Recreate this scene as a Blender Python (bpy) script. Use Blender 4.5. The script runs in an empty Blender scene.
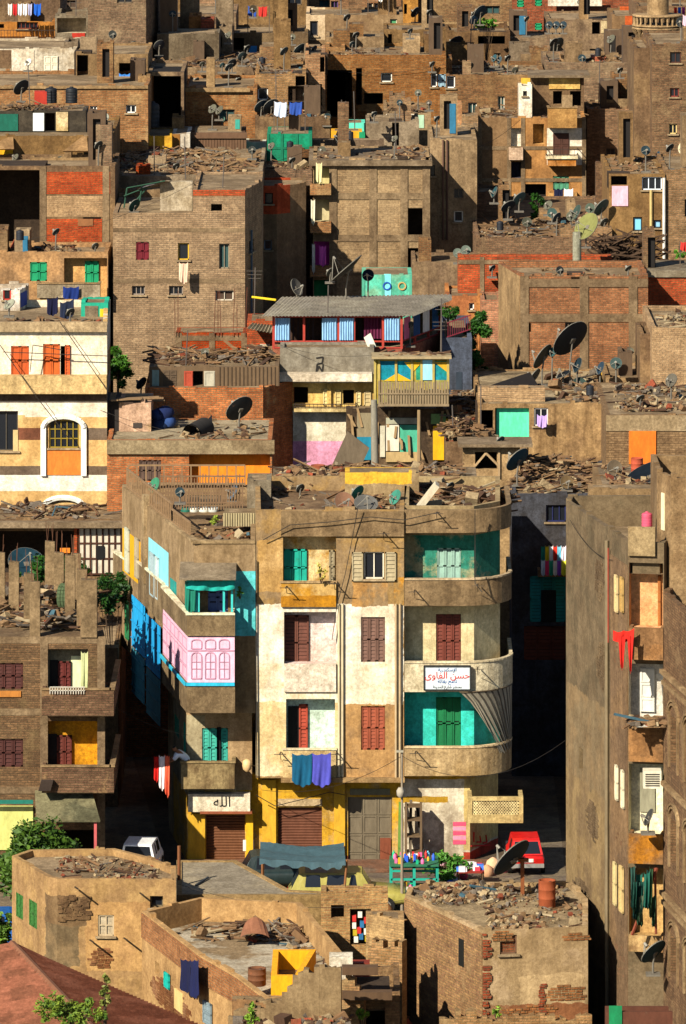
import bpy, math, random
from mathutils import Vector, Matrix
random.seed(7)
F=5940.0; CH=47.0; HY=-404.0; CX=343.0
SC=bpy.context.scene; COL=SC.collection
CAMP=Vector((0,0,CH))
def W(px,py,Y): return Vector(((px-CX)*Y/F, Y, CH-(py-HY)*Y/F))
def XW(px,Y): return (px-CX)*Y/F
def ZW(py,Y): return CH-(py-HY)*Y/F
def YZ(py,Z): return F*(CH-Z)/(py-HY)
def lin(h,k=1.0):
    h=h.lstrip('#'); r=[]
    for i in (0,2,4):
        c=int(h[i:i+2],16)/255
        c=c/12.92 if c<=.04045 else ((c+.055)/1.055)**2.4
        r.append(min(.82,c*k))
    mx,mn=max(r),min(r)
    if r[0]>=r[1]>=r[2] and mx>0 and .35<(mx-mn)/mx<.93 and r[1]>.42*r[0]:   # mud, plaster and brick tones: slightly greyer
        g=.3*r[0]+.59*r[1]+.11*r[2]; r=[g+(c-g)*.86 for c in r]
    return (r[0],r[1],r[2],1)
# ---------------------------------------------------------------- materials
MC={}
def newmat(name):
    m=bpy.data.materials.new(name); m.use_nodes=True
    nt=m.node_tree; b=nt.nodes['Principled BSDF']; b.inputs['Roughness'].default_value=.9
    b.inputs['Specular IOR Level'].default_value=.25
    return m,nt,b
def N(nt,t,**kw):
    n=nt.nodes.new(t)
    for k,v in kw.items():
        if k in n.inputs.keys(): n.inputs[k].default_value=v
        else: setattr(n,k,v)
    return n
def noise(nt,vec,scale,detail=4,rough=.6,sc=(1,1,1),off=0):
    mp=N(nt,'ShaderNodeMapping'); mp.inputs['Scale'].default_value=sc; mp.inputs['Location'].default_value=(off,off*.7,off*.3)
    nt.links.new(vec,mp.inputs['Vector'])
    n=N(nt,'ShaderNodeTexNoise'); n.inputs['Scale'].default_value=scale; n.inputs['Detail'].default_value=detail; n.inputs['Roughness'].default_value=rough
    nt.links.new(mp.outputs[0],n.inputs['Vector']); return n.outputs['Fac']
def ramp(nt,fac,a,b,ca=(0,0,0,1),cb=(1,1,1,1)):
    r=N(nt,'ShaderNodeValToRGB'); e=r.color_ramp.elements
    e[0].position=a; e[0].color=ca; e[1].position=b; e[1].color=cb
    nt.links.new(fac,r.inputs[0]); return r.outputs[0]
def mix(nt,fac,a,b,mode='MIX'):
    m=N(nt,'ShaderNodeMix'); m.data_type='RGBA'; m.blend_type=mode
    def s(i,v):
        if hasattr(v,'is_linked') or hasattr(v,'links'): nt.links.new(v,m.inputs[i])
        else: m.inputs[i].default_value=v
    s(0,fac); s(6,a); s(7,b); return m.outputs[2]
def worldvec(nt):
    g=N(nt,'ShaderNodeNewGeometry'); return g.outputs['Position']
def wall(col,patch=None,amt=.5,streak=.35,brick=0,rough=.95,bump=.5,k=1.0):
    """plaster/mud wall; patch= colour of big areas; brick= share of the wall where bricks are exposed"""
    key=('wall',col,patch,amt,streak,brick,k)
    if key in MC: return MC[key]
    off=random.uniform(0,50)
    m,nt,b=newmat('wall_'+col.strip('#')); v=worldvec(nt)
    c=lin(col,k)
    p=lin(patch,k) if patch else tuple(min(.8,x*1.25) for x in c[:3])+(1,)
    big=ramp(nt,noise(nt,v,.45,6,.65,off=off),.62-amt*.35,.68-amt*.3)
    cc=mix(nt,big,c,p)
    vor=N(nt,'ShaderNodeTexNoise'); 
    if brick:
        uv=N(nt,'ShaderNodeUVMap')
        bt=N(nt,'ShaderNodeTexBrick'); bt.inputs['Scale'].default_value=1; bt.inputs['Brick Width'].default_value=.26; bt.inputs['Row Height'].default_value=.095
        bt.inputs['Mortar Size'].default_value=.014; bt.inputs['Bias'].default_value=-.2
        base=lin('#9c4a26' if not isinstance(brick,tuple) else brick[1],k); d=lin('#7a3a20' if not isinstance(brick,tuple) else brick[2],k)
        bt.inputs['Color1'].default_value=base; bt.inputs['Color2'].default_value=d; bt.inputs['Mortar'].default_value=tuple(x*.6 for x in c[:3])+(1,)
        nt.links.new(uv.outputs[0],bt.inputs['Vector'])
        am=brick[0] if isinstance(brick,tuple) else brick
        bm=ramp(nt,noise(nt,v,.7,7,.7,off=off+9),.70-am*.5,.74-am*.45)
        bb=mix(nt,ramp(nt,noise(nt,v,2.5,5,.7,off=off+3),.35,.7),bt.outputs['Color'],tuple(x*1.15 for x in c[:3])+(1,))
        bb=mix(nt,.75,bb,bt.outputs['Color'])
        cc=mix(nt,bm,cc,bb)
    st=ramp(nt,noise(nt,v,1.0,5,.7,(2.2,2.2,.22),off),.38,.68,(1,1,1,1),(1-streak,1-streak*1.08,1-streak*1.15,1))
    cc=mix(nt,1.0,cc,st,'MULTIPLY')
    fine=noise(nt,v,9,8,.8,off=off+5)
    cc=mix(nt,1.0,cc,ramp(nt,fine,.34,.66,(.60,.57,.53,1),(1.32,1.30,1.26,1)),'MULTIPLY')
    cc=mix(nt,1.0,cc,ramp(nt,noise(nt,v,1.5,9,.82,off=off+8),.40,.60,(.70,.67,.63,1),(1.14,1.13,1.12,1)),'MULTIPLY')
    spots=ramp(nt,noise(nt,v,2.6,8,.8,off=off+2),.60,.70,(1,1,1,1),(.5,.46,.42,1))
    cc=mix(nt,.55,cc,mix(nt,1.0,cc,spots,'MULTIPLY'))
    nt.links.new(cc,b.inputs['Base Color']); b.inputs['Roughness'].default_value=rough
    bp=N(nt,'ShaderNodeBump'); bp.inputs['Strength'].default_value=bump; bp.inputs['Distance'].default_value=.08
    h=fine
    if brick:
        mm=N(nt,'ShaderNodeMath',operation='ADD'); m2=N(nt,'ShaderNodeMath',operation='MULTIPLY')
        nt.links.new(bt.outputs['Fac'],m2.inputs[0]); m2.inputs[1].default_value=-.8
        nt.links.new(fine,mm.inputs[0]); nt.links.new(m2.outputs[0],mm.inputs[1]); h=mm.outputs[0]
    nt.links.new(h,bp.inputs['Height']); nt.links.new(bp.outputs[0],b.inputs['Normal'])
    nt.nodes.remove(vor)
    MC[key]=m; return m
def bricks(col='#a0673a',c2='#7d4f2c',mort='#8f7350',plaster=.25,pc='#8f7048',k=1.0):
    """brick wall with mortar smears and cement patches"""
    key=('brk',col,c2,mort,plaster,pc,k)
    if key in MC: return MC[key]
    off=random.uniform(0,50)
    m,nt,b=newmat('bricks_'+col.strip('#')); v=worldvec(nt); uv=N(nt,'ShaderNodeUVMap')
    bt=N(nt,'ShaderNodeTexBrick'); bt.inputs['Scale'].default_value=1; bt.inputs['Brick Width'].default_value=.25; bt.inputs['Row Height'].default_value=.085
    bt.inputs['Mortar Size'].default_value=.013; bt.inputs['Bias'].default_value=0
    bt.inputs['Color1'].default_value=lin(col,k); bt.inputs['Color2'].default_value=lin(c2,k); bt.inputs['Mortar'].default_value=lin(mort,k*.7)
    wv=N(nt,'ShaderNodeVectorMath',operation='ADD'); nz=N(nt,'ShaderNodeTexNoise'); nz.inputs['Scale'].default_value=3
    nt.links.new(v,nz.inputs['Vector']); sc=N(nt,'ShaderNodeVectorMath',operation='SCALE'); sc.inputs['Scale'].default_value=.03
    nt.links.new(nz.outputs['Color'],sc.inputs[0]); nt.links.new(uv.outputs[0],wv.inputs[0]); nt.links.new(sc.outputs[0],wv.inputs[1])
    nt.links.new(wv.outputs[0],bt.inputs['Vector'])
    cc=bt.outputs['Color']
    pm=ramp(nt,noise(nt,v,.8,7,.72,off=off),.72-plaster*.5,.76-plaster*.42)
    cc=mix(nt,pm,cc,lin(pc,k))
    # rows of darker / lighter bricks
    rw=ramp(nt,noise(nt,v,1.0,6,.75,(.6,.6,5),off+7),.35,.68,(.80,.78,.75,1),(1.22,1.2,1.15,1))
    cc=mix(nt,1.0,cc,rw,'MULTIPLY')
    fine=noise(nt,v,8,6,.8,off=off+5)
    cc=mix(nt,1.0,cc,ramp(nt,fine,.32,.68,(.60,.58,.54,1),(1.46,1.44,1.38,1)),'MULTIPLY')
    cc=mix(nt,1.0,cc,ramp(nt,noise(nt,v,.9,9,.8,off=off+8),.38,.62,(.74,.71,.68,1),(1.14,1.13,1.12,1)),'MULTIPLY')
    st=ramp(nt,noise(nt,v,1.0,5,.7,(1.6,1.6,.2),off),.46,.74,(1.05,1.05,1.03,1),(.76,.72,.68,1))
    cc=mix(nt,1.0,cc,st,'MULTIPLY')
    nt.links.new(cc,b.inputs['Base Color']); b.inputs['Roughness'].default_value=.95
    bp=N(nt,'ShaderNodeBump'); bp.inputs['Strength'].default_value=.7; bp.inputs['Distance'].default_value=.07
    mm=N(nt,'ShaderNodeMath',operation='MULTIPLY_ADD'); mm.inputs[1].default_value=-.7
    nt.links.new(bt.outputs['Fac'],mm.inputs[0]); nt.links.new(fine,mm.inputs[2])
    nt.links.new(mm.outputs[0],bp.inputs['Height']); nt.links.new(bp.outputs[0],b.inputs['Normal'])
    MC[key]=m; return m
def paint(col,rough=.7,wear=.35,wc='#6b5a44',metal=0,k=1.0,spec=.3):
    key=('pt',col,rough,wear,wc,metal,k)
    if key in MC: return MC[key]
    off=random.uniform(0,50)
    m,nt,b=newmat('paint_'+col.strip('#')); v=worldvec(nt); c=lin(col,k)
    cc=c
    if wear:
        cc=mix(nt,ramp(nt,noise(nt,v,2.3,8,.75,off=off),.66-wear*.12,.80-wear*.1),c,lin(wc))
        cc=mix(nt,1.0,cc,ramp(nt,noise(nt,v,5,6,.75,(1,1,.35),off+4),.3,.72,(.68,.66,.62,1),(1.15,1.15,1.12,1)),'MULTIPLY')
        nt.links.new(cc,b.inputs['Base Color'])
        bp=N(nt,'ShaderNodeBump'); bp.inputs['Strength'].default_value=.25; bp.inputs['Distance'].default_value=.03
        nt.links.new(noise(nt,v,9,5,.7),bp.inputs['Height']); nt.links.new(bp.outputs[0],b.inputs['Normal'])
    else: b.inputs['Base Color'].default_value=c
    b.inputs['Roughness'].default_value=rough; b.inputs['Metallic'].default_value=metal; b.inputs['Specular IOR Level'].default_value=spec
    MC[key]=m; return m
def glass():
    if 'gl' in MC: return MC['gl']
    m,nt,b=newmat('window_glass'); b.inputs['Base Color'].default_value=(.012,.014,.018,1); b.inputs['Roughness'].default_value=.15; b.inputs['Specular IOR Level'].default_value=.5
    MC['gl']=m; return m
def foliage(col,c2):
    key=('fo',col,c2)
    if key in MC: return MC[key]
    m,nt,b=newmat('foliage'); v=worldvec(nt)
    cc=mix(nt,ramp(nt,noise(nt,v,3,3),.35,.65),lin(col),lin(c2)); nt.links.new(cc,b.inputs['Base Color']); b.inputs['Roughness'].default_value=.6
    MC[key]=m; return m
# ---------------------------------------------------------------- mesh builder
class MB:
    def __init__(s): s.v=[]; s.f=[]; s.mi=[]; s.m=0; s.sm=[]
    def add(s,vs,fs,smooth=False):
        o=len(s.v); s.v+= [tuple(a) for a in vs]
        for f in fs: s.f.append(tuple(o+i for i in f)); s.mi.append(s.m); s.sm.append(smooth)
    def quad(s,a,b,c,d): s.add([a,b,c,d],[(0,1,2,3)])
    def hexa(s,p):  # p: 8 points bottom 0-3 ccw, top 4-7
        s.add(p,[(0,3,2,1),(4,5,6,7),(0,1,5,4),(1,2,6,5),(2,3,7,6),(3,0,4,7)])
    def box(s,x0,x1,y0,y1,z0,z1):
        s.hexa([(x0,y0,z0),(x1,y0,z0),(x1,y1,z0),(x0,y1,z0),(x0,y0,z1),(x1,y0,z1),(x1,y1,z1),(x0,y1,z1)])
    def obox(s,c,ax,ay,az):  # centre and half-axis vectors
        c=Vector(c); s.hexa([c-ax-ay-az,c+ax-ay-az,c+ax+ay-az,c-ax+ay-az,c-ax-ay+az,c+ax-ay+az,c+ax+ay+az,c-ax+ay+az])
    def tube(s,a,b,r,r2=None,n=6,cap=True):
        a=Vector(a); b=Vector(b); r2=r if r2 is None else r2; d=(b-a)
        if d.length<1e-6: return
        d.normalize(); u=d.orthogonal().normalized(); w=d.cross(u); vs=[]
        for i in range(n):
            t=2*math.pi*i/n; vs.append(a+(u*math.cos(t)+w*math.sin(t))*r)
        for i in range(n):
            t=2*math.pi*i/n; vs.append(b+(u*math.cos(t)+w*math.sin(t))*r2)
        fs=[(i,(i+1)%n,n+(i+1)%n,n+i) for i in range(n)]
        s.add(vs,fs,n>7)
        if cap: s.add(vs[:n],[tuple(range(n-1,-1,-1))]); s.add(vs[n:],[tuple(range(n))])
    def path(s,pts,r,n=5):
        for a,b in zip(pts,pts[1:]): s.tube(a,b,r,n=n,cap=True)
    def lathe(s,prof,c=(0,0,0),n=20,cap=True):
        c=Vector(c); vs=[]
        for (r,z) in prof:
            for i in range(n):
                t=2*math.pi*i/n; vs.append(c+Vector((r*math.cos(t),r*math.sin(t),z)))
        fs=[]
        for k in range(len(prof)-1):
            for i in range(n): fs.append((k*n+i,k*n+(i+1)%n,(k+1)*n+(i+1)%n,(k+1)*n+i))
        s.add(vs,fs,True)
        if cap:
            if prof[0][0]>1e-4: s.add(vs[:n],[tuple(range(n-1,-1,-1))])
            if prof[-1][0]>1e-4: s.add(vs[-n:],[tuple(range(n))])
    def prism(s,poly,z0,z1):  # ccw poly
        n=len(poly); s.add([(p[0],p[1],z0) for p in poly]+[(p[0],p[1],z1) for p in poly],[(i,(i+1)%n,n+(i+1)%n,n+i) for i in range(n)]+[tuple(range(n-1,-1,-1)),tuple(range(n,2*n))])
    def build(s,name,mat,parent=None,root=None):
        """vertices are world coordinates; parent must be unrotated"""
        me=bpy.data.meshes.new(name); par=parent
        off=Vector((0,0,0))
        if root is not None: off=Vector(root)
        elif par is not None: off=wloc(par)
        me.from_pydata([(a[0]-off.x,a[1]-off.y,a[2]-off.z) for a in s.v],[],s.f)
        mats=mat if isinstance(mat,(list,tuple)) else [mat]
        for m in mats: me.materials.append(m)
        if len(mats)>1: me.polygons.foreach_set('material_index',s.mi)
        me.polygons.foreach_set('use_smooth',s.sm)
        uv=me.uv_layers.new(name='UVMap').data
        V=s.v
        for p in me.polygons:
            nn=p.normal
            if abs(nn.z)<.75:
                h=Vector((-nn.y,nn.x)); 
                if h.length<1e-6: h=Vector((1,0))
                h.normalize()
                for li,vi in zip(p.loop_indices,p.vertices): w=V[vi]; uv[li].uv=(w[0]*h.x+w[1]*h.y,w[2])
            else:
                for li,vi in zip(p.loop_indices,p.vertices): w=V[vi]; uv[li].uv=(w[0],w[1])
        o=bpy.data.objects.new(name,me); COL.objects.link(o)
        if par is not None: o.parent=par
        elif root is not None: o.location=off
        return o
def wloc(o):
    l=Vector(o.location)
    while o.parent: o=o.parent; l=l+o.location
    return l
def tag(o,label,cat,group=None,kind=None):
    if label: o['label']=label
    if cat: o['category']=cat
    if group: o['group']=group
    if kind: o['kind']=kind
    return o
def thing(name,label,cat,loc,group=None):
    o=bpy.data.objects.new(name,None); o.empty_display_size=.3; COL.objects.link(o); o.location=Vector(loc); tag(o,label,cat,group); return o
def single(name,mb,mat,label,cat,group=None,kind=None):
    lo=Vector((sum(a[0] for a in mb.v)/len(mb.v),sum(a[1] for a in mb.v)/len(mb.v),min(a[2] for a in mb.v)))
    o=mb.build(name,mat,root=lo); return tag(o,label,cat,group,kind)
# ---------------------------------------------------------------- wall frame
class Fr:
    def __init__(s,a,b):
        s.O=Vector((a[0],a[1],0)); d=Vector((b[0]-a[0],b[1]-a[1],0)); s.L=d.length; s.U=d.normalized(); s.N=Vector((s.U.y,-s.U.x,0))
    def pt(s,u,n,z): return s.O+s.U*u+s.N*n+Vector((0,0,z))
    def ray(s,px,py,n=0):
        d=Vector(((px-CX)/F,1,-(py-HY)/F)); o=s.O+s.N*n
        t=(o-CAMP).dot(s.N)/d.dot(s.N); P=CAMP+d*t
        return (P-s.O).dot(s.U),P.z
    def rect(s,x0,y0,x1,y1,n=0):
        xm=(x0+x1)/2
        return s.ray(x0,y0,n)[0],s.ray(x1,y0,n)[0],s.ray(xm,y1,n)[1],s.ray(xm,y0,n)[1]
    def box(s,mb,u0,u1,n0,n1,z0,z1):
        p=[s.pt(u0,n1,z0),s.pt(u1,n1,z0),s.pt(u1,n0,z0),s.pt(u0,n0,z0),s.pt(u0,n1,z1),s.pt(u1,n1,z1),s.pt(u1,n0,z1),s.pt(u0,n0,z1)]
        mb.hexa(p)
    def sheet(s,mb,u0,u1,z0,z1,n=0): mb.quad(s.pt(u0,n,z0),s.pt(u1,n,z0),s.pt(u1,n,z1),s.pt(u0,n,z1))
def gridwall(mb,fr,u0,u1,z0,z1,holes):
    us=sorted(set([u0,u1]+[min(max(h[i],u0),u1) for h in holes for i in (0,1)])); zs=sorted(set([z0,z1]+[min(max(h[i],z0),z1) for h in holes for i in (2,3)]))
    for a,b in zip(us,us[1:]):
        if b-a<1e-4: continue
        run=None
        for c,d in zip(zs,zs[1:]):
            if d-c<1e-4: continue
            um=(a+b)/2; zm=(c+d)/2
            inh=any(h[0]<um<h[1] and h[2]<zm<h[3] for h in holes)
            if inh:
                if run: fr.sheet(mb,a,b,run[0],run[1]); run=None
            else: run=(run[0],d) if run else (c,d)
        if run: fr.sheet(mb,a,b,run[0],run[1])
    for h in holes:
        a,b,c,d,dep=h[:5]
        if dep<=0: continue
        a=max(a,u0); b=min(b,u1)
        mb.quad(fr.pt(a,0,c),fr.pt(b,0,c),fr.pt(b,-dep,c),fr.pt(a,-dep,c)) # sill
        mb.quad(fr.pt(a,0,d),fr.pt(a,-dep,d),fr.pt(b,-dep,d),fr.pt(b,0,d))
        mb.quad(fr.pt(a,0,c),fr.pt(a,-dep,c),fr.pt(a,-dep,d),fr.pt(a,0,d))
        mb.quad(fr.pt(b,0,c),fr.pt(b,0,d),fr.pt(b,-dep,d),fr.pt(b,-dep,c))
def inset(poly,t):
    n=len(poly); out=[]
    for i in range(n):
        p0=Vector(poly[i-1][:2]); p=Vector(poly[i][:2]); p1=Vector(poly[(i+1)%n][:2])
        d0=(p-p0).normalized(); d1=(p1-p).normalized(); n0=Vector((-d0.y,d0.x)); n1=Vector((-d1.y,d1.x))
        b=n0+n1
        if b.length<.2: b=n1
        b.normalize(); c=max(.4,b.dot(n1)); out.append(p+b*(t/c))
    return out
CON='#8b7350'
DEFR=None
class B:
    def __init__(s,name,label,cat,pts,ytop,mat,depth=8,parapet=.5,zb=0,back=None,roofmat=None,at=None,Z=None,root=None,rag=.0,group=None,wallname='wall',cap=None):
        s.P=[(XW(x,Y),Y) for x,Y in pts]; s.nf=len(pts)-1
        mi=min(range(len(pts)),key=lambda i:pts[i][1]) if at is None else at
        s.Z=Z if Z is not None else ZW(ytop,pts[mi][1]); s.zb=zb
        ys=[p[1] for p in s.P]; yb=max(min(ys)+depth,max(ys)+.6)
        if back is not None: bk=[(XW(x,Y),Y) for x,Y in back]
        else: bk=[(s.P[-1][0],yb),(s.P[0][0],yb)]
        s.poly=s.P+bk; s.par=parapet; s.mat=mat; s.rag=rag; s.wn=wallname
        s.fr=[Fr(s.poly[i],s.poly[(i+1)%len(s.poly)]) for i in range(len(s.poly))]
        s.holes={i:[] for i in range(len(s.poly))}
        c=(sum(p[0] for p in s.poly)/len(s.poly),sum(p[1] for p in s.poly)/len(s.poly))
        s.root=root if root is not None else thing(name,label,cat,(c[0],c[1],zb),group)
        s.roofmat=roofmat or wall('#9c8460','#7d6747',.5,.1)
        s.cap=cap
        s.rz=s.Z-parapet
        s.px0=pts[0][0]; s.px1=pts[-1][0]; s.Y0=min(ys); s.Yb=yb
    # -- openings
    def win(s,i,x0,y0,x1,y1,col='#d8d0c0',mull=(2,1),dep=.14,pane=None,sill=True,fw=.05,name='window'):
        fr=s.fr[i]; a,b,c,d=fr.rect(x0,y0,x1,y1); s.holes[i].append((a,b,c,d,dep))
        g=MB(); fr.sheet(g,a,b,c,d,-dep); o=g.build(name,pane or glass(),s.root)
        f=MB(); t=fw
        for (p,q,r,w) in ((a,a+t,c,d),(b-t,b,c,d),(a,b,c,c+t),(a,b,d-t,d)): fr.box(f,p,q,-dep-.01,-dep+.05,r,w)
        for k in range(1,mull[0]): u=a+(b-a)*k/mull[0]; fr.box(f,u-t*.4,u+t*.4,-dep-.008,-dep+.045,c,d)
        for k in range(1,mull[1]): z=c+(d-c)*k/mull[1]; fr.box(f,a,b,-dep-.006,-dep+.04,z-t*.4,z+t*.4)
        f.build('frame',paint(col,wear=.2),o)
        if sill:
            q=MB(); fr.box(q,a-.08,b+.08,-.02,.09,c-.07,c); q.build('sill',wall('#a08a66'),o)
        return o
    def shut(s,i,x0,y0,x1,y1,col,leaves=2,dep=.1,name='shutter',gap=0,n=0,slats=None,hole=True,trim=None):
        fr=s.fr[i]; a,b,c,d=fr.rect(x0,y0,x1,y1,n)
        if hole and n==0: s.holes[i].append((a,b,c,d,dep))
        nb=n-dep if n==0 else n
        m=paint(col,.75,.4,'#4a3c2c'); w=(b-a)/leaves; last=None
        for k in range(leaves):
            p=a+w*k; q=p+w-.012; mb=MB(); t=.06
            for (e,f_,g,h) in ((p,p+t,c,d),(q-t,q,c,d),(p,q,c,c+t),(p,q,d-t,d),(p,q,(c+d)/2-t/2,(c+d)/2+t/2)): fr.box(mb,e,f_,nb+.0,nb+.055,g,h)
            ns=max(4,int((d-c)/.13)) if slats is None else slats
            for j in range(ns):
                z=c+(d-c)*(j+.5)/ns; hh=(d-c)/ns*.42
                A=fr.pt(p+t,nb+.03,z-hh);Bq=fr.pt(q-t,nb+.03,z-hh);C=fr.pt(q-t,nb+.004,z+hh);D=fr.pt(p+t,nb+.004,z+hh); mb.quad(A,Bq,C,D)
            last=mb.build(name,m,s.root)
        bk=MB(); fr.sheet(bk,a,b,c,d,nb-.003); bk.build('panel_backing',paint('#1c1712',wear=0),last)
        return last
    def leaf(s,i,x0,y0,x1,y1,col,n=.03,name='shutter',slats=None,th=.05):
        """an opened leaf lying against the wall"""
        fr=s.fr[i]; a,b,c,d=fr.rect(x0,y0,x1,y1,n); mb=MB(); t=.05
        for (e,f_,g,h) in ((a,a+t,c,d),(b-t,b,c,d),(a,b,c,c+t),(a,b,d-t,d)): fr.box(mb,e,f_,n,n+th,g,h)
        ns=max(4,int((d-c)/.14)) if slats is None else slats
        for j in range(ns):
            z=c+(d-c)*(j+.5)/ns; hh=(d-c)/ns*.42
            mb.quad(fr.pt(a+t,n+.035,z-hh),fr.pt(b-t,n+.035,z-hh),fr.pt(b-t,n+.008,z+hh),fr.pt(a+t,n+.008,z+hh))
        return mb.build(name,paint(col,.75,.35,'#5a4a38'),s.root)
    def door(s,i,x0,y0,x1,y1,col,dep=.15,leaves=2,n=0,name='door',panels=3,hole=True):
        fr=s.fr[i]; a,b,c,d=fr.rect(x0,y0,x1,y1,n)
        if hole and n==0: s.holes[i].append((a,b,c,d,dep))
        nb=n-dep if n==0 else n
        mb=MB(); fr.box(mb,a,b,nb,nb+.03,c,d); w=(b-a)/leaves
        for k in range(leaves):
            for j in range(panels):
                p=a+w*k+.07; q=a+w*(k+1)-.07; z0=c+(d-c)*j/panels+.07; z1=c+(d-c)*(j+1)/panels-.07
                for (e,f_,g,h) in ((p-.05,p,z0-.05,z1+.05),(q,q+.05,z0-.05,z1+.05),(p,q,z0-.05,z0),(p,q,z1,z1+.05)): fr.box(mb,e,f_,nb+.03,nb+.055,g,h)
        return mb.build(name,paint(col,.7,.4,'#4a3c2c'),s.root)
    def roll(s,i,x0,y0,x1,y1,col,dep=.2,n=0,name='roller_shutter',vertical=False,pitch=.1):
        fr=s.fr[i]; a,b,c,d=fr.rect(x0,y0,x1,y1,n)
        if n==0: s.holes[i].append((a,b,c,d,dep))
        nb=n-dep if n==0 else n; mb=MB()
        if vertical:
            k=max(3,int((b-a)/pitch))
            for j in range(k):
                p=a+(b-a)*j/k; q=a+(b-a)*(j+1)/k; m_=(p+q)/2
                mb.quad(fr.pt(p,nb,c),fr.pt(m_,nb+.03,c),fr.pt(m_,nb+.03,d),fr.pt(p,nb,d)); mb.quad(fr.pt(m_,nb+.03,c),fr.pt(q,nb,c),fr.pt(q,nb,d),fr.pt(m_,nb+.03,d))
        else:
            k=max(4,int((d-c)/pitch))
            for j in range(k):
                z=c+(d-c)*j/k; z2=c+(d-c)*(j+1)/k; zm=z+(z2-z)*.75
                mb.quad(fr.pt(a,nb,z),fr.pt(b,nb,z),fr.pt(b,nb+.035,zm),fr.pt(a,nb+.035,zm)); mb.quad(fr.pt(a,nb+.035,zm),fr.pt(b,nb+.035,zm),fr.pt(b,nb,z2),fr.pt(a,nb,z2))
        return mb.build(name,paint(col,.6,.4,'#4a3626'),s.root)
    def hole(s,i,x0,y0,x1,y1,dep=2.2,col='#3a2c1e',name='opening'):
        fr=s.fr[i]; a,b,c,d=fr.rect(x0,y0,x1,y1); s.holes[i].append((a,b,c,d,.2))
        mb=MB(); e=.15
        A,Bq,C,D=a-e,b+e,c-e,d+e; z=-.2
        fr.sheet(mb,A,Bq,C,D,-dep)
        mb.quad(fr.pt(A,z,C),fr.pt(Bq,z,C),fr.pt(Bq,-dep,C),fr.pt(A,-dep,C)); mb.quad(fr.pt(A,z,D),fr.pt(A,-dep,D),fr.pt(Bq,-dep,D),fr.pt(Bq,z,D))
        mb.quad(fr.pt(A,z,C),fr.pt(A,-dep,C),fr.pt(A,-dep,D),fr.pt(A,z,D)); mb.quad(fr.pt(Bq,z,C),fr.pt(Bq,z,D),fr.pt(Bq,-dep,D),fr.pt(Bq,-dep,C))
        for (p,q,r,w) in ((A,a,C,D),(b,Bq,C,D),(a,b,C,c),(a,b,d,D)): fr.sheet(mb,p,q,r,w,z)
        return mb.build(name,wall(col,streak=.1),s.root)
    def log(s,i,x0,y0,x1,y1,mat,dep=1.3,name='recess',ceil=None):
        fr=s.fr[i]; a,b,c,d=fr.rect(x0,y0,x1,y1); s.holes[i].append((a,b,c,d,0))
        mb=MB(); z=0
        fr.sheet(mb,a,b,c,d,-dep)
        mb.quad(fr.pt(a,z,c),fr.pt(b,z,c),fr.pt(b,-dep,c),fr.pt(a,-dep,c)); mb.quad(fr.pt(a,z,d),fr.pt(a,-dep,d),fr.pt(b,-dep,d),fr.pt(b,z,d))
        mb.quad(fr.pt(a,z,c),fr.pt(a,-dep,c),fr.pt(a,-dep,d),fr.pt(a,z,d)); mb.quad(fr.pt(b,z,c),fr.pt(b,z,d),fr.pt(b,-dep,d),fr.pt(b,-dep,c))
        return mb.build(name,mat,s.root)
    def box(s,name,i,x0,y0,x1,y1,n1,mat,n0=0,parent=None,e=0):
        fr=s.fr[i]; a,b,c,d=fr.rect(x0,y0,x1,y1,n1); mb=MB(); fr.box(mb,a-e,b+e,n0,n1,c,d); return mb.build(name,mat,parent or s.root)
    def panel(s,name,i,x0,y0,x1,y1,mat,n=.02):
        return s.box(name,i,x0,y0,x1,y1,n,mat,n0=-.01 if n<.2 else n-.04)
    def balc(s,i,x0,y0,x1,y1,proj,mat,kind='solid',name='balcony',cap=None,railmat=None):
        """solid: parapet box; rail: slab + bars ; y0 rail top, y1 slab underside"""
        fr=s.fr[i]; a,b,c,d=fr.rect(x0,y0,x1,y1,proj); mb=MB(); t=.1
        if kind=='solid':
            fr.box(mb,a,b,0,proj,c,c+.15)
            fr.box(mb,a,b,proj-t,proj,c+.15,d); fr.box(mb,a,a+t,0,proj-t,c+.15,d); fr.box(mb,b-t,b,0,proj-t,c+.15,d)
            o=mb.build(name,mat,s.root)
        else:
            fr.box(mb,a,b,0,proj,c,c+.14); o=mb.build(name,mat,s.root)
            r=MB(); k=max(4,int((b-a)/.16))
            for j in range(k+1):
                u=a+(b-a)*j/k; r.tube(fr.pt(u,proj-.04,c+.14),fr.pt(u,proj-.04,d),.013,n=4,cap=False)
            for z in (d,c+.22): 
                fr.box(r,a,b,proj-.06,proj-.02,z-.03,z); fr.box(r,a,a+.03,0,proj-.06,z-.03,z); fr.box(r,b-.03,b,0,proj-.06,z-.03,z)
            r.build('railing',railmat or paint('#3a2a20',wear=.2),o)
        if cap:
            q=MB(); fr.box(q,a-.04,b+.04,proj-t-.03,proj+.04,d,d+.06); fr.box(q,a-.04,a+t,0,proj-t-.03,d,d+.06); fr.box(q,b-t,b+.04,0,proj-t-.03,d,d+.06); q.build('coping',cap,o)
        return o
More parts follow.
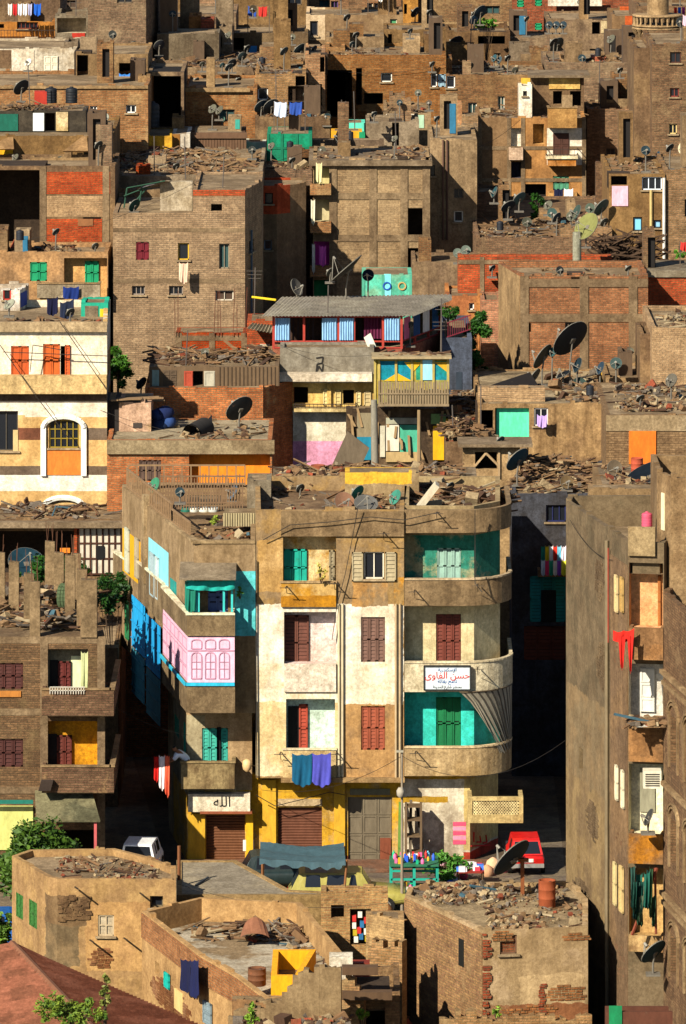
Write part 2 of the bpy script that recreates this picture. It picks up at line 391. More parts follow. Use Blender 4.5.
    def frame(s,i,xs=(),ys=(),w=.3,mat=None,n=.035,x0=None,x1=None,y0=None,y1=None,name='concrete_frame'):
        fr=s.fr[i]; mb=MB(); zt=s.Z if y0 is None else fr.ray(x0 or s.px0,y0)[1]; zb=s.zb if y1 is None else fr.ray(x0 or s.px0,y1)[1]
        U0=0 if x0 is None else fr.ray(x0,0)[0]; U1=fr.L if x1 is None else fr.ray(x1,0)[0]
        cols=[]
        for x in xs:
            u=fr.ray(x,0)[0]; u=min(max(u,U0+w/2),U1-w/2); fr.box(mb,u-w/2,u+w/2,-.02,n,zb,zt); cols.append(u)
        for y in ys:
            z=fr.ray((s.px0+s.px1)/2 if x0 is None else x0,y)[1]; z=min(z,zt-.02); fr.box(mb,U0,U1,-.02,n-.006,z-w*.45,z+w*.45)
        return mb.build(name,mat or wall('#8d7552','#7a6344',.5,.3),s.root)
    def pipe(s,i,x,y0,y1,col='#b8ac98',r=.05,name='drain_pipe'):
        fr=s.fr[i]; u,z1=fr.ray(x,y0,.1); z0=fr.ray(x,y1,.1)[1]; mb=MB(); mb.tube(fr.pt(u,.08,z0),fr.pt(u,.08,z1),r,n=6); return mb.build(name,paint(col,wear=.3),s.root)
    def done(s,wallz=None):
        mb=MB(); n=len(s.poly); Z=s.Z
        for i,fr in enumerate(s.fr): gridwall(mb,fr,0,fr.L,s.zb,Z,s.holes[i])
        t=.18; q=inset(s.poly,t)
        for i in range(n):
            j=(i+1)%n; a,b=s.poly[i],s.poly[j]; c,d=q[j],q[i]
            mb.quad((a[0],a[1],Z),(b[0],b[1],Z),(c[0],c[1],Z),(d[0],d[1],Z))
            if s.par>0: mb.quad((d[0],d[1],s.rz),(d[0],d[1],Z),(c[0],c[1],Z),(c[0],c[1],s.rz))
        if s.rag>0:
            for i,fr in enumerate(s.fr):
                if i>=s.nf and s.par<=0: continue
                u=0
                while u<fr.L:
                    w=random.uniform(.08,.45); 
                    if random.random()<s.rag:
                        h=random.choice((.02,.03,.05,.08,.12))*random.uniform(.6,1.2); fr.box(mb,u,min(u+w,fr.L),-t,-.004,Z-.01,Z+h)
                    u+=w
        s.wall=mb.build(s.wn,s.mat,s.root)
        r=MB(); z=s.rz-.002; r.add([(p[0],p[1],z) for p in inset(s.poly,t*.5)],[tuple(range(n))])
        s.roof=r.build('roof',s.roofmat,s.root)
        return s
def simple(name,label,x0,x1,ytop,Y,mat,depth=7,right=None,left=None,cat='house',**kw):
    """box building; right=(px,dY) visible right side, left=(px,dY) visible left side"""
    pts=[]
    if left: pts.append((left[0],Y+left[1]))
    pts+=[(x0,Y),(x1,Y)]
    if right: pts.append((right[0],Y+right[1]))
    b=B(name,label,cat,pts,ytop,mat,depth=depth,at=1 if left else 0,**kw)
    b.f=1 if left else 0
    return b
# ---------------------------------------------------------------- clutter
def PAL():
    return [wall('#7a5e3c',streak=.1),wall('#8a4630','#74402a',.5,.1),wall('#94805c',streak=.1),paint('#4e3420',.9,.3),paint('#7a5834',.9,.3),wall('#645a4e',streak=.1),paint('#a08c68',.9,.3),paint('#3c5a66',.8,.3)]
def rubble(label,poly,Z,n,seed=0,size=1.0,h=.35,planks=.25,name='rubble',cat='rubble',wts=(7,1.6,5,3,3,4,.8,.2)):
    """poly: (X0,X1,Y0,Y1) world rect on roof"""
    R=random.Random(seed*77+n); mb=MB(); x0,x1,y0,y1=poly
    wts=[w*R.uniform(.35,1.9) for w in wts]; size*=R.uniform(.85,1.15)
    hs=[(R.uniform(x0,x1),R.uniform(y0,y1),R.uniform(.4,1)*h*.75) for _ in range(max(2,int((x1-x0)/1.6)))]
    for k in range(n):
        if R.random()<.6:
            c=R.choice(hs); x=min(max(R.gauss(c[0],.55),x0),x1); y=min(max(R.gauss(c[1],.9),y0),y1)
        else: x=R.uniform(x0,x1); y=R.uniform(y0,y1)
        z=Z
        for c in hs:
            dd=((x-c[0])/.7)**2+((y-c[1])/1.1)**2; z+=c[2]*math.exp(-dd)*R.uniform(.2,1)
        mb.m=R.choices(range(8),wts)[0]
        if R.random()<planks:
            L=R.uniform(.3,1.15)*size; a=R.uniform(0,math.pi); tl=R.gauss(0,.12); ax=Vector((math.cos(a)*math.cos(tl),math.sin(a)*math.cos(tl),math.sin(tl)))*L/2*1.2
            s1=R.uniform(.025,.07)*size; s2=R.uniform(.012,.03)
            if mb.m in(1,2): mb.m=R.choice((3,4))
            z+=abs(ax.z)*.9
        else:
            s=R.choice((.04,.05,.06,.08,.10,.14))*R.uniform(.7,1.3)*size; a=R.uniform(0,6.28); tl=R.gauss(0,.5); ax=Vector((math.cos(a)*math.cos(tl),math.sin(a)*math.cos(tl),math.sin(tl)))*s; s1=s*R.uniform(.4,.9); s2=s*R.uniform(.2,.7)
            if R.random()<.08: s2*=.4; ax*=1.8; s1*=2
            if R.random()<.012: ax=ax.normalized()*R.uniform(.15,.3)*size; s1=R.uniform(.1,.22)*size; s2=R.uniform(.02,.15)*size; z+=s2*.6
        u=ax.normalized(); w=u.cross(Vector((R.gauss(0,.3),R.gauss(0,.3),1))).normalized(); v=w.cross(u)
        mb.obox((x,y,z+s2),ax,w*s1,v*s2)
    return single(name,mb,PAL(),label,cat,kind='stuff')
def rub(b,label,n,seed=0,px=None,fy=(.08,.92),**kw):
    if b.Y0>250: kw['h']=kw.get('h',.35)*.6; kw['size']=kw.get('size',1)*.85; n=int(n*.72)
    """rubble over a roof of building b; px pixel range; fy depth fraction"""
    x0=px[0] if px else b.px0; x1=px[1] if px else b.px1
    ya=b.Y0+(b.Yb-b.Y0)*fy[0]; yb=b.Y0+(b.Yb-b.Y0)*fy[1]; ym=(ya+yb)/2
    return rubble(label,(XW(x0,ym)+.25,XW(x1,ym)-.25,ya+.2,yb),b.rz,n,seed,**kw)
DN=0
def dish(px,py,r,Y,label,base=None,nrm=(-.55,-.45,.70),col='#3a3a38',arm=True,group='satellite dishes on the rooftops',mast=None,back='#55524c'):
    """px,py centre, r radius in pixels, Y depth, base=Z of support"""
    global DN; DN+=1
    lum=sum(lin(col)[:3])
    if nrm[0]<0 and nrm[1]<-.25 and nrm[2]>.42 and lum<.28: nrm=(nrm[0],abs(nrm[1])*1.3,nrm[2]); back=col
    c=W(px,py,Y); R=r*Y/F; n=Vector(nrm).normalized()
    base=c.z-R*1.1-.25 if base is None else base
    foot=Vector((c.x,c.y+.0,base)); root=thing('satellite_dish',label,'satellite dish',foot,group)
    u=n.cross(Vector((0,0,1))).normalized(); v=n.cross(u)
    mb=MB(); rings=5; ns=22; vs=[c-n*R*.16]
    for k in range(1,rings+1):
        rr=R*k/rings; h=-R*.16+R*.16*(k/rings)**2
        for i in range(ns): t=2*math.pi*i/ns; vs.append(c+u*rr*math.cos(t)+v*rr*math.sin(t)+n*h)
    fs=[(0,1+i,1+(i+1)%ns) for i in range(ns)]
    for k in range(rings-1):
        for i in range(ns): a=1+k*ns+i; b_=1+k*ns+(i+1)%ns; fs.append((a,a+ns,b_+ns,b_))
    mb.add(vs,fs,True)
    # back shell 2 cm behind and a rim joining both
    vb=[Vector(p)-n*.03 for p in vs]; o=len(mb.v); mb.m=1; mb.add(vb,[tuple(reversed(f)) for f in fs],True)
    L=1+(rings-1)*ns
    mb.m=2
    for i in range(ns): 
        a=L+i; b_=L+(i+1)%ns; p,q=Vector(vs[a]),Vector(vs[b_]); mb.quad(p+(p-c)*.015,q+(q-c)*.015,q+(q-c)*.015-n*.035,p+(p-c)*.015-n*.035); mb.quad(p,q,q+(q-c)*.015,p+(p-c)*.015)
    mb.build('reflector',[paint(col,.85,.3,'#6b4a30',spec=.1),paint(back,.8,.3,'#6b4a30'),paint('#6a665c',.6,.2)],root)
    m=MB(); p0=c-n*R*.2; 
    el=foot+Vector((0,.0,max(.2,(c.z-base)*.45))); m.tube(foot,Vector((foot.x,foot.y,el.z)),.035,n=6)
    m.tube((foot.x,foot.y,el.z),p0,.035,n=6); m.obox(p0,u*R*.14,v*R*.14,n*.05)
    bf=.22; m.box(foot.x-bf,foot.x+bf,foot.y-bf,foot.y+bf,base,base+.06)
    m.build('mast',paint('#6d6558',.7,.4,'#7a4020'),root)
    if arm:
        a=MB(); s_=-v if v.z>0 else v; e=c+n*R*.85+s_*R*.12
        a.tube(c+s_*R*.95,e,.02,n=5); a.tube(c+u*R*.8+s_*R*.3,e,.012,n=4); a.tube(c-u*R*.8+s_*R*.3,e,.012,n=4); a.tube(e,e-n*.14,.05,n=8)
        a.build('feed_arm',paint('#8a8478',.6,.3),root)
    return root
def tree(label,px,py,rx,ry,Y,base,n=1600,leaf=.16,col='#2c4412',c2='#5c7a20',seed=1,name='tree',cat='tree',group=None,depth=None,trunk=True):
    R=random.Random(seed); c=W(px,py,Y); a=rx*Y/F; h=ry*Y/F; dp=depth or a
    root=thing(name,label,cat,(c.x,c.y,base),group)
    cl=[]
    for _ in range(max(10,int(26*a))):
        for _t in range(20):
            p=Vector((R.uniform(-1,1),R.uniform(-1,1),R.uniform(-1,1)))
            if p.length<1: break
        cl.append((Vector((p.x*a*.8,p.y*dp*.8,p.z*h*.8)),R.uniform(.2,.42)*min(a,h,1.4)))
    leaf*=.62; n=int(n*2.3); mb=MB()
    for k in range(n):
        q,r=R.choice(cl); d=Vector((R.gauss(0,1),R.gauss(0,1),R.gauss(0,1))).normalized()*r*R.uniform(.35,1.15)
        p=c+q+d; s=leaf*R.choice((.4,.6,.8,1,1.5))*R.uniform(.8,1.2); u=Vector((R.gauss(0,1),R.gauss(0,1),R.gauss(0,.6))).normalized(); w=u.orthogonal().normalized(); w=(Matrix.Rotation(R.uniform(0,6.28),3,u)@w)
        mb.add([p-u*s,p-w*s*.45,p+u*s,p+w*s*.45],[(0,1,2,3)])
    mb.build('foliage' if not trunk else 'crown',foliage(col,c2),root)
    t=MB(); f=Vector((c.x,c.y,base)); top=c-Vector((0,0,h*.3))
    if trunk: t.tube(f,top,.05+a*.06,.03+a*.03,n=8)
    for q,r in cl[:10]: t.tube(top if trunk else f+Vector((q.x*.1,q.y*.1,0)),c+q,.035*max(.4,a*.5),.012,n=5)
    t.build('trunk' if trunk else 'stem',paint('#4a3826',.9,.3),root); return root
def tank(px,py,w,h,Y,label,col='#22242a',name='water_tank',cat='water tank',prof=None,group=None):
    """px centre, py bottom"""
    c=W(px,py,Y); r=w*Y/F/2; H=h*Y/F; root=thing(name,label,cat,c,group)
    mb=MB(); pr=[(r*.96,0),(r,.03)]
    nr=5
    for k in range(nr): z=H*.86*(k+1)/nr; pr+= [(r,z-.06),(r*.95,z-.03),(r,z)]
    pr+=[(r*.8,H*.93),(r*.35,H*.97)]; mb.lathe(pr,c,20); mb.build('body',paint(col,.6,.25,'#7a5a3a'),root)
    l=MB(); l.lathe([(r*.33,H*.97),(r*.33,H*1.02),(r*.1,H*1.04)],c,14); l.build('lid',paint(col,.6,.2),root); return root
def barrel(px,py,w,h,Y,label,col='#7a3a20',group=None,base=None):
    c=W(px,py,Y); r=w*Y/F/2; H=h*Y/F; root=thing('barrel',label,'barrel',c,group); mb=MB()
    mb.lathe([(r*.97,0),(r,.02),(r,H*.32),(r*1.04,H*.34),(r,H*.36),(r,H*.65),(r*1.04,H*.67),(r,H*.69),(r,H*.98),(r*1.03,H),(r*.94,H),(r*.92,H*.93),(0.01,H*.93)],c,22,cap=False)
    mb.build('drum',paint(col,.85,.5,'#a0562c'),root)
    l=MB(); l.lathe([(r*.2,H*.93),(r*.2,H*.95),(.01,H*.95)],c+Vector((r*.4,0,0)),8,cap=False); l.build('bung',paint('#4a3020',wear=0),root); return root
def cloth(name,label,cat,pts,cols,hang,seed=0,group=None,th=.0,part=None,parent=None,fold=.05,taper=0):
    """pts: world start,end of the line; cols: list of (t0,t1,length,colour)"""
    R=random.Random(seed); a,b=Vector(pts[0]),Vector(pts[1]); d=(b-a); nrm=Vector((d.y,-d.x,0)).normalized() if d.length else Vector((0,-1,0))
    out=[]
    for (t0,t1,L,colr,nm,lb) in cols:
        mb=MB(); nu=18; nv=9; ph=R.uniform(0,6); vs=[]
        for j in range(nv+1):
            v=j/nv
            for i in range(nu+1):
                u=i/nu; uu=u if not taper else .5+(u-.5)*(1-taper*v); t=t0+(t1-t0)*uu
                p=a+d*t-Vector((0,0,1))*(L*v*(1+.07*math.sin(ph+u*5)+.03*math.sin(u*17+ph))+(.05*abs(math.sin(u*6.3)))*(1-v)) + nrm*(fold*(math.sin(u*9+ph+v)+.6*math.sin(u*23+ph*2+v*3))*(v*.8+.1)+.03)
                p.z-= .04*math.sin(math.pi*t); vs.append(p)
        fs=[(j*(nu+1)+i,j*(nu+1)+i+1,(j+1)*(nu+1)+i+1,(j+1)*(nu+1)+i) for j in range(nv) for i in range(nu)]
        mb.add(vs,fs,True); m=paint(colr,.95,.15,colr)
        if parent is not None: out.append(mb.build(nm,m,parent))
        else: out.append(single(nm,mb,m,lb,cat,group))
    return out
def text(body,size,mat,parent,origin,U,name='lettering',V=Vector((0,0,1)),ext=.01,align='CENTER',parentoff=None):
    c=bpy.data.curves.new('t','FONT'); c.body=body; c.size=size; c.extrude=ext; c.align_x=align; c.align_y='CENTER'; c.resolution_u=2
    o=bpy.data.objects.new('t',c); COL.objects.link(o); bpy.context.view_layer.update()
    me=bpy.data.meshes.new_from_object(o.evaluated_get(bpy.context.evaluated_depsgraph_get())); bpy.data.objects.remove(o)
    Nn=U.cross(V); mb=MB(); off=Vector(origin)
    me2=[off+U*v.co.x+V*v.co.y+Nn*v.co.z for v in me.vertices]
    mb.add(me2,[tuple(p.vertices) for p in me.polygons]); return mb.build(name,mat,parent)

VC={}
def variant(mat,R):
    """the same wall finish, a little lighter, darker, redder or greyer on another house"""
    k=R.randrange(6)
    if k==0: return mat
    if (mat.name,k) in VC: return VC[(mat.name,k)]
    m=mat.copy(); nt=m.node_tree; b=nt.nodes['Principled BSDF']; i=b.inputs['Base Color']
    if not i.links: return mat
    src=i.links[0].from_socket; h=nt.nodes.new('ShaderNodeHueSaturation'); hu,sa,va=((0,0,0),(.5,.95,.80),(.497,1.04,.92),(.503,.92,1.12),(.497,1.08,.78),(.504,.86,.94))[k]
    h.inputs['Hue'].default_value=hu; h.inputs['Saturation'].default_value=sa; h.inputs['Value'].default_value=va
    nt.links.new(src,h.inputs['Color']); nt.links.new(h.outputs[0],i); VC[(mat.name,k)]=m; return m
def zonewall(base,patch,zones,Y,streak=.3,edge=.35,amt=.4,bump=.5):
    """wall paint with differently painted areas; zones=(px0,py0,px1,py1,colour,patchcolour)"""
    off=random.uniform(0,40)
    m,nt,b=newmat('painted_wall'); v=worldvec(nt); sp=N(nt,'ShaderNodeSeparateXYZ')
    na=noise(nt,v,1.1,6,.7,off=off); 
    nm=N(nt,'ShaderNodeMath',operation='MULTIPLY_ADD'); nt.links.new(na,nm.inputs[0]); nm.inputs[1].default_value=edge; nm.inputs[2].default_value=-edge/2
    nt.links.new(v,sp.inputs[0])
    def padd(o):
        a=N(nt,'ShaderNodeMath',operation='ADD'); nt.links.new(o,a.inputs[0]); nt.links.new(nm.outputs[0],a.inputs[1]); return a.outputs[0]
    xx,zz=padd(sp.outputs[0]),padd(sp.outputs[2])
    big=ramp(nt,noise(nt,v,.7,7,.7,off=off+6),.62-amt*.35,.70-amt*.3)
    cc=mix(nt,big,lin(base),lin(patch))
    for (x0,y0,x1,y1,c1,c2) in zones:
        X0,X1,Z0,Z1=XW(x0,Y),XW(x1,Y),ZW(y1,Y),ZW(y0,Y); ms=[]
        for o,t,op in ((xx,X0,'GREATER_THAN'),(xx,X1,'LESS_THAN'),(zz,Z0,'GREATER_THAN'),(zz,Z1,'LESS_THAN')):
            g=N(nt,'ShaderNodeMath',operation=op); nt.links.new(o,g.inputs[0]); g.inputs[1].default_value=t; ms.append(g.outputs[0])
        r=ms[0]
        for q in ms[1:]:
            g=N(nt,'ShaderNodeMath',operation='MULTIPLY'); nt.links.new(r,g.inputs[0]); nt.links.new(q,g.inputs[1]); r=g.outputs[0]
        cc=mix(nt,r,cc,mix(nt,big,lin(c1),lin(c2)))
    st=ramp(nt,noise(nt,v,1.0,5,.7,(2.2,2.2,.22),off),.42,.70,(1,1,1,1),(1-streak,1-streak*1.08,1-streak*1.15,1))
    cc=mix(nt,1.0,cc,st,'MULTIPLY'); fine=noise(nt,v,9,8,.8,off=off+5)
    cc=mix(nt,1.0,cc,ramp(nt,fine,.34,.66,(.70,.67,.63,1),(1.22,1.21,1.18,1)),'MULTIPLY')
    cc=mix(nt,1.0,cc,ramp(nt,noise(nt,v,1.5,9,.82,off=off+8),.40,.60,(.74,.70,.65,1),(1.10,1.09,1.08,1)),'MULTIPLY')
    sp2=ramp(nt,noise(nt,v,2.6,8,.8,off=off+2),.64,.72,(1,1,1,1),(.6,.52,.42,1)); cc=mix(nt,1.0,cc,sp2,'MULTIPLY')
    nt.links.new(cc,b.inputs['Base Color']); b.inputs['Roughness'].default_value=.95
    bp=N(nt,'ShaderNodeBump'); bp.inputs['Strength'].default_value=bump; bp.inputs['Distance'].default_value=.05
    nt.links.new(fine,bp.inputs['Height']); nt.links.new(bp.outputs[0],b.inputs['Normal']); return m
TAN='#8f7550'; MUD='#9c7a48'; DK='#1a1410'
# ================================================================ MAIN BUILDING
def main_building():
    Y=220.0
    root=thing('apartment_building','tan apartment block with rounded balconies, white painted middle floor and yellow shop fronts','apartment block',((-3.2+6.2)/2,227,0))
    up=zonewall('#94784e','#a4803f',[(250,604,404,668,'#ece2cf','#e0cfae'),(250,664,404,704,'#efdfc0','#d9c49a'),(250,702,342,776,'#dcbf80','#e2cfa0'),(342,704,404,780,'#b88a48','#a07a48'),(258,540,284,592,'#b48a40','#c9a05a'),(352,582,388,606,'#b8863a','#94784e'),(394,578,404,606,'#b8822e','#a4803f')],Y)
    zb=ZW(778,Y)
    A=B('a','','',[(256,Y),(404,Y)],510,up,depth=14,parapet=.55,zb=zb,root=root,wallname='wall',rag=.25,back=[(408,228.6),(255,228.6)],roofmat=wall('#8a6f4c','#74593a',.5,.2))
    # left bay recesses
    def rec(b,i,x0,y0,x1,y1,mat,dep): return b.log(i,x0,y0,x1,y1,mat,dep)
    cream=wall('#cdb27a','#b89a60',.4,.2)
    rec(A,0,283,535,336,583,wall('#d6bd80','#b8862a',.4,.2),.62)
    A.shut(0,284,549,307,586,'#0f9a86',3,n=-.58,slats=2)
    A.shut(0,329,550,335,583,'#8a7c5c',1,n=-.58)
    A.balc(0,281,583,336,607,.12,zonewall('#c8a050','#b8862a',[(281,595,336,607,'#b87f18','#a4701c')],Y),cap=wall('#a88a5a'))
    rec(A,0,284,612,336,664,wall('#e4d2cc','#d8c0b4',.4,.2),.62)
    A.shut(0,284,615,309,670,'#643a2c',2,n=-.58)
    A.panel('meter_box',0,319,638,324,644,paint('#4a4038'),-1.02) if False else None
    A.balc(0,284,664,336,692,.1,wall('#e6dccb','#d8c8b0',.4,.15))
    rec(A,0,286,699,335,752,wall('#cfe6d8','#c2d8c8',.4,.2),.62)
    A.hole_ = None
    A.shut(0,299,704,308,752,'#a0402a',1,n=-.56)
    A.panel('door_opening',0,287,706,299,752,paint('#14100c',wear=0),-1.08) if False else None
    fr=A.fr[0]; a,b_,c,d=fr.rect(288,706,299,752,-.59); mb=MB(); fr.box(mb,a,b_,-.61,-.58,c,d); mb.build('doorway',paint('#0c0a08',wear=0),root)
    A.balc(0,283,750,336,778,.1,wall('#d4b87a','#c8a868',.4,.2),cap=wall('#dac9a0'))
    # centre bay
    A.win(0,364,552,384,579,'#d9cfb8',(2,1),dep=.12); A.leaf(0,352,552,363,581,'#a8966e'); A.leaf(0,385,552,396,581,'#a8966e')
    A.shut(0,361,617,385,662,'#735040',3,dep=.1); A.shut(0,361,706,385,750,'#944a30',3,dep=.1)
    # pilaster pipes between bays
    for x in (339,342.5): A.pipe(0,x,604,777,'#c8b48a',.05)
    A.pipe(0,396,604,778,'#b09468',.05); A.pipe(0,400,604,778,'#b09468',.05)
    mb=MB(); fr.box(mb,fr.ray(281,0)[0],fr.L,0,.1,fr.ray(300,536)[1],fr.ray(300,510)[1]-.05); mb.build('parapet_band',wall('#8f744c','#7c6440'),root)
    mb=MB(); fr.box(mb,fr.ray(281,0)[0],fr.L+.02,-.4,.17,fr.ray(300,779)[1]-.1,fr.ray(300,777)[1]); mb.build('floor_slab',wall('#9a7a48'),root)
    A.done()
    # right bay body (set back behind rounded balconies)
    rz=zonewall('#a89060','#947c50',[(400,535,520,590,'#2c7a66','#a8a070'),(400,604,520,690,'#e0cf98','#d4c088'),(400,690,520,760,'#35c4b4','#3bd0c0'),],220.95,edge=.1)
    Bb=B('b','','',[(404,220.95),(474,220.95),(500,222.2)],510,rz,depth=10,parapet=.55,zb=zb,Z=A.Z,root=root,back=[(500,228.5),(405,228.5)])
    Bb.shut(0,437,548,461,584,'#8fb0a0',3,dep=.08,slats=1); Bb.shut(0,436,614,461,668,'#6e3426',3,dep=.1); Bb.shut(0,436,697,461,750,'#0e6a3c',3,dep=.1,slats=2)
    Bb.done()
    def curve(x0,x1,Yf,r,back):  # outline from left to right along front, round, back
        X0,X1=XW(x0,Yf),XW(x1,Yf+1.2); pts=[(X0,Yf)]
        cx,cy=X1-r,Yf+r
        for k in range(13): t=-math.pi/2+math.pi/2*k/12; pts.append((cx+r*math.cos(t),cy+r*math.sin(t)))
        pts.append((X1,back)); return pts
    def band(name,x0,x1,y0,y1,Yf,r,back,mat,slab=True,t=.12,cap=None,z=None):
        P=curve(x0,x1,Yf,r,back); Z1,Z0=ZW(y0,Yf),ZW(y1,Yf); mb=MB(); inn=[]
        for i,p in enumerate(P):
            q0=P[max(0,i-1)]; q1=P[min(len(P)-1,i+1)]; d=Vector((q1[0]-q0[0],q1[1]-q0[1])).normalized(); inn.append((p[0]-d.y*t,p[1]+d.x*t))
        for i in range(len(P)-1):
            a,b,c,d=P[i],P[i+1],inn[i+1],inn[i]
            mb.hexa([(a[0],a[1],Z0),(b[0],b[1],Z0),(c[0],c[1],Z0),(d[0],d[1],Z0),(a[0],a[1],Z1),(b[0],b[1],Z1),(c[0],c[1],Z1),(d[0],d[1],Z1)])
        if slab: mb.prism([(p[0],p[1]) for p in inn]+[(P[0][0],back)],Z0+.02,Z0+.16)
        o=mb.build(name,mat,root)
        if cap:
            cb=MB()
            for i in range(len(P)-1):
                a,b,c,d=P[i],P[i+1],inn[i+1],inn[i]; e=.03
                cb.hexa([(a[0],a[1]-e,Z1),(b[0]+e,b[1]-e,Z1),(c[0],c[1]+e,Z1),(d[0],d[1]+e,Z1),(a[0],a[1]-e,Z1+.06),(b[0]+e,b[1]-e,Z1+.06),(c[0],c[1]+e,Z1+.06),(d[0],d[1]+e,Z1+.06)])
            cb.build('coping',cap,o)
        return o
    mt=wall('#94784f','#806844',.5,.3)
    band('parapet',404.4,512,510,533,220,2.0,226,mt,t=.16)
    band('balcony',404.4,512,580,606,220,1.9,225,mt,cap=wall('#c0a880'))
    band('balcony',404.4,513,663,692,220,1.9,225,wall('#d8caa4','#c8b890',.4,.2),cap=wall('#d0c098'))
    band('balcony',404.4,512,748,776,220,1.9,225,wall('#b89a66','#a88850',.4,.4),cap=wall('#cbb080'))
    # ---- ground floor
    gf=zonewall('#c89a26','#bf9c50',[(403,780,520,856,'#d2c6aa','#a89a80'),(464,780,520,850,'#c8ae62','#b8a060'),(464,852,520,875,'#a83a24','#8a3020'),(255,856,350,875,'#7a3a20','#90602c'),(403,797,448,803,'#b08820','#a08030')],220.6,edge=.2)
    G=B('g','','',[(252,220.7),(470,220.7),(498,223.2)],778,gf,depth=13,parapet=0,Z=zb-.0,root=root,back=[(498,234.6),(252,234.6)],wallname='ground_floor_wall')
    G.roll(0,278,807,322,862,'#6a4230',dep=.2); G.panel('lintel',0,278,799,322,806,wall('#b8a074'),.05)
    G.door(0,348,797,392,872,'#6e6048',dep=.15,leaves=3,panels=4)
    G.panel('sign_board',0,350,789,390,795,paint('#6f6a4c',wear=.5),.06)
    G.panel('pilaster',0,334,780,345,866,paint('#c89a28',.85,.6,'#9a8048'),.12); G.panel('pilaster',0,262,780,276,866,paint('#c89a28',.85,.6,'#9a8048'),.1)
    G.panel('door_patch',0,380,838,391,868,paint('#7a4028',.8,.5),.02)
    # pink notices
    for k in range(5):
        o=G.panel('poster',0,453,822+k*4.6,466,826+k*4.6,paint('#d84a6a' if k%2==0 else '#e888a0',.8,.2),.012)
    G.done()
    mb=MB(); f=G.fr[1]
    for p,q in (((474,832),(474,842)),((477,842),(481,842)),((481,842),(480,836)),((483,843),(487,842)),((487,842),(486,835)),((471,846),(490,845))): a,z=f.ray(p[0],p[1],.02); b_,z2=f.ray(q[0],q[1],.02); mb.tube(f.pt(a,.015,z),f.pt(b_,.015,z2),.035,n=4)
    mb.build('graffiti',paint('#b81c18',wear=0),root)
    # ground-floor corner balcony (perforated)
    X0,X1=XW(468,219.4),XW(523,219.6); Z0,Z1=ZW(823,219.4),ZW(797,219.4)
    mb=MB(); mb.box(X0,X1,219.4,220.9,Z0,Z0+.18)
    for (a,b) in ((Z0+.18,Z0+.3),(Z1-.14,Z1)): mb.box(X0,X1,219.4,219.55,a,b); mb.box(X1-.15,X1,219.55,220.7,a,b); mb.box(X0,X0+.15,219.55,220.7,a,b)
    mb.box(X0,X0+.16,219.4,219.55,Z0+.3,Z1-.14); mb.box(X1-.16,X1,219.4,219.55,Z0+.3,Z1-.14)
    o=mb.build('balcony',wall('#c8ae68','#b89c58',.4,.3),root)
    lt=MB(); n=17; hh=(Z1-.14)-(Z0+.3); ww=(X1-X0-.32)
    for k in range(-4,n): 
        for s in (1,-1):
            xa=X0+.16+ww*k/n; xb=xa+hh*.9
            if s<0: xa,xb=xb,xa
            za,zb_=Z0+.3,Z1-.14; lo=X0+.16; hi=X1-.16
            p=[(xa,za),(xb,zb_)]
            def cl(p0,p1):
                (x0,z0),(x1,z1)=p0,p1; t0,t1=0,1
                if x1==x0: return None
                ta=(lo-x0)/(x1-x0); tb=(hi-x0)/(x1-x0); ta,tb=min(ta,tb),max(ta,tb); t0=max(0,ta); t1=min(1,tb)
                return None if t1-t0<.05 else ((x0+(x1-x0)*t0,z0+(z1-z0)*t0),(x0+(x1-x0)*t1,z0+(z1-z0)*t1))
            q=cl(*p)
            if q: lt.tube((q[0][0],219.47+.01*s,q[0][1]),(q[1][0],219.47+.01*s,q[1][1]),.022,n=4,cap=False)
    lt.build('lattice_screen',wall('#d8c080'),o); bk=MB(); bk.box(X0+.16,X1-.16,219.56,219.58,Z0+.3,Z1-.14); bk.build('screen_backing',paint('#2a2018',wear=0),o)  # dark sheet added behind the lattice so its gaps read as shaded
    # ---- left wing, ground to first floor
    lw=zonewall('#a8895c','#b89a6a',[(170,790,262,862,'#c89a26','#bf9c50'),(236,560,262,640,'#62d0d4','#58c4c8'),(160,862,262,880,'#7a3a20','#90602c'),(170,715,205,795,'#a89a74','#8c7c54')],220.5,edge=.15)
    lw2=zonewall('#9c8158','#8a7048',[(234.5,571,262,636,'#64d2d6','#58c4c8'),(234,636,262,700,'#8c7348','#94794c')],220.0,edge=.1)
    L=B('l','','',[(169,226.5),(187,220.5),(252,220.5)],713,lw,depth=13,at=1,parapet=0,root=root,back=[(252,234.6),(168,234.6)],wallname='lower_wing_wall')
    L.shut(1,202,728,217,768,'#3aa08c',2,n=.0,dep=.1); L.door(1,217,727,221,768,'#0c0a08',leaves=1,panels=1); L.shut(1,221,728,228,768,'#2f9484',1,dep=.1)
    L.shut(0,183,722,186,762,'#2a9a80',1,dep=.08); L.shut(0,174,716,179,736,'#1f8a6a',1,dep=.08,slats=4)
    L.balc(1,181,763,234.5,789,.95,wall('#80683f','#a08a58',.55,.5),cap=wall('#8a7448'))
    L.roll(1,206,815,245,862,'#70482f',dep=.35)
    fr=L.fr[1]; sg=L.box('shop_sign',1,188,794,250,812,.5,wall('#e4dac0','#cfc4a8',.4,.3),n0=.1)
    a,b_,c,d=fr.rect(206,795,238,811,.5); zc=(c+d)/2; uc=(a+b_)/2
    text('\ufeea\ufee0\ufedf\u0627',.52,paint('#14120e',wear=0),sg,fr.pt(uc,.505,zc+.02),fr.U)
    L.box('shop_canopy',1,200,812,252,814,.62,paint('#8a4a2c'),n0=0)
    L.panel('notice',1,243,840,254,851,paint('#e8e0d0',wear=.2),.03)
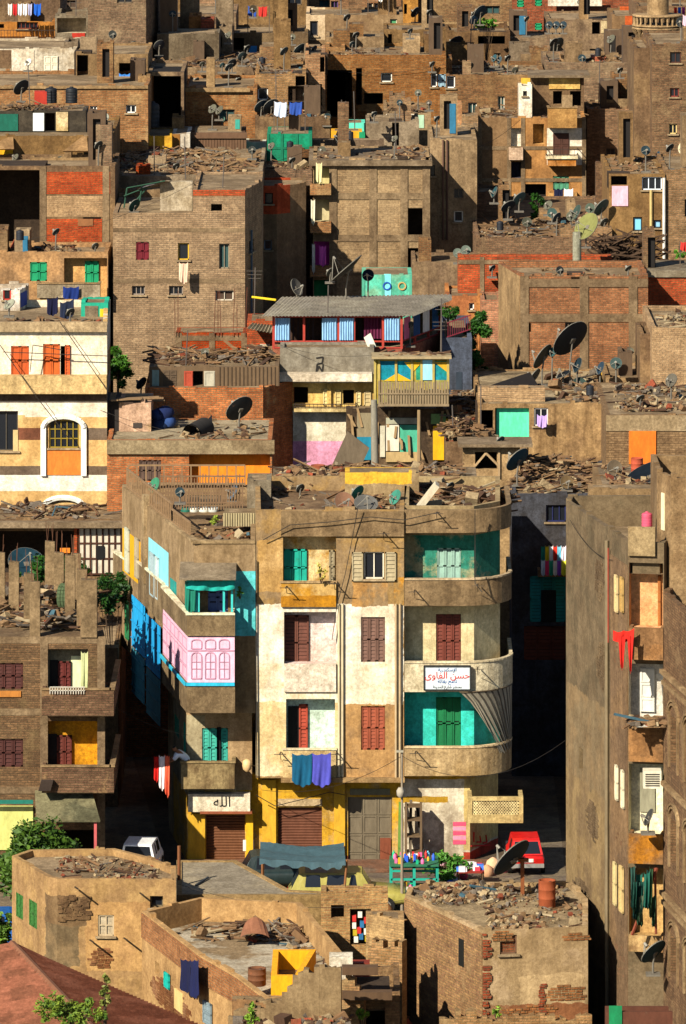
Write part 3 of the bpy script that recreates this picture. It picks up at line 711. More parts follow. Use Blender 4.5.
    L.panel('pilaster',1,188,814,205,862,paint('#c89a28',.85,.6,'#9a8048'),.1); L.panel('pilaster',1,246,814,253,862,paint('#dca818',.8,.3,'#8a6a30'),.1)
    L.done()
    # upper overhanging body
    zo=ZW(690,220)
    # oriel/upper wing
    U=B('u','','',[(122,234),(194,220),(255.4,220)],543,lw2,depth=14.6,at=1,parapet=.45,zb=ZW(713,220),root=root,back=[(255.4,234.5),(122.5,234.6)],roofmat=wall('#8f7248','#7d6242',.5,.2),wallname='upper_wing_wall')
    U.Zt=U.Z
    U.shut(1,208,583,228,612,'#5a6a9a',2,dep=.1,slats=3)
    fr=U.fr[0]
    for (x0,y0,x1,y1,cl) in ((122.5,535,140,578,'#d8a010'),(148.5,545,168,602,'#88d4e0'),(170,580,176,612,'#1c8a84')):
        U.panel('paint_patch',0,x0,y0,x1,y1,paint(cl,.8,.3,'#9a8458'),.02)
    U.shut(0,125.5,528,129.5,572,'#b8b8a0',1,n=.03); U.shut(0,135.5,538,139,578,'#a89878',1,n=.03); U.shut(0,150.5,553,155,596,'#9cb0b4',1,n=.03); U.shut(0,156,557,159,599,'#b8c8c8',1,n=.03); U.shut(0,124,600,129,640,'#2a7a4a',1,dep=.08)
    U.done()
    # railings with parapets on the wing roof: sloping left parapet steps
    # enclosed balcony floor (oriel) : polygon projecting from left face and front
    Yf=218.9
    def oriel(name,z0,z1,pts,mat,t=.14,floor=True,cap=None):
        P=[(XW(x,y),y) for x,y in pts]; mb=MB(); inn=[]
        for i,p in enumerate(P):
            q0=P[max(0,i-1)]; q1=P[min(len(P)-1,i+1)]; d=Vector((q1[0]-q0[0],q1[1]-q0[1])).normalized(); inn.append((p[0]-d.y*t,p[1]+d.x*t))
        for i in range(len(P)-1):
            a,b,c,d=P[i],P[i+1],inn[i+1],inn[i]
            mb.hexa([(a[0],a[1],z0),(b[0],b[1],z0),(c[0],c[1],z0),(d[0],d[1],z0),(a[0],a[1],z1),(b[0],b[1],z1),(c[0],c[1],z1),(d[0],d[1],z1)])
        if floor: mb.prism([(p[0],p[1]) for p in inn]+[(XW(230,222),222),(P[0][0]+1.5,P[0][1])],z0+.02,z0+.16)
        o=mb.build(name,mat,root)
        if cap:
            cb=MB(); e=.05
            for i in range(len(P)-1):
                a,b,c,d=P[i],P[i+1],inn[i+1],inn[i]
                cb.hexa([(a[0]-e,a[1]-e,z1),(b[0],b[1]-e,z1),(c[0],c[1]+e,z1),(d[0]+e,d[1],z1),(a[0]-e,a[1]-e,z1+.08),(b[0],b[1]-e,z1+.08),(c[0],c[1]+e,z1+.08),(d[0]+e,d[1],z1+.08)])
            cb.build('coping',cap,o)
        return o
    ch=[(162,225.0),(187,Yf),(235,Yf),(235,220.05)]
    om=wall('#8f7852','#7c6644',.4,.35)
    oriel('balcony',ZW(713,Yf),ZW(683,Yf),ch,om)
    pk=paint('#e8b8cc',.7,.12,'#c89aa8'); 
    pko=oriel('enclosure',ZW(683,Yf)+.01,ZW(637,Yf),[(163,224.9),(187.6,Yf+.08),(234.6,Yf+.08),(234.6,220.05)],pk,floor=False)
    f1=Fr((XW(187.6,Yf+.08),Yf+.08),(XW(234.6,Yf+.08),Yf+.08)); f0=Fr((XW(163,224.9),224.9),(XW(187.6,Yf+.08),Yf+.08)); dm=paint('#b98aa0',.8,.2)
    def arch(fr,u0,u1,z0,z1,r,parent,nm='window_frame',m=dm,th=.025):
        mb=MB(); n=10; w=(u1-u0)/2; cx=(u0+u1)/2; zs=z1-w*r; P=[(u0,z0),(u0,zs)]+[(cx-w*math.cos(math.pi*k/n),zs+w*r*math.sin(math.pi*k/n)) for k in range(1,n)]+[(u1,zs),(u1,z0),(u0,z0)]
        for (a,b),(c,d) in zip(P,P[1:]): mb.tube(fr.pt(a,.01,b),fr.pt(c,.01,d),th,n=4)
        return mb,P
    W1=f1.L; H1=ZW(637,Yf)-ZW(683,Yf); Zb=ZW(683,Yf)
    mb=MB()
    for k in range(3):
        u0=.14+k*(W1-.2)/3; u1=u0+(W1-.2)/3-.14
        m1,_=arch(f1,u0,u1,Zb+.15,Zb+H1*.66,.8,None); m2,_=arch(f1,u0,u1,Zb+H1*.74,Zb+H1*.94,.5,None)
        for q in (m1,m2): mb.add(q.v,q.f)
        for z in (.3,.45): mb.tube(f1.pt(u0,.01,Zb+H1*z),f1.pt(u1,.01,Zb+H1*z),.018,n=4)
        mb.tube(f1.pt((u0+u1)/2,.01,Zb+.15),f1.pt((u0+u1)/2,.01,Zb+H1*.66),.018,n=4)
    f1.box(mb,0,W1,0,.03,Zb+H1*.69,Zb+H1*.71)
    for k in range(6):
        u0=.1+k*(f0.L-.15)/6; u1=u0+(f0.L-.15)/6-.12
        for (a,b) in ((.05,.3),(.34,.62),(.7,.93)):
            z0,z1=Zb+H1*a,Zb+H1*b
            for p,q in (((u0,z0),(u1,z0)),((u1,z0),(u1,z1)),((u1,z1),(u0,z1)),((u0,z1),(u0,z0))): mb.tube(f0.pt(p[0],.01,p[1]),f0.pt(q[0],.01,q[1]),.02,n=4)
    mb.build('window_tracery',dm,pko)
    mb=MB(); f1.box(mb,-.05,W1,.08,.14,Zb-.1,Zb+.02); f0.box(mb,0,f0.L+.05,.08,.14,Zb-.1,Zb+.02); mb.build('trim',paint('#2ab0d0',wear=.1),pko)
    oriel('balcony',ZW(636,Yf),ZW(615,Yf),ch,om,cap=wall('#e0d0ac'))
    # further ledges going back on the left face
    oriel('balcony',ZW(600,226)-.8,ZW(582,226),[(138,230.6),(163,225.3),(166,225.3)],om,cap=wall('#e0d0ac'),floor=False)
    oriel('balcony',ZW(592,232)-.5,ZW(566,232),[(113,235.5),(139,231),(142,231)],om,cap=wall('#e0d0ac'),floor=False)
    # blue corrugated screens on left face
    fl=Fr((XW(134.5,231.6),231.6),(XW(163,225.4),225.4))
    for (t0,t1,z0,z1,cl) in ((0,.47,8.1,6.1,'#1c92cc'),(.5,1,7.9,5.9,'#188ac4'),(0,.45,6.05,4.3,'#3a8090'),(.52,1,5.85,4.1,'#3a7a88')):
        mb=MB(); k=10
        for j in range(k):
            a=fl.L*(t0+(t1-t0)*j/k); b=fl.L*(t0+(t1-t0)*(j+1)/k); m_=(a+b)/2
            mb.quad(fl.pt(a,.1,z1),fl.pt(m_,.14,z1),fl.pt(m_,.14,z0),fl.pt(a,.1,z0)); mb.quad(fl.pt(m_,.14,z1),fl.pt(b,.1,z1),fl.pt(b,.1,z0),fl.pt(m_,.14,z0))
        for q in range(3): z=z1+(z0-z1)*(q+.5)/3; fl.box(mb,fl.L*t0,fl.L*t1,.14,.16,z-.02,z+.02)
        mb.build('sheet_screen',paint(cl,.7,.2,'#1a6a90'),root)
    # turquoise enclosed balcony with awning on top of upper oriel
    Zr=ZW(613,Yf); tq=paint('#3ab8b4',.85,.2,'#2a9a90')
    X0,X1=XW(189,Yf+.2),XW(232,Yf+.2)
    mb=MB(); 
    for x in (X0,X0+.35,X1-.3,X1): mb=MB(); mb.box(x-.04,x+.04,Yf+.2,Yf+.28,Zr,Zr+1.3); mb.build('balcony_post',tq,root)
    mb=MB()
    mb.box(X0,X0+.35,Yf+.22,Yf+.25,Zr,Zr+1.15); mb.box(X0-.02,X0+.0,Yf+.24,220.9,Zr,Zr+1.1)
    o=mb.build('balcony_panel',tq,root)
    mb=MB(); mb.hexa([(X0-.35,Yf-.25,Zr+1.25),(X1+.15,Yf-.25,Zr+1.25),(X1+.15,220.1,Zr+1.62),(X0-.35,220.1,Zr+1.62),(X0-.35,Yf-.25,Zr+1.31),(X1+.15,Yf-.25,Zr+1.31),(X1+.15,220.1,Zr+1.7),(X0-.35,220.1,Zr+1.7)]); mb.build('awning_roof',wall('#6f6250','#8a7a60',.5,.3),root)
    cloth('awning','','' ,(Vector((X0-.1,Yf+.12,Zr+1.24)),Vector((X1+.1,Yf+.12,Zr+1.24))),[(0,1,.38,'#1c9c90','awning_cloth','')],0,parent=root,fold=.08)
    cloth('c','','' ,(Vector((X0-.15,Yf+.15,Zr+1.2)),Vector((X0+.25,Yf+.12,Zr+1.2))),[(0,1,1.1,'#17705c','curtain','')],0,parent=root,fold=.06)
    # roof-top railing of left wing
    mb=MB(); 
    def rail(a,b,h=.75):
        a=Vector(a); b=Vector(b); L_=(b-a).length; k=int(L_/.34)
        for j in range(k+1):
            p=a+(b-a)*j/k; mb.tube(p,p+Vector((0,0,h)),.035,n=4)
        for z in (h,.08): mb.tube(a+Vector((0,0,z)),b+Vector((0,0,z)),.045,n=4)
    Zq=U.Z
    rail((XW(127,233.6),233.6,Zq),(XW(172,224.6),224.6,Zq)); rail((XW(172,224.6),224.6,Zq),(XW(190,221.4),221.4,Zq),.55)
    rail((XW(128,234.2),234.2,Zq),(XW(245,234.2),234.2,Zq),.8)
    mb.build('roof_railing',paint('#8a6a44',.9,.4),root)
    mb=MB(); p0,p1=U.poly[0],U.poly[1]; f=Fr(p0,p1); f.box(mb,f.L*.33,f.L*.36,-.22,.12,Zq-3,Zq+.4); mb.build('buttress',wall('#a88e62','#90774e'),root); mb=MB(); f.box(mb,f.L*.62,f.L+.1,-.22,.05,Zq-.02,Zq+.08)
    f=U.fr[1]; f.box(mb,-.1,f.L,-.22,.04,Zq-.02,Zq+.1); mb.build('parapet',wall('#a88e62','#90774e'),root)
    # street number style sign board on second balcony
    sb=thing('shop_board','white framed sign board with red and blue Arabic writing on the rounded balcony','sign',(XW(447,219.9),219.85,ZW(691,219.9)))
    x0,x1,z0,z1=XW(424,219.86),XW(470.5,219.86),ZW(690,219.86),ZW(666,219.86); mb=MB(); mb.box(x0,x1,219.86,219.95,z0,z1); mb.build('board',paint('#d4dce0',.5,.1),sb)
    mb=MB()
    for (a,b,c,d) in ((x0,x1,z1-.03,z1+.02),(x0,x1,z0-.02,z0+.03),(x0-.02,x0+.03,z0,z1),(x1-.03,x1+.02,z0,z1)): mb.box(a,b,219.82,219.93,c,d)
    mb.build('board_frame',paint('#2c2c2a',wear=.1),sb); xc=(x0+x1)/2; U_=Vector((1,0,0)); hh=z1-z0
    def sh(s): return s
    bl=paint('#1f4f8a',wear=0); rd=paint('#c8281c',wear=0); bk=paint('#26282c',wear=0)
    text('\ufe94\ufef3\u0631\u062f\ufee8\ufb58\ufeb3\ufef9\u0627'.replace('\ufb58','\ufedc'),.17,bl,sb,(xc,219.855,z0+hh*.84),U_)
    text('\u0649\u0648\ufe8e\ufed4\ufedf\u0627 \ufee6\ufeb4\ufea3',.34,rd,sb,(xc,219.855,z0+hh*.60),U_,ext=.012)
    text('\ufe94\ufedf\ufe8e\ufed8\ufe91 \ufea2\ufee3\ufe8e\ufe97',.19,bl,sb,(xc,219.855,z0+hh*.36),U_)
    text('\ufe94\ufee8\ufef3\ufeaa\ufee4\ufedf\u0627 \ufec9\u0631\ufe8e\ufeb7 \ufeae\ufeb8\ufee8\ufee3\ufe91',.14,bk,sb,(xc,219.855,z0+hh*.13),U_)
    # bamboo curtain hanging at the rounded balcony, first floor
    cb=thing('reed_curtain','grey striped reed curtain hanging pulled aside from the rounded balcony','curtain',(XW(495,220.4),220.3,ZW(752,220.3)))
    P=curve(468,512.6,219.86,2.0,223); 
    mb=MB(); R=random.Random(3); tot=[]; n=46
    cum=[0]
    for a,b in zip(P,P[1:]): cum.append(cum[-1]+math.hypot(b[0]-a[0],b[1]-a[1]))
    def at(t):
        s_=t*cum[-1]
        for i in range(len(cum)-1):
            if s_<=cum[i+1]: k=(s_-cum[i])/(cum[i+1]-cum[i]); return (P[i][0]+(P[i+1][0]-P[i][0])*k,P[i][1]+(P[i+1][1]-P[i][1])*k)
        return P[-1]
    zt=ZW(692,220)+.02; zb_=ZW(757,220)
    for j in range(n):
        t0=j/n*.97; t1=(j+1)/n*.97; a=at(t0); b=at(t1)
        c=at(.44+t1*.5); d=at(.44+t0*.5); off=.07*math.sin(j*1.9)
        mb.m=(1 if j%3==1 else 0); zz=zb_+.12*R.random()
        # three rows
        prev=None
        for q in range(7):
            f=q/6; g=f**.8; xa=a[0]+(d[0]-a[0])*g; ya=a[1]+(d[1]-a[1])*g+off*f; xb=b[0]+(c[0]-b[0])*g; yb=b[1]+(c[1]-b[1])*g+off*f; z=zt+(zz-zt)*f
            if prev: mb.quad((prev[0],prev[1],prev[4]),(prev[2],prev[3],prev[4]),(xb,yb,z),(xa,ya,z))
            prev=(xa,ya,xb,yb,z)
    mb.build('reed_panel',[paint('#9a907a',.9,.2),paint('#524a3e',.9,.2)],cb)
    r=MB(); r.path([(p[0],p[1]-.0,zt) for p in P],.03); r.build('top_rod',paint('#5a4a34'),cb)
    # drying-line brackets (each pair with its shadow)
    for (x,y) in ((287,586),(335,582),(415,590),(478,584),(281,752),(337,752),(416,751),(478,667),(437,512),(384,532)):
        mb=MB(); o=W(x,y,219.95); mb.tube(o,o+Vector((-.05,-.75,.05)),.025,n=5); mb.tube(o+Vector((0,0,-.3)),o+Vector((-.03,-.45,.02)),.015,n=4); mb.tube(o+Vector((-.25,-.72,.05)),o+Vector((.2,-.74,.05)),.015,n=4); mb.build('line_bracket',paint('#4a3c2c'),root)
    # facade cable runs
    def cable(label,pts,r=.018):
        mb=MB(); mb.path([W(*p) for p in pts],r,4); single('cable',mb,paint('#2a241c',wear=0),label,'cable',group='loose cables on the facades')
    cable('black cable hanging diagonally past the white-framed window',[(358,507,219.6),(352,540,219.8),(345,575,219.8),(337,605,219.8),(332,640,219.8)])
    cable('thin black cable sagging under the top parapet',[(263,540,219.8),(290,525,219.7),(330,522,219.7),(370,517,219.7),(404,520,219.7),(440,512,219.7)])
    cable('thin cable looping over the yellow wall by the shop',[(256,795,220),(275,806,220.2),(300,800,220.2),(330,792,220.2),(345,795,220.2)])
    cable('drain cord running down the far left of the white wall',[(256,560,219.9),(256,650,219.9),(257,778,219.9)],.03)
    cable('black wire down the balcony edge of the turquoise recess',[(475,510,219.6),(475,545,219.8),(475,583,219.5),(482,592,219.3)],.02)
    # wall lamp, ac
    lp=thing('wall_lamp','round yellow wall lamp beside the turquoise shutter','lamp',W(247,766,220.3)); mb=MB(); c=W(247,765,219.9)
    mb.lathe([(.05,-.25),(.16,-.15),(.18,0),(.16,.15),(.05,.22)],c,12); mb.build('lamp_globe',paint('#d8b070',.5,.2),lp); mb=MB(); mb.tube(c,c+Vector((.3,.55,-.15)),.03); mb.build('lamp_bracket',paint('#3a3028'),lp)
    # laundry
    cloth('shirt','','x',(W(292,753,219.3),W(312,753,219.3)),[(0,1,1.12,'#0b4f6e','teal_cloth','dark teal cloth on the drying line, left of the purple one')],1,group='laundry below the first-floor window')
    cloth('shirt','','x',(W(312,753,219.3),W(331,752,219.3)),[(0,1,1.15,'#4a4aa8','purple_cloth','purple cloth on the drying line, right of the teal one')],2,group='laundry below the first-floor window')
    for (x0,x1,L_,c,lb) in ((153,158,.9,'#c81c14','red cloth at the leftmost end of the balcony drying line'),(158,164,1.2,'#e8d8d8','white cloth between the red and the striped cloth'),(164,169,1.45,'#d85a3c','orange striped towel beside the leaning man')):
        cloth('t','','x',(W(x0+1,755-(x0-153)*.15,219.1-(x0-153)*.01),W(x1+1,755,219.05-(x0-153)*.01)),[(0,1,L_,c,'hanging_cloth',lb)],x0,group='laundry beside the leaning man')
    # plants on balcony
    for (x,y,rx,ry,Y_,lb,c1,c2) in ((321,572,6,11,219.7,'thin climbing plant beside the green shutter of the top floor','#8a8420','#c8b040'),(240,592,4,7,219.4,'potted plant on the turquoise wall bracket','#2c5a1a','#5a8a20'),(214,520,5,5,225,'small weed on the wing roof','#6a7a20','#8a9a30')):
        tree(lb,x,y,rx,ry,Y_,ZW(y+ry,Y_),n=120,leaf=.07,seed=x,name='plant',cat='plant',trunk=False,col=c1,c2=c2)
    return A,U
def dish_p(*a,**k): return dish(*a,**k)
A_,U_=main_building()
rub(A_,'rubble heap of grey debris and planks on the tan block roof, left half',420,1,px=(262,404),fy=(.06,.95),h=.3)
rubble('heap of brown planks and scrap behind the curved parapet',(XW(408,225)+.1,XW(500,225),221.9,227.8),A_.rz,520,5,h=.7,size=1.25,planks=.5)
rubble('small tools and pots scattered on the wing terrace',(XW(205,228),XW(250,228),221.5,229.5),U_.rz-.02,90,4,h=.15)

# ================================================================ LEFT BUILDING
def left_building():
    Y=217.0
    b=B('brick_house','brown brick house with two corner balconies and bare concrete columns standing on its roof','house',[(-60,Y),(105,Y)],637,bricks('#7a5a38','#5e452c','#6a5538',.35,'#6a5434'),depth=11.4,parapet=.0,back=[(99,222.2),(82,224.2),(62,224.9),(60,228.4),(-60,228.4)],roofmat=wall('#8a7350','#6e5638',.5,.2))
    b.frame(0,(44,102),(640,712,790),.28,n=.03)
    b.shut(0,-16,663,23,689,'#4a231c',4,dep=.1); b.shut(0,-16,739,23,767,'#46211a',4,dep=.1)
    b.panel('sill_board',0,-10,691,21,697,paint('#b0702c'),.05)
    b.log(0,45,649,88,695,wall('#8c8468','#7c7050',.4),.65); b.log(0,45,721,98,768,wall('#d89a18','#c88a20',.4),.65)
    fr=b.fr[0]
    for (x0,y0,x1,y1,c,nm) in ((50,660,58,694,DK,'doorway'),(71,656,83,692,'#d8d8a0','wall_panel')):
        a,q,c0,d=fr.rect(x0,y0,x1,y1,-.6); mb=MB(); fr.box(mb,a,q,-.64,-.6,c0,d); mb.build(nm,paint(c,wear=.1),b.root)
    b.shut(0,58,661,71,692,'#5a1f18',2,n=-.56)
    a,q,c0,d=fr.rect(47,734,57,768,-.6); mb=MB(); fr.box(mb,a,q,-.64,-.6,c0,d); mb.build('doorway',paint(DK,wear=0),b.root)
    b.shut(0,57,735,72,768,'#5a2418',2,n=-.56)
    # corner balconies
    for (yt,yb,m,lb) in ((690,716,bricks('#7c5a40','#5c3f2c','#6a5538',.25),0),(767,793,bricks('#7c5a40','#5c3f2c','#6a5538',.3),1)):
        z1,z0=ZW(yt,Y-.9),ZW(yb,Y-.9); x0,x1=XW(43,Y),XW(112,Y); mb=MB(); yf=Y-.9
        mb.box(x0,x1+.1,yf,Y-.01,z0,z0+.14); mb.box(x1-.6,x1+.1,Y-.01,222,z0,z0+.14)
        mb.box(x0,x1-.02,yf,yf+.12,z0+.14,z1); mb.box(x0,x0+.12,yf+.12,Y-.01,z0+.14,z1); mb.box(x1-.02,x1+.1,yf,222,z0+.14,z1)
        o=mb.build('balcony',m,b.root); mb=MB(); mb.box(x0-.04,x1,yf-.04,yf+.15,z1,z1+.06); mb.box(x1-.06,x1+.14,yf-.04,222,z1,z1+.06); mb.build('coping',wall('#8a7048'),o)
    # shop
    b.panel('shop_front',0,-40,806,33,850,paint('#c8c860',.8,.25),.08); b.panel('shop_sign',0,-40,800,33,804,paint('#1a6a5a'),.5)
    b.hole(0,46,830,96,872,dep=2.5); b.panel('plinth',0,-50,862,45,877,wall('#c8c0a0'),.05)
    mb=MB(); z=ZW(797,216); mb.hexa([(XW(36,215),215.2,z-.75),(XW(100,215),215.2,z-.75),(XW(92,217),216.9,z),(XW(35,217),216.9,z),(XW(36,215),215.2,z-.69),(XW(100,215),215.2,z-.69),(XW(92,217),216.9,z+.06),(XW(35,217),216.9,z+.06)]); mb.build('shop_awning',wall('#57553a','#7a7450',.5,.2),b.root)
    mb=MB(); 
    for x in (42,94): mb=MB(); mb.box(XW(x,215.3),XW(x,215.3)+.1,215.3,215.4,0,z-.7); mb.build('awning_post',paint('#c05a5a'),b.root)
    b.done()
    z=b.Z; col=wall('#8f7650','#7c6644',.4,.15)
    for k,(x,yt,yb,lb) in enumerate(((89,579,636,'tallest near column at the right end of the roof edge'),(35,581,636,'nearest slim column left of the debris'),(29,573,626,'column directly behind the nearest slim one'),(82,569,628,'column behind the tallest right-hand one'),(14,561,612,'column at the far left of the debris'),(0,552,605,'column cut by the left edge of the photo'),(50,541,584,'column furthest back and highest in view'),(59,552,601,'column just right of the furthest one'),(70,555,613,'column leaning a rusty rod, right of the middle'),(76,553,605,'slim column between the right pair and the leaning rod'))):
        Yc=YZ(yb,z); s=.19 if x!=89 else .3; p=W(x,yb,Yc); h=ZW(yt,Yc)-z
        t=thing('concrete_column','bare concrete '+lb,'column',(p.x,Yc,z),'unfinished concrete columns on the brown brick roof')
        mb=MB(); mb.hexa([(p.x-s,Yc-s,z),(p.x+s,Yc-s,z),(p.x+s,Yc+s,z),(p.x-s,Yc+s,z),(p.x-s*.95,Yc-s,z+h),(p.x+s*.97,Yc-s,z+h),(p.x+s,Yc+s,z+h-.04),(p.x-s,Yc+s,z+h)]); mb.build('shaft',col,t)
        mb=MB()
        for dx in (-.1,.1):
            for dy in (-.1,.1): mb.tube((p.x+dx,Yc+dy,z+h-.05),(p.x+dx+random.uniform(-.06,.06),Yc+dy,z+h+random.uniform(.2,.9)),.012,n=4)
        mb.build('rebar',paint('#5a3a28',.9,.3),t)
    rubble('heap of broken concrete and timber between the bare columns',(-16,XW(88,222),218.5,227.5),z,520,3,h=.55,size=1.3,planks=.4)
    for i in range(3):
        x=62+i*3; c=W(x,593+i*3,222.8); t=thing('tyre','dark green tyre, '+('left one','middle one','right one')[i]+' of three leaning among the bare columns','tyre',(c.x,c.y,z),'tyres leaning between the columns')
        mb=MB(); 
        for k in range(20):
            a0,a1=k*math.pi/10,(k+1)*math.pi/10; R=.42; mb.tube((c.x+.1*math.cos(a0),c.y+R*math.cos(a0)*.5,z+.5+R*math.sin(a0)),(c.x+.1*math.cos(a1),c.y+R*math.cos(a1)*.5,z+.5+R*math.sin(a1)),.1,n=6)
        mb.build('tread',paint('#4a5a3c',.9,.2),t)
    mb=MB(); c=W(92,790,216.0); mb.obox(W(46,785,216.0),Vector((.22,.03,0)),Vector((0,.2,0)),Vector((.05,0,.18))); 
    a=single('junk_pile',mb,paint('#3a2c22',.9,.4),'dark machine part hung on the lower brick balcony','scrap')
    cloth('c','','',(W(81,652,216.2),W(88,651,216.2)),[(0,1,1.5,'#b8c090','striped_curtain','pale green striped curtain in the upper corner balcony')],4) if False else single_curtain()
def single_curtain():
    cloth('c','','curtain',(W(81,651,217.1),W(88,651,217.1)),[(0,1,1.6,'#b8bc88','curtain','pale green curtain hanging in the upper balcony of the brown brick house')],4)
    mb=MB(); Y=216.05
    for k in range(14): mb.tube(W(50+k*2.6,687,Y),W(50+k*2.6,694,Y),.02,n=4)
    for y in (687,690.5): mb.tube(W(50,y,Y),W(85,y,Y),.02,n=4)
    single('balcony_grille',mb,paint('#c8c0b0',wear=.2),'short white metal grille on top of the upper brown balcony','railing')
left_building()

# ================================================================ RIGHT BUILDING
def right_building():
    gm=zonewall('#736042','#625338',[(560,700,612,800,'#7c6846','#8a7048'),(560,790,612,960,'#8e7446','#7e6642')],191,edge=.8,streak=.2)
    b=B('tenement','tall narrow tan tenement with a blank side wall, peach top room and glazed white bay','apartment block',[(566,194.6),(610,188.6),(628,186.2),(664,186.0)],490,gm,depth=12,Z=17.35,parapet=1.0,back=[(700,190),(700,196),(568,195.8)],rag=.15)
    # brown panels for wall1
    fr=b.fr[1]; bm=wall('#7c6040','#8c6c44',.4,.35)
    mb=MB(); fr.box(mb,.15,fr.L,.0,.03,0,16.6); mb.build('side_facing',bm,b.root)
    for (x0,y0,x1,y1,c) in ((615.5,575,618.5,612,'#d8b878'),(621,577,624,612,'#b89040'),(616,765,618.5,800,'#e0d0a8'),(622,770,624.5,808,'#e0d0a8'),(614,862,617,905,'#c8b070'),(620,866,624,912,'#c8a860')):
        b.shut(1,x0,y0,x1,y1,c,1,n=.05)
    # recessed front bays on face 2
    def rc(y0,y1,mat,dep=.55,x0=629,x1=663): return b.log(2,x0,y0,x1,y1,mat,dep)
    rc(563,628,wall('#e0a468','#d89a58',.4,.15)); rc(664,728,wall('#c8c8c0','#d8d4c8',.4,.15)); rc(764,834,wall('#e8e0b8','#f0e8c8',.4,.1)); rc(868,936,wall('#c09850','#a88040',.4,.3))
    b.shut(2,658,575,661,628,'#b06a30',1,n=-.5)
    b.door(2,640,668,655,712,'#d0ccc0',n=-.5,leaves=1); b.hole_=0
    fr=b.fr[2]; a,q,c,d=fr.rect(640,768,655,812,-.5); mb=MB(); fr.box(mb,a,q,-.54,-.49,c,d); mb.build('doorway',paint('#8a8468',wear=.1),b.root)
    for (y0,y1,c) in ((628,660,'#b07a3a'),(728,762,'#a8763a'),(834,864,'#b87a20'),(936,952,'#b89458')):
        b.balc(2,628.5,y0,663,y1,.6 if y0!=728 else .4,wall(c,'#90683a',.5,.4))
    b.balc(2,628,527,655,556,.12,wall('#9c8458','#8a7248',.4,.2))
    mb=MB(); fr.box(mb,fr.ray(628.5,0)[0],fr.L,0,.08,2.0,4.2) if False else None
    for (x,y0,y1,n_) in ((610,520,900,.1),):
        f=b.fr[0]; u=f.L-.1; mb=MB(); mb.tube(f.pt(u,.08,2),f.pt(u,.08,17),.07,n=6); mb.build('drain_pipe',paint('#7a6848',wear=.4),b.root)
    f=b.fr[1]; mb=MB(); mb.tube(f.pt(.15,.09,13.8),f.pt(.15,.09,16.8),.03,n=6); mb.build('drain_pipe',paint('#8a3a28',wear=.3),b.root)
    # small slots in blank wall
    for (x0,y0,x1,y1) in ((579,748,583,770),(577,845,580,862)): b.hole(0,x0,y0,x1,y1,dep=.6)
    b.frame(1,(),(),.3) if False else None
    b.done()
    # antique-style near wall with string courses
    k=B('brick_tenement','dark brick tenement with arched windows and string courses at the right edge','apartment block',[(663.5,185.4),(760,171.6)],595,bricks('#7c5c3c','#62452c','#6e5638',.35,'#7a6040'),depth=16,Z=15.9,parapet=.6,back=[(760,185),(700,188.5),(680,188.8)],rag=.2)
    f=k.fr[0]; tr=wall('#a08458','#8a6e46',.5,.3); mb=MB()
    for z in (13.4,13.05,9.95,6.5,6.2): f.box(mb,0,f.L,0,.14 if z in(13.4,9.95,6.5) else .08,z,z+.12)
    mb.build('string_course',tr,k.root)
    for z0,z1 in ((10.5,12.9),(7.4,9.7),(4.0,6.1)):
        for u in (1.1,3.4,5.7):
            k.holes[0].append((u,u+1.1,z0+.3,z1-.6,.3)); g=MB(); f.sheet(g,u,u+1.1,z0+.3,z1-.6,-.3); o=g.build('window',glass(),k.root)
            fm=MB()
            for (p,q,r,w) in ((u,u+.1,z0+.3,z1-.6),(u+1.0,u+1.1,z0+.3,z1-.6),(u+.5,u+.6,z0+.3,z1-.6),(u,u+1.1,z0+.3,z0+.38),(u,u+1.1,z1-.68,z1-.6),(u,u+1.1,(z0+z1)/2-.03,(z0+z1)/2+.03)): f.box(fm,p,q,-.29,-.2,r,w)
            fm.build('frame',paint('#c8b890',wear=.3),o)
            am=MB(); n=10; cx=u+.55
            for i in range(n):
                a0,a1=math.pi*i/n,math.pi*(i+1)/n
                for rr in (.66,.84): am.tube(f.pt(cx-rr*math.cos(a0),.03,z1-.6+rr*math.sin(a0)*.6),f.pt(cx-rr*math.cos(a1),.03,z1-.6+rr*math.sin(a1)*.6),.05,n=4)
            for s in (-.66,.66): f.box(am,cx+s-.07,cx+s+.07,0,.06,z0+.15,z1-.6)
            am.build('window_arch',tr,o)
    k.done()
    t=B('rooftop_tower','square tan stair tower rising over the right edge of the tenement','stair tower',[(657,187.2),(671,186.1),(740,186.1)],470,wall('#9a7c50','#86683f',.4,.3),depth=5,zb=14.2,Z=ZW(478,186.1),at=1,parapet=.9,rag=.2)
    t.panel('slit_window',0,661,493,664,530,paint('#e8d8a8',wear=.2),.03); t.done()
    # ruined stuff in bay
    rubble('broken masonry dangling in the middle bay of the tall tenement',(XW(632,185.30),XW(662,185.30),184.90,185.60),ZW(728,185.30),70,8,h=.3,size=1.2)
    # AC unit
    c=W(652,787,185.40); ac=thing('air_conditioner','white box air conditioner in the bright bay of the tall tenement','air conditioner',c); mb=MB(); mb.box(c.x-.28,c.x+.28,185.15,185.65,c.z,c.z+.55); mb.build('casing',paint('#d8d0b8',wear=.2),ac)
    mb=MB()
    for i in range(6): mb.box(c.x-.22,c.x+.22,185.13,185.16,c.z+.08+i*.07,c.z+.11+i*.07)
    mb.build('grille',paint('#3a3428',wear=0),ac)
    dish(648,817,9,184.90,'narrow dark dish seen edge-on in the bright bay of the tall tenement',nrm=(-.88,-.15,.45),base=ZW(834,184.90))
    # flag / red fabric
    fl=thing('red_banner','torn red cloth tied over the upper balcony edge of the tall tenement','banner',W(620,640,185.00))
    cloth('','','',(W(613,630,185.30),W(634,628,185.30)),[(0,1,.35,'#d8281c','top_cloth','')],3,parent=fl)
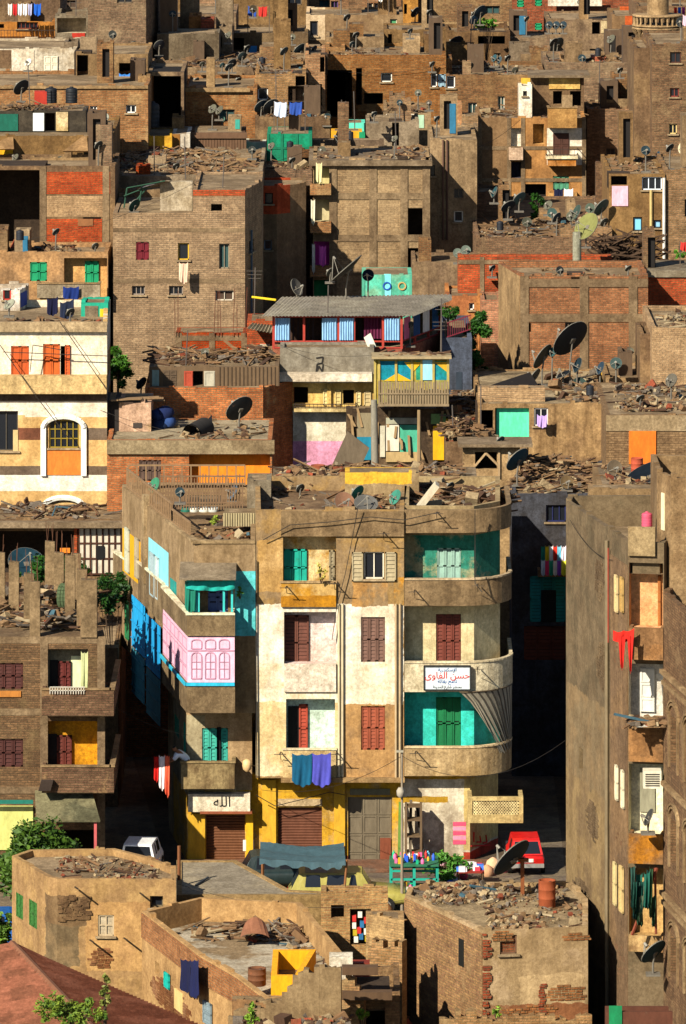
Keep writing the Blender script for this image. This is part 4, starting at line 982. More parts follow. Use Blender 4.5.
    cloth('','','',(W(618,634,185.20),W(626,634,185.20)),[(0,.95,1.0,'#c8241a','left_tail','')],5,parent=fl,taper=.6); cloth('','','',(W(627,634,185.10),W(634,634,185.10)),[(0,.95,1.1,'#c8241a','right_tail','')],6,parent=fl,taper=.7)
    # green torn netting
    nt=thing('green_netting','torn dark green netting and cloth hanging in the low bay of the tall tenement','netting',W(640,936,185.10))
    RN=random.Random(12); gc=('#123f34','#1c5a4c','#2a4a30','#0c3430','#3a5a40','#27483f','#54604a')
    for i in range(13):
        x0=RN.uniform(626,652); y0=RN.choice((866,872,880,895)); yy=184.9-RN.uniform(0,.3)
        cloth('','','',(W(x0,y0,yy),W(x0+RN.uniform(3,8),y0+RN.uniform(-3,5),yy-.05)),[(0,1,RN.uniform(.6,1.7),gc[i%7],'net_strip','')],i,parent=nt,fold=.14,taper=RN.uniform(-.2,.7))
    mb=MB(); mb.tube(W(632,935,184.90),W(657,868,184.80),.05,n=5); mb.tube(W(655,868,185.00),W(656,934,185.00),.04,n=5); mb.build('wooden_pole',paint('#7a3a24'),nt)
    dish(653,951,15,184.50,'dark blue dish outside the low bay of the tall tenement, bottom right',nrm=(-.6,-.42,.62),col='#16343c',base=ZW(975,184.50))
    # pink tank on roof
    tank(647,528,11,16,187.30,'pink water drum on the tall tenement terrace',col='#c8506a',name='water_drum')
    # lower right shed
    s=simple('shed','small shed with a green door and brown boards, bottom right','x' and 606,690,1012,184.0,paint('#5a3424',.85,.4),depth=.8,cat='shed'); s.panel('door',0,609,1006,622,1040,paint('#0f7a4a',.7,.3),.04); s.done()
right_building()

# ================================================================ FRONT HOUSES
def front():
    # H1
    m=zonewall('#a17c48','#b08a4c',[(44,895,88,925,'#7a5f3a','#6a5030'),(44,924,80,965,'#6f5c3c','#8a7048'),(86,900,150,970,'#b88c4a','#b08448')],197,edge=.5,streak=.2)
    h=B('corner_house','ochre plastered house with a curved rubble-strewn roof beside the rusty metal roof','house',[(12,200.4),(38,197.9),(48,197.1),(57,196.8),(176,196.6)],880,m,depth=5,Z=4.5,at=3,parapet=.22,rag=.2,back=[(176,198.6),(150,200.2),(115,201.6),(30,201.4)])
    h.shut(0,16,894,23,918,'#35682c',2,dep=.06); h.shut(0,29,901,37,927,'#35682c',2,dep=.06,slats=6)
    w=h.win(3,98,915,114,936,'#b8a078',(2,2),dep=.08,pane=zonewall('#b8a888','#8a3a20',[],197)); h.win(3,150,896,163,908,'#6a5c40',(1,1),dep=.25)
    mb=MB()
    for (x,y) in ((98,949),(103,955),(134,945),(140,952)): pass
    for (x,y) in ((90,940),(124,938),(140,893),(75,887)): mb=MB(); mb.tube(W(x,y,196.6),W(x+3,y+2,195.9),.03,n=4); mb.build('wall_bracket',paint('#3a2c1c'),h.root)
    fr=h.fr[3]; st=MB(); R=random.Random(4)
    for k in range(90):
        x=R.uniform(57,86); y=R.uniform(897,922); u,z=fr.ray(x,y) 
        if 0<u<fr.L-.1: fr.box(st,u,u+R.uniform(.12,.22),0,R.uniform(.02,.06),z,z+R.uniform(.06,.1))
    st.build('exposed_bricks',wall('#8a6a40','#6a4e2e'),h.root)
    h.done(); rub(h,'terracotta shards and rubble on the curved ochre roof',300,3,px=(50,168),fy=(.1,.9),h=.03,size=.6,planks=.15,wts=(4,7,4,2,2,2,1,.2))
    # H2 grey flat roof
    g=B('low_house','low house with a wide grey concrete roof in front of the shop shutters','house',[(176.5,198.7),(322,198.7)],895,wall('#a5854f','#94763f'),depth=5,parapet=.04,back=[(322,199.3),(290,199.5),(236,204.2),(176.5,204.2)],roofmat=wall('#8c806a','#9a8c70',.4,.1)); g.done()
    mb=MB(); z=g.Z; mb.tube(W(196,885,YZ(885,z)),W(208,878,YZ(878,z))+Vector((0,0,.02)),.04); single('iron_pipe',mb,paint('#3a4044'),'short dark pipe lying on the grey concrete roof','pipe')
    mb=MB(); p=W(179,880,YZ(885,z)); mb.tube(p,p+Vector((0,0,1.15)),.06); single('wooden_post',mb,paint('#7a4a28'),'brown post standing at the grey roof edge by the white van','post')
    # H3 courtyard house
    wm=zonewall('#ad8449','#b88f52',[],190,streak=.2)
    c=B('courtyard_house','long low house with a big whitish flat roof enclosed by parapets','house',[(142,193.3),(200,187.0),(236,184.2),(266,181.2),(290,181.6),(342,182.4)],0,wm,Z=4.2,parapet=.75,back=[(345,187.0),(301,194.6),(200,195.4)],roofmat=wall('#b0a48c','#8c7450',.42,.1),rag=.1)
    bm=bricks('#a06a40','#84522e','#a08058',.1); 
    for i in (0,1,2): 
        f=c.fr[i]; mb=MB(); f.box(mb,0,f.L,0,.03,3.35,4.15); mb.build('brick_band',bm,c.root)
    c.shut(0,165,973,170,988,'#10a89a',1,n=.03,slats=1); c.hole(0,155,962,159,975,dep=.4)
    c.panel('door',0,174,991,182,1011,paint('#d8b868',wear=.2),.04); c.shut(1,204,1002,212,1024,'#7a8a90',1,n=.03)
    c.panel('grate',0,190,930+15,200,0+955,paint('#6a4a30'),.03) if False else None
    c.done()
    # broken front masonry piles as wall stub
    rb=bricks('#94683c','#765030','#8a7048',.4)
    s=B('ruined_wall','broken plastered wall stub in front of the white roof with crumbling bricks below','ruin',[(232,181.0),(290,180.4),(341,180.6)],972,zonewall('#8d744c','#7d6440',[(230,1000,345,1100,'#8a6438','#7a5a34')],181,edge=.6),depth=1.3,Z=ZW(1004,180.6),parapet=0,rag=.6,roofmat=wall('#8a7048')); s.done()
    rubble('fallen stones along the foot of the broken wall',(XW(235,180),XW(345,180),178.4,180.2),ZW(1018,179.5)-.3,320,12,h=.4,size=1.3,planks=.05)
    def jag(name,label,pts,Y0,Y1,mat,th=.45,step=.16,parent=None,seed=1,bottom=None):
        """wall whose top follows pts (px,py) with broken, brick-stepped edge"""
        R=random.Random(seed); mb=MB(); xa,xb=pts[0][0],pts[-1][0]; a=Vector((XW(xa,Y0),Y0)); b_=Vector((XW(xb,Y1),Y1)); L_=(b_-a).length; n=int(L_/step); U=(b_-a)/L_; Nn=Vector((U.y,-U.x))
        zz=[]
        for k in range(n):
            t=(k+.5)/n; px=xa+(xb-xa)*t; Yk=Y0+(Y1-Y0)*t
            for (p,q) in zip(pts,pts[1:]):
                if p[0]<=px<=q[0]: py=p[1]+(q[1]-p[1])*(px-p[0])/max(1e-6,q[0]-p[0]); break
            z=ZW(py,Yk); zz.append(round((z+R.uniform(-.14,.10))/.085)*.085)
        zb_=bottom if bottom is not None else 0
        for k in range(n):
            p=a+U*(L_*k/n); q=a+U*(L_*(k+1)/n); o=Nn*R.uniform(-.006,.006); t_=Nn*th
            mb.hexa([(p.x+o.x,p.y+o.y,zb_),(q.x+o.x,q.y+o.y,zb_),(q.x-t_.x,q.y-t_.y,zb_),(p.x-t_.x,p.y-t_.y,zb_),(p.x+o.x,p.y+o.y,zz[k]),(q.x+o.x,q.y+o.y,zz[k]),(q.x-t_.x,q.y-t_.y,zz[k]-R.uniform(0,.12)),(p.x-t_.x,p.y-t_.y,zz[k]-R.uniform(0,.12))])
        if parent: return mb.build(name,mat,parent)
        return single(name,mb,mat,label,'ruin')
    jm=bricks('#a87c4c','#86602f','#94784c',.5,'#94774c'); jp=zonewall('#8d744c','#7d6440',[],181)
    jag('broken_wall','tall crumbling plaster wall, stepping up beside the white water box',[(228,1016),(240,1008),(262,1003),(283,998),(290,984),(300,973),(318,968),(341,967)],180.2,180.0,jp,seed=3)
    rubble('collapsed brick and stone slope between the ruined room and the plastered house',(XW(398,184)+.1,XW(440,184),181.8,186.2),.9,520,33,h=2.6,size=1.3,planks=.06)
    jag('broken_wall','ragged left end wall of the ruined room at the bottom',[(341,985),(348,972),(356,982),(364,990)],182.4,182.3,jm,seed=6,step=.12)
    jag('broken_wall','low crumbling stub in front of the stone wall',[(368,946),(378,938),(388,947),(402,940)],187.6,187.2,jm,seed=8,step=.12)
    jag('broken_wall','broken brick edge at the foot of the plastered house',[(440,1020),(470,1010),(492,1019),(530,1012),(560,1020),(592,1013)],183.4,183.6,jm,seed=9)
    y=B('yellow_shed','small roofless room with bright yellow plaster on the whitish roof','shed',[(271,183.6),(300,183.6)],0,wall('#c8a050'),Z=4.35,zb=3.4,depth=2.8,parapet=.6,back=[(316,187.2),(273,187.2)]); 
    y.mat=paint('#e8a010',.9,.2,'#b08020'); y.done()
    barrel(257,985,18,17,184.8,'rusty stub barrel on the whitish roof beside the yellow room',col='#6a4228')
    mb=MB(); a=W(341,970,183.4); mb.box(a.x-.36,a.x+.36,183.3,184,a.z-.3,a.z+.42); single('white_box',mb,wall('#e0d8c4','#c8bca0',.4),'square white water box at the right end of the whitish roof','box')
    mb=MB(); a=W(361,972,184.4); mb.box(a.x-.27,a.x+.27,184.2,184.7,a.z-.1,a.z+.32); single('rusty_crate',mb,paint('#7a2a18',.8,.4),'rust red metal crate right of the white water box','crate')
    rubble('planks and iron scrap along the back parapet of the whitish roof',(XW(190,193),XW(300,193),192.2,194.6),3.46,150,21,h=.15,size=1.0,planks=.7)
    rubble('brown mud clods spread over the right half of the whitish roof',(XW(285,189),XW(330,189),185.5,192.5),3.46,260,22,h=.03,size=.8,planks=.2)
    # arch-like old dish
    t=thing('scrap_hood','rusty curved hood lying against the back parapet of the whitish roof','scrap',W(256,935,192)); mb=MB(); c0=W(255,934,192.2)
    for k in range(9):
        a0,a1=math.pi*k/9,math.pi*(k+1)/9; mb.quad(c0+Vector((-.42*math.cos(a0),0,.55*math.sin(a0))),c0+Vector((-.42*math.cos(a1),0,.55*math.sin(a1))),c0+Vector((-.5*math.cos(a1),-.9,.02+.2*math.sin(a1))),c0+Vector((-.5*math.cos(a0),-.9,.02+.2*math.sin(a0))))
    mb.build('hood_shell',paint('#8a5a40',.9,.4),t)
    cloth('','','',(W(181,958,187.9),W(201,959,185.9)),[(0,.55,1.0,'#10143a','navy_cloth','dark navy cloth on the long wall of the courtyard house, left one')],2,group='navy laundry on the courtyard wall')
    cloth('','','',(W(181,958,187.8),W(201,959,185.8)),[(.5,.95,1.15,'#141a44','navy_cloth','dark navy cloth on the long wall of the courtyard house, right one')],4,group='navy laundry on the courtyard wall')
    # H4 brick hut
    k=B('brick_hut','small ruined brick hut with a square window and an open doorway beside the tarpaulin','hut',[(321,196.2),(388,196.2)],892,bricks('#b08448','#94683a','#b89a60',.3,'#a88a58'),depth=.9,parapet=.1,rag=.7)
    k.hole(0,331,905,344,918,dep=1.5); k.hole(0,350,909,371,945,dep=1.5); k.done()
    q=MB()
    for i,(x,y,cl) in enumerate(((354,918,0),(360,914,1),(362,924,2),(355,932,3),(366,931,1),(361,936,2),(354,925,1),(366,920,0),(359,930,0),(367,938,3),(356,939,1))): q.m=cl; c1=W(x,y,196.4); q.box(c1.x-.07,c1.x+.07,196.3,196.5,c1.z-.1,c1.z+.1)
    single('shop_goods',q,[paint('#c83028'),paint('#e8e0d0'),paint('#2a6a9a'),paint('#b8a020')],'small colourful goods stacked in the hut doorway','goods')
    k2=B('stone_wall','crumbling rubble-stone wall below the street stall','wall',[(366,190.5),(404,189.6)],921,bricks('#a88450','#8a683c','#a08458',.55,'#a08050'),depth=.6,parapet=0,rag=.6); k2.done()
    rubble('fallen blocks at the foot of the stone wall',(XW(345,186),XW(405,186),184,189),1.2,300,31,h=.8,size=1.5,planks=.12)
    # ruin with beams
    r=B('ruined_room','roofless ruined room with dark opening and heavy timber beams at the bottom','ruin',[(343,182.8),(400,182.8)],992,bricks('#80603c','#66482c','#7a603c',.4),depth=3.5,parapet=.6,rag=.5)
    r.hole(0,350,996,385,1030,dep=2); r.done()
    for (x0,x1,yy) in ((342,378,969),(342,392,994)):
        mb=MB(); a,b_=W(x0,yy,182.4),W(x1,yy+1,182.4); mb.box(a.x,b_.x,182.1,182.5,a.z-.12,a.z+.12); single('timber_beam',mb,paint('#5a4026',.9,.4),('upper' if yy<980 else 'lower')+' dark timber beam across the ruined room','beam',group='beams of the ruined room')
    # H5 right front
    p=zonewall('#a08457','#b0946a',[(520,975,585,1012,'#b89a68','#9a7a4c'),(484,1005,590,1040,'#8a5a38','#9a7048')],186,edge=.5,streak=.25)
    b=B('plaster_house','grey-tan plastered house with a rubble roof, rusty barrel and crumbling brick corner','house',[(405,191.0),(484,185.8),(588,186.3)],931,p,depth=8,at=1,parapet=.12,back=[(588,190.4),(572,192.9),(430,192.9),(409,192.0)],rag=.4,roofmat=wall('#9c8660','#7d6a4a',.5,.1))
    f=b.fr[0]; mb=MB(); f.box(mb,0,f.L-.1,0,.03,0,b.Z-.1); mb.build('brick_facing',bricks('#9c7444','#80583a','#94784c',.3),b.root)
    b.win(1,500,935,517,954,'#6a4a30',(1,1),dep=.1,pane=bricks('#8a5030','#6a3a24','#7a5c3c',.1)); 
    fr0=b.fr[0]; a,q_,c1,d1=fr0.rect(459,939,464,966,.03); mb=MB(); fr0.box(mb,a,q_,.03,.05,c1,d1); mb.build('slit_window',paint('#14140f',wear=0),b.root)
    R=random.Random(9); mb=MB()
    for i in range(60):
        y=R.uniform(935,1024); u,z=b.fr[1].ray(484,y); w=R.uniform(.04,.26); b.fr[1].box(mb,-.04,w,-.02,R.uniform(.03,.07),z,z+.08)
    mb.build('crumbled_bricks',bricks('#a04a28','#84402a','#8a6c48',.1),b.root); mb=MB()
    for i in range(30):
        u,z=b.fr[1].ray(R.uniform(538,541),R.uniform(985,1020)); b.fr[1].box(mb,u,u+R.uniform(.1,.25),-.02,R.uniform(.02,.05),z,z+.08)
    mb.build('crumbled_bricks',bricks('#a04a28','#84402a','#8a6c48',.1),b.root)
    b.done(); rubble('pale stones and gravel over the back of the plastered house roof',(XW(425,192),XW(566,192),190.2,192.7),b.rz,900,41,h=.16,size=.75,planks=.04,wts=(7,1,5,.6,.8,4,.6,.1))
    rubble('broken plaster chips along the front edge of the plastered roof',(XW(490,187),XW(586,187),186.4,190.2),b.rz,420,42,h=.05,size=.6,planks=.08,wts=(7,1,5,.6,.8,4,.6,.1))
    barrel(547,907,17,27,YZ(907,b.rz),'rust brown oil barrel standing on the rubble roof','#8a4424')
    mb=MB(); Yq=YZ(896,b.rz); a=W(522.5,896,Yq); mb.box(a.x-.06,a.x+.06,Yq,Yq+.1,b.rz,b.rz+1.2); mb.box(a.x-.2,a.x+.2,Yq-.05,Yq+.15,b.rz+1.1,b.rz+1.2); single('wooden_post',mb,paint('#7a4420'),'short wooden post carrying the big blue dish','post')
    dish(511,857,23,YZ(896,b.rz)-.3,'large dark blue dish on a post in front of the red car',nrm=(-.62,-.34,.58),col='#0f2434',back='#203038',base=b.rz+1.2)
    # red metal roof
    A,B_,C1,C2=W(12,944,193.0),W(97,1034,182.0),W(38,957,193.4),W(202,1028,185.4)
    t=thing('metal_roof_shed','shed under a rusty red corrugated metal roof, bottom left','shed',(A.x-1,187,0))
    def corr(P,Q,R_,S,n,nm,mat,amp=.05):
        """P-Q ridge, S-R eave"""
        mb=MB(); P,Q,R_,S=map(Vector,(P,Q,R_,S)); nr=(Q-P).cross(S-P).normalized()
        if nr.z<0: nr=-nr
        for k in range(n):
            t0,t1=k/n,(k+1)/n; tm=(t0+t1)/2; h=nr*amp
            a,b=P.lerp(Q,t0),S.lerp(R_,t0); c,d=P.lerp(Q,tm)+h,S.lerp(R_,tm)+h; e,g=P.lerp(Q,t1),S.lerp(R_,t1)
            mb.quad(a,b,d,c); mb.quad(c,d,g,e)
        return mb.build(nm,mat,t)
    rm=zonewall('#70402c','#865440',[],186,streak=.2)
    D1=W(-60,985,190); D2=W(-60,1110,181)
    corr(A,B_,C2,C1,44,'roof_sheet',rm,.1); corr(A,B_,(B_.x-6,B_.y,B_.z-1.1),(A.x-6,A.y,A.z-1.1),40,'roof_sheet',zonewall('#8a5640','#704632',[],186,streak=.2),.1)
    mb=MB(); mb.tube(A,B_,.13,n=6); mb.build('ridge_cap',paint('#7a5038',.9,.4),t)
    mb=MB(); mb.prism([(A.x-5.5,182.5),(B_.x+3,183.5),(A.x+.4,192.4),(A.x-5.5,192.4)],0,1.8); mb.build('shed_wall',wall('#8a6e48'),t)
front()

# ================================================================ VEHICLES, STALL, PEOPLE, STREET
def car(name,label,cat,cx,cy,ang,col,L=4.1,Wd=1.65,Ht=1.42,wagon=False,z=0,col2=None):
    root=thing(name,label,cat,(cx,cy,z))
    ca,sa=math.cos(ang),math.sin(ang)
    def T(x,y,zz): return Vector((cx+x*ca-y*sa,cy+x*sa+y*ca,z+zz))
    body=MB(); w=Wd/2; h1=.32; h2=Ht*.60; hl=L/2
    # lower body sections along x (front=+x): (x, zlow, zhigh, halfwidth)
    S=[(-hl,.42,h2*.80,w*.86),(-hl+.12,.34,h2*.97,w*.95),(-hl+.5,h1,h2,w),(0,h1,h2,w),(hl-1.35,h1,h2*.98,w),(hl-.5,h1,h2*.90,w*.97),(hl-.12,.34,h2*.80,w*.93),(hl,.40,h2*.66,w*.84)]
    ring=[]
    for (x,a,b,ww) in S: ring.append([T(x,-ww*.94,a),T(x,-ww,a+.12),T(x,-ww,b-.14),T(x,-ww*.9,b),T(x,ww*.9,b),T(x,ww,b-.14),T(x,ww,a+.12),T(x,ww*.94,a)])
    for r0,r1 in zip(ring,ring[1:]):
        vs=r0+r1; body.add(vs,[(i,(i+1)%8,8+(i+1)%8,8+i) for i in range(8)],True)
    body.add(ring[0],[tuple(range(7,-1,-1))]); body.add(ring[-1],[tuple(range(8))])
    rb=-hl+.12 if wagon else -hl+.35
    G=[(rb,h2-.02,w*.9),(rb+.28,Ht-.05,w*.74),(rb+.5,Ht,w*.74),(.35,Ht,w*.74),(.5,Ht-.03,w*.74),(hl-1.3,h2-.03,w*.88)]
    gr=[(T(x,-ww,zz),T(x,ww,zz)) for x,zz,ww in G]; base=[(T(x,-w*.92,h2-.05),T(x,w*.92,h2-.05)) for x,zz,ww in G]
    for i in range(len(G)-1):
        (a,b),(c,d)=gr[i],gr[i+1]; (e,f),(g,h)=base[i],base[i+1]
        body.add([a,c,d,b],[(0,1,2,3)]); body.add([e,g,c,a],[(0,1,2,3)]); body.add([b,d,h,f],[(0,1,2,3)])
    pm=paint(col,.4,.45,col2 or '#8a7a60',spec=.45); body.build('body',pm,root)
    def win(nm,quad):
        q=[Vector(p) for p in quad]; nn=(q[1]-q[0]).cross(q[3]-q[0]).normalized(); cc=sum(q,Vector())/4
        ctr=T(0,0,Ht*.75)
        if nn.dot(cc-ctr)<0: nn=-nn
        mb=MB(); p=[cc+(a-cc)*.86+nn*.008 for a in q]; mb.quad(*p); mb.build(nm,glass(),root)
    win('rear_window',(gr[0][0],gr[0][1],gr[1][1],gr[1][0])); win('windshield',(gr[5][0],gr[5][1],gr[4][1],gr[4][0]))
    for s in (0,1):
        sg=-1 if s==0 else 1
        xs=[rb+.35,(rb+.6+.4)/2-.1,hl-1.75] if not wagon else [rb+.4,rb+1.15,.0,hl-1.75]
        for x0,x1 in zip(xs,xs[1:]):
            def sd(x,t): return T(x,sg*(w*.90+(w*.745-w*.90)*t),h2+(Ht-h2)*t)
            x1t=min(x1,.35); win('side_window',(sd(x0+.05,.08),sd(x1-.05,.08),sd(min(x1t,x1)-.08,.92),sd(x0+.1,.92)))
    for sx in (-hl+.72,hl-.78):
        for sg in (-1,1):
            mb=MB(); a,b=T(sx,sg*(w-.12),.3),T(sx,sg*(w+.02),.3); mb.tube(a,b,.3,n=16); o=mb.build('wheel',paint('#14120f',wear=0),root)
            mb=MB(); mb.tube(b,b+(b-a).normalized()*.02,.17,n=12); mb.build('rim',paint('#9a948a',.4,.2,metal=.4),o)
    for nm,x,cl in (('headlight',hl,'#d8d4c0'),('tail_light',-hl,'#a01810')):
        for sg in (-1,1):
            mb=MB(); c=T(x*.992,sg*w*.66,.56); mb.obox(c,(T(1,0,0)-T(0,0,0))*.04,(T(0,1,0)-T(0,0,0))*.16,Vector((0,0,.08))); mb.build(nm,paint(cl,.3,0),root)
    for nm,x in (('bumper',hl+.03),('bumper',-hl-.03)):
        mb=MB(); mb.obox(T(x,0,.42),(T(1,0,0)-T(0,0,0))*.06,(T(0,1,0)-T(0,0,0))*w*.92,Vector((0,0,.07))); mb.build(nm,paint('#8a8680',.4,.1),root)
    mb=MB(); mb.obox(T(-hl-.005,0,.6),(T(1,0,0)-T(0,0,0))*.015,(T(0,1,0)-T(0,0,0))*.22,Vector((0,0,.06))); mb.build('number_plate',paint('#d8d4c8',wear=.1),root)
    return root
def street():
    g=MB(); g.quad((-400,100,0),(400,100,0),(400,1500,0),(-400,1500,0)); o=g.build('ground',wall('#6b5a42','#5c4c38',.5,.1)); o['kind']='structure'
    g=MB(); z=.006; g.quad((-40,205.0,z),(40,205.0,z),(40,218.6,z),(-40,218.6,z)); o=g.build('street',wall('#64564a','#7a6a50',.5,.05)); o['kind']='structure'
    g=MB(); g.quad((-9.4,218.6,.008),(-6.4,218.6,.008),(-10.6,262,.008),(-13,262,.008)); g.quad((6.2,218.6,.008),(8.2,218.6,.008),(8.4,238,.008),(5.4,238,.008)); o=g.build('alley',wall('#6a5c4a','#7a6a50',.5,.05)); o['kind']='structure'
    g=MB(); g.box(-5.9,6.0,218.7,220.4,.0,.13); o=g.build('pavement',wall('#7a5238','#6e5a48',.4,.1)); o['kind']='structure'
    car('parked_van','white hatchback parked in the dark alley beside the yellow shop','car',XW(139,217.5),217.9,math.radians(-96),'#f4f2ee',L=3.6,Wd=1.4,Ht=1.3)
    car('parked_wagon','yellow-green estate car half hidden under the grey tarpaulin','car',XW(348,212.6),212.65,0,'#a09430',L=4.3,Ht=1.42,wagon=True)
    car('parked_hatchback','bright red hatchback parked behind the large blue dish','car',XW(525,219),219.6,math.radians(92),'#c81c18',L=3.3,Wd=1.32,Ht=1.25)
    car('parked_sedan','dark car under the left end of the grey tarpaulin','car',XW(288,215.8),215.9,math.radians(4),'#1c2a2a',L=4.0,Ht=1.35)
    car('parked_pickup','blue car behind the tree at the left edge of the photo','car',XW(-2,205),206,.1,'#1a5aa0',L=4.0)
    # tarpaulin
    t=thing('tarpaulin_shelter','blue-grey tarpaulin stretched over poles above the parked cars','tarpaulin',(XW(310,213),213,0))
    z0,z1=ZW(866,212.2),ZW(852,215); mb=MB(); nx,ny=26,8; R=random.Random(2); vs=[]
    X0,X1=XW(260,213),XW(344,213)
    for j in range(ny+1):
        for i in range(nx+1):
            u,v=i/nx,j/ny; y=211.6+2.2*v; x=X0+(X1-X0)*u+.35*(1-v)*math.sin(u*3); sag=-.22*math.sin(math.pi*u)*(1-.4*v)-.12*math.sin(math.pi*v)
            zz=2.0+.12*v+sag*.6+.05*math.sin(v*14+u*5)+R.uniform(-.015,.015); vs.append((x,y,zz))
    fs=[(j*(nx+1)+i,j*(nx+1)+i+1,(j+1)*(nx+1)+i+1,(j+1)*(nx+1)+i) for j in range(ny) for i in range(nx)]
    mb.add(vs,fs,True)
    drop=[]; 
    for i in range(nx+1): p=vs[i]; drop.append((p[0]+.03*math.sin(i*2.2),p[1]-.08,p[2]-.2+.06*math.sin(i*1.3)))
    mb.add([vs[i] for i in range(nx+1)]+drop,[(i,i+1,nx+2+i,nx+1+i) for i in range(nx)],True)
    mb.build('tarpaulin',paint('#39525a',.75,.25,'#54686a'),t)
    for (x,y,h,n_) in ((X0+.1,211.8,1.97,0),(X1-.05,211.7,1.95,1),(X0+.1,213.6,2.0,2),(X1,213.6,2.05,3)):
        mb=MB(); mb.tube((x,y,0),(x+.15*(n_==1),y,h),.045,n=6); mb.build('pole',paint('#8a5a34'),t)
    # pale cube bricks etc: brown cloth bundle
    mb=MB(); c=W(383,889,212.6); mb.lathe([(.25,0),(.38,.2),(.33,.45),(.15,.62),(.01,.68)],(c.x,210.9,0),9); single('wrapped_bundle',mb,paint('#8a5a30',.9,.3),'brown wrapped bundle at the front of the yellow-green car','bundle')
    # stall
    s=thing('street_stall','turquoise framed street stall with shelves of goods beside the tall pole','stall',(XW(412,214),214,0)); tq=paint('#1f9a86',.7,.25,'#0e5a50')
    x0,x1=XW(391,214),XW(437,214); mb=MB()
    for x in (x0,(x0+x1)/2,x1):
        for y in (213.4,214.8): mb.box(x-.05,x+.05,y,y+.1,0,1.35)
    for z in (.35,.85,1.3): mb.box(x0,x1,213.4,213.5,z,z+.07); mb.box(x0,x1,214.8,214.9,z,z+.07)
    mb.build('stall_frame',tq,s); mb=MB(); mb.box(x0-.05,x1+.05,213.3,214.95,1.37,1.42); mb.build('table_top',paint('#2a6a4a'),s); mb=MB(); mb.box(x0+.05,x1-.05,213.5,214.8,.43,.46); mb.build('shelf',paint('#2a6a4a'),s)
    R=random.Random(5); cols=['#c83028','#e8e4dc','#2a5ac8','#18a070','#d8a020','#d86090','#402a1a','#7ac0d8']
    for k in range(44):
        top=k<28; x=R.uniform(x0+.1,x1-.1); y=R.uniform(213.5,214.7); zb=1.42 if top else .46; c=R.choice(cols); w=R.uniform(.03,.07); h=R.uniform(.12,.28); mb=MB()
        if R.random()<.5: mb.lathe([(w,0),(w,h*.7),(w*.4,h*.85),(w*.4,h)],(x,y,zb),8)
        else: mb.box(x-w,x+w,y-w,y+w,zb,zb+h)
        single('bottle' if k%2 else 'box',mb,paint(c,.5,0),'small colourful package on the turquoise stall '+('top' if top else 'shelf'),'goods',group='goods on the stall '+('top' if top else 'shelf'))
    t=thing('goods_table','low table heaped with red, white and blue packets beside the stall','table',(XW(471,216.4),216.4,0)); mb=MB(); a,b=XW(457,216.4),XW(484,216.4)
    mb.box(a,b,216,217,.55,.6)
    mb.build('table_top',paint('#8a2a1c'),t)
    for x in (a+.05,b-.05):
        for y in (216.05,216.9):
            mb=MB(); mb.tube((x,y,0),(x,y,.55),.04); mb.build('leg',paint('#6a4a2a'),t)
    for k in range(16):
        mb=MB(); x=R.uniform(a+.05,b-.05); y=R.uniform(216.1,216.9); w=R.uniform(.08,.14); mb.obox((x,y,.6+w*.7),Vector((w,0,0)),Vector((0,w,0)),Vector((0,.02,w*.7))); single('packet',mb,paint(R.choice(['#d8dcd8','#c82a3a','#3a6ac0','#e0d0d0','#d06a90']),.5,0),'small bright packet on the low street table','packet',group='packets on the low table')
    for (x,y,c,r,lb) in ((441,891,'#1f6a5a',.2,'teal bottle'),(450,884,'#2448a0',.22,'blue sack'),(456,880,'#c8c8d8',.2,'white sack'),(462,873,'#b82a4a',.22,'red cloth bundle'),(487,870,'#c89060',.25,'tan sack'),(493,864,'#d8b080',.28,'big pale sack'),(503,866,'#b84a5a',.22,'pink bundle'),(440,862,'#e0b0b8',.2,'pale pink sack')):
        Yg=YZ(y+6,.0); mb=MB(); p=(XW(x,Yg),Yg,0); mb.lathe([(r*.8,0),(r*1.05,r*.5),(r*.85,r*1.2),(r*.3,r*1.6),(.01,r*1.7)],p,9); single('sack',mb,paint(c,.8,.1),lb+' on the ground among the street goods','sack',group='sacks and bundles by the market wall')
    # tall lamp pole
    mb=MB(); x=XW(402,212); t=thing('street_pole','tall grey street pole rising from the stall in front of the tan block','pole',(x,212,0))
    mb.tube((x,212,0),(x,212,ZW(752,212)),.06,.035,n=10); mb.build('shaft',paint('#8a7a64',.8,.4),t)
    mb=MB(); z=ZW(752,212); mb.box(x-.2,x+.05,211.9,212.1,z,z+.05); mb.build('lamp_head',paint('#a09884'),t)
    mb=MB(); z=ZW(797,212); mb.lathe([(.06,0),(.14,.08),(.15,.25),(.08,.36)],(x-.05,211.9,z),10); mb.build('junction_box',paint('#a89c88'),t)
    # ladders/planks against wall
    for i,(x0,y0,x1,y1,c) in enumerate(((410,862,411,800,'#5a4a34'),(424,862,417,806,'#2a241c'),(399,862,400,802,'#5a7a28'))):
        mb=MB(); mb.tube(W(x0,y0,219.5),W(x1,y1,220.4),.07,n=4); single('leaning_plank',mb,paint(c),('brown','black','green')[i]+' plank leaning on the grey market wall','plank',group='planks on the market wall')
    f=thing('shelf_rack','open wooden shelf rack against the grey market wall','shelf',(XW(413,219.8),219.8,0)); mb=MB()
    a,b=XW(406,219.8),XW(421,219.8)
    for x in (a,b): mb.box(x-.04,x+.04,219.6,220.2,.13,2.3)
    for z in (.5,1.1,1.7,2.2): mb.box(a,b,219.62,220.18,z,z+.05)
    mb.build('rack_frame',paint('#6a5234'),f)
    tree('green leafy shrub by the grey market wall and pink posters',447,868,26,15,216.5,0,n=900,leaf=.13,seed=11,col='#2a5a18',c2='#568a2c',name='shrub',cat='shrub')
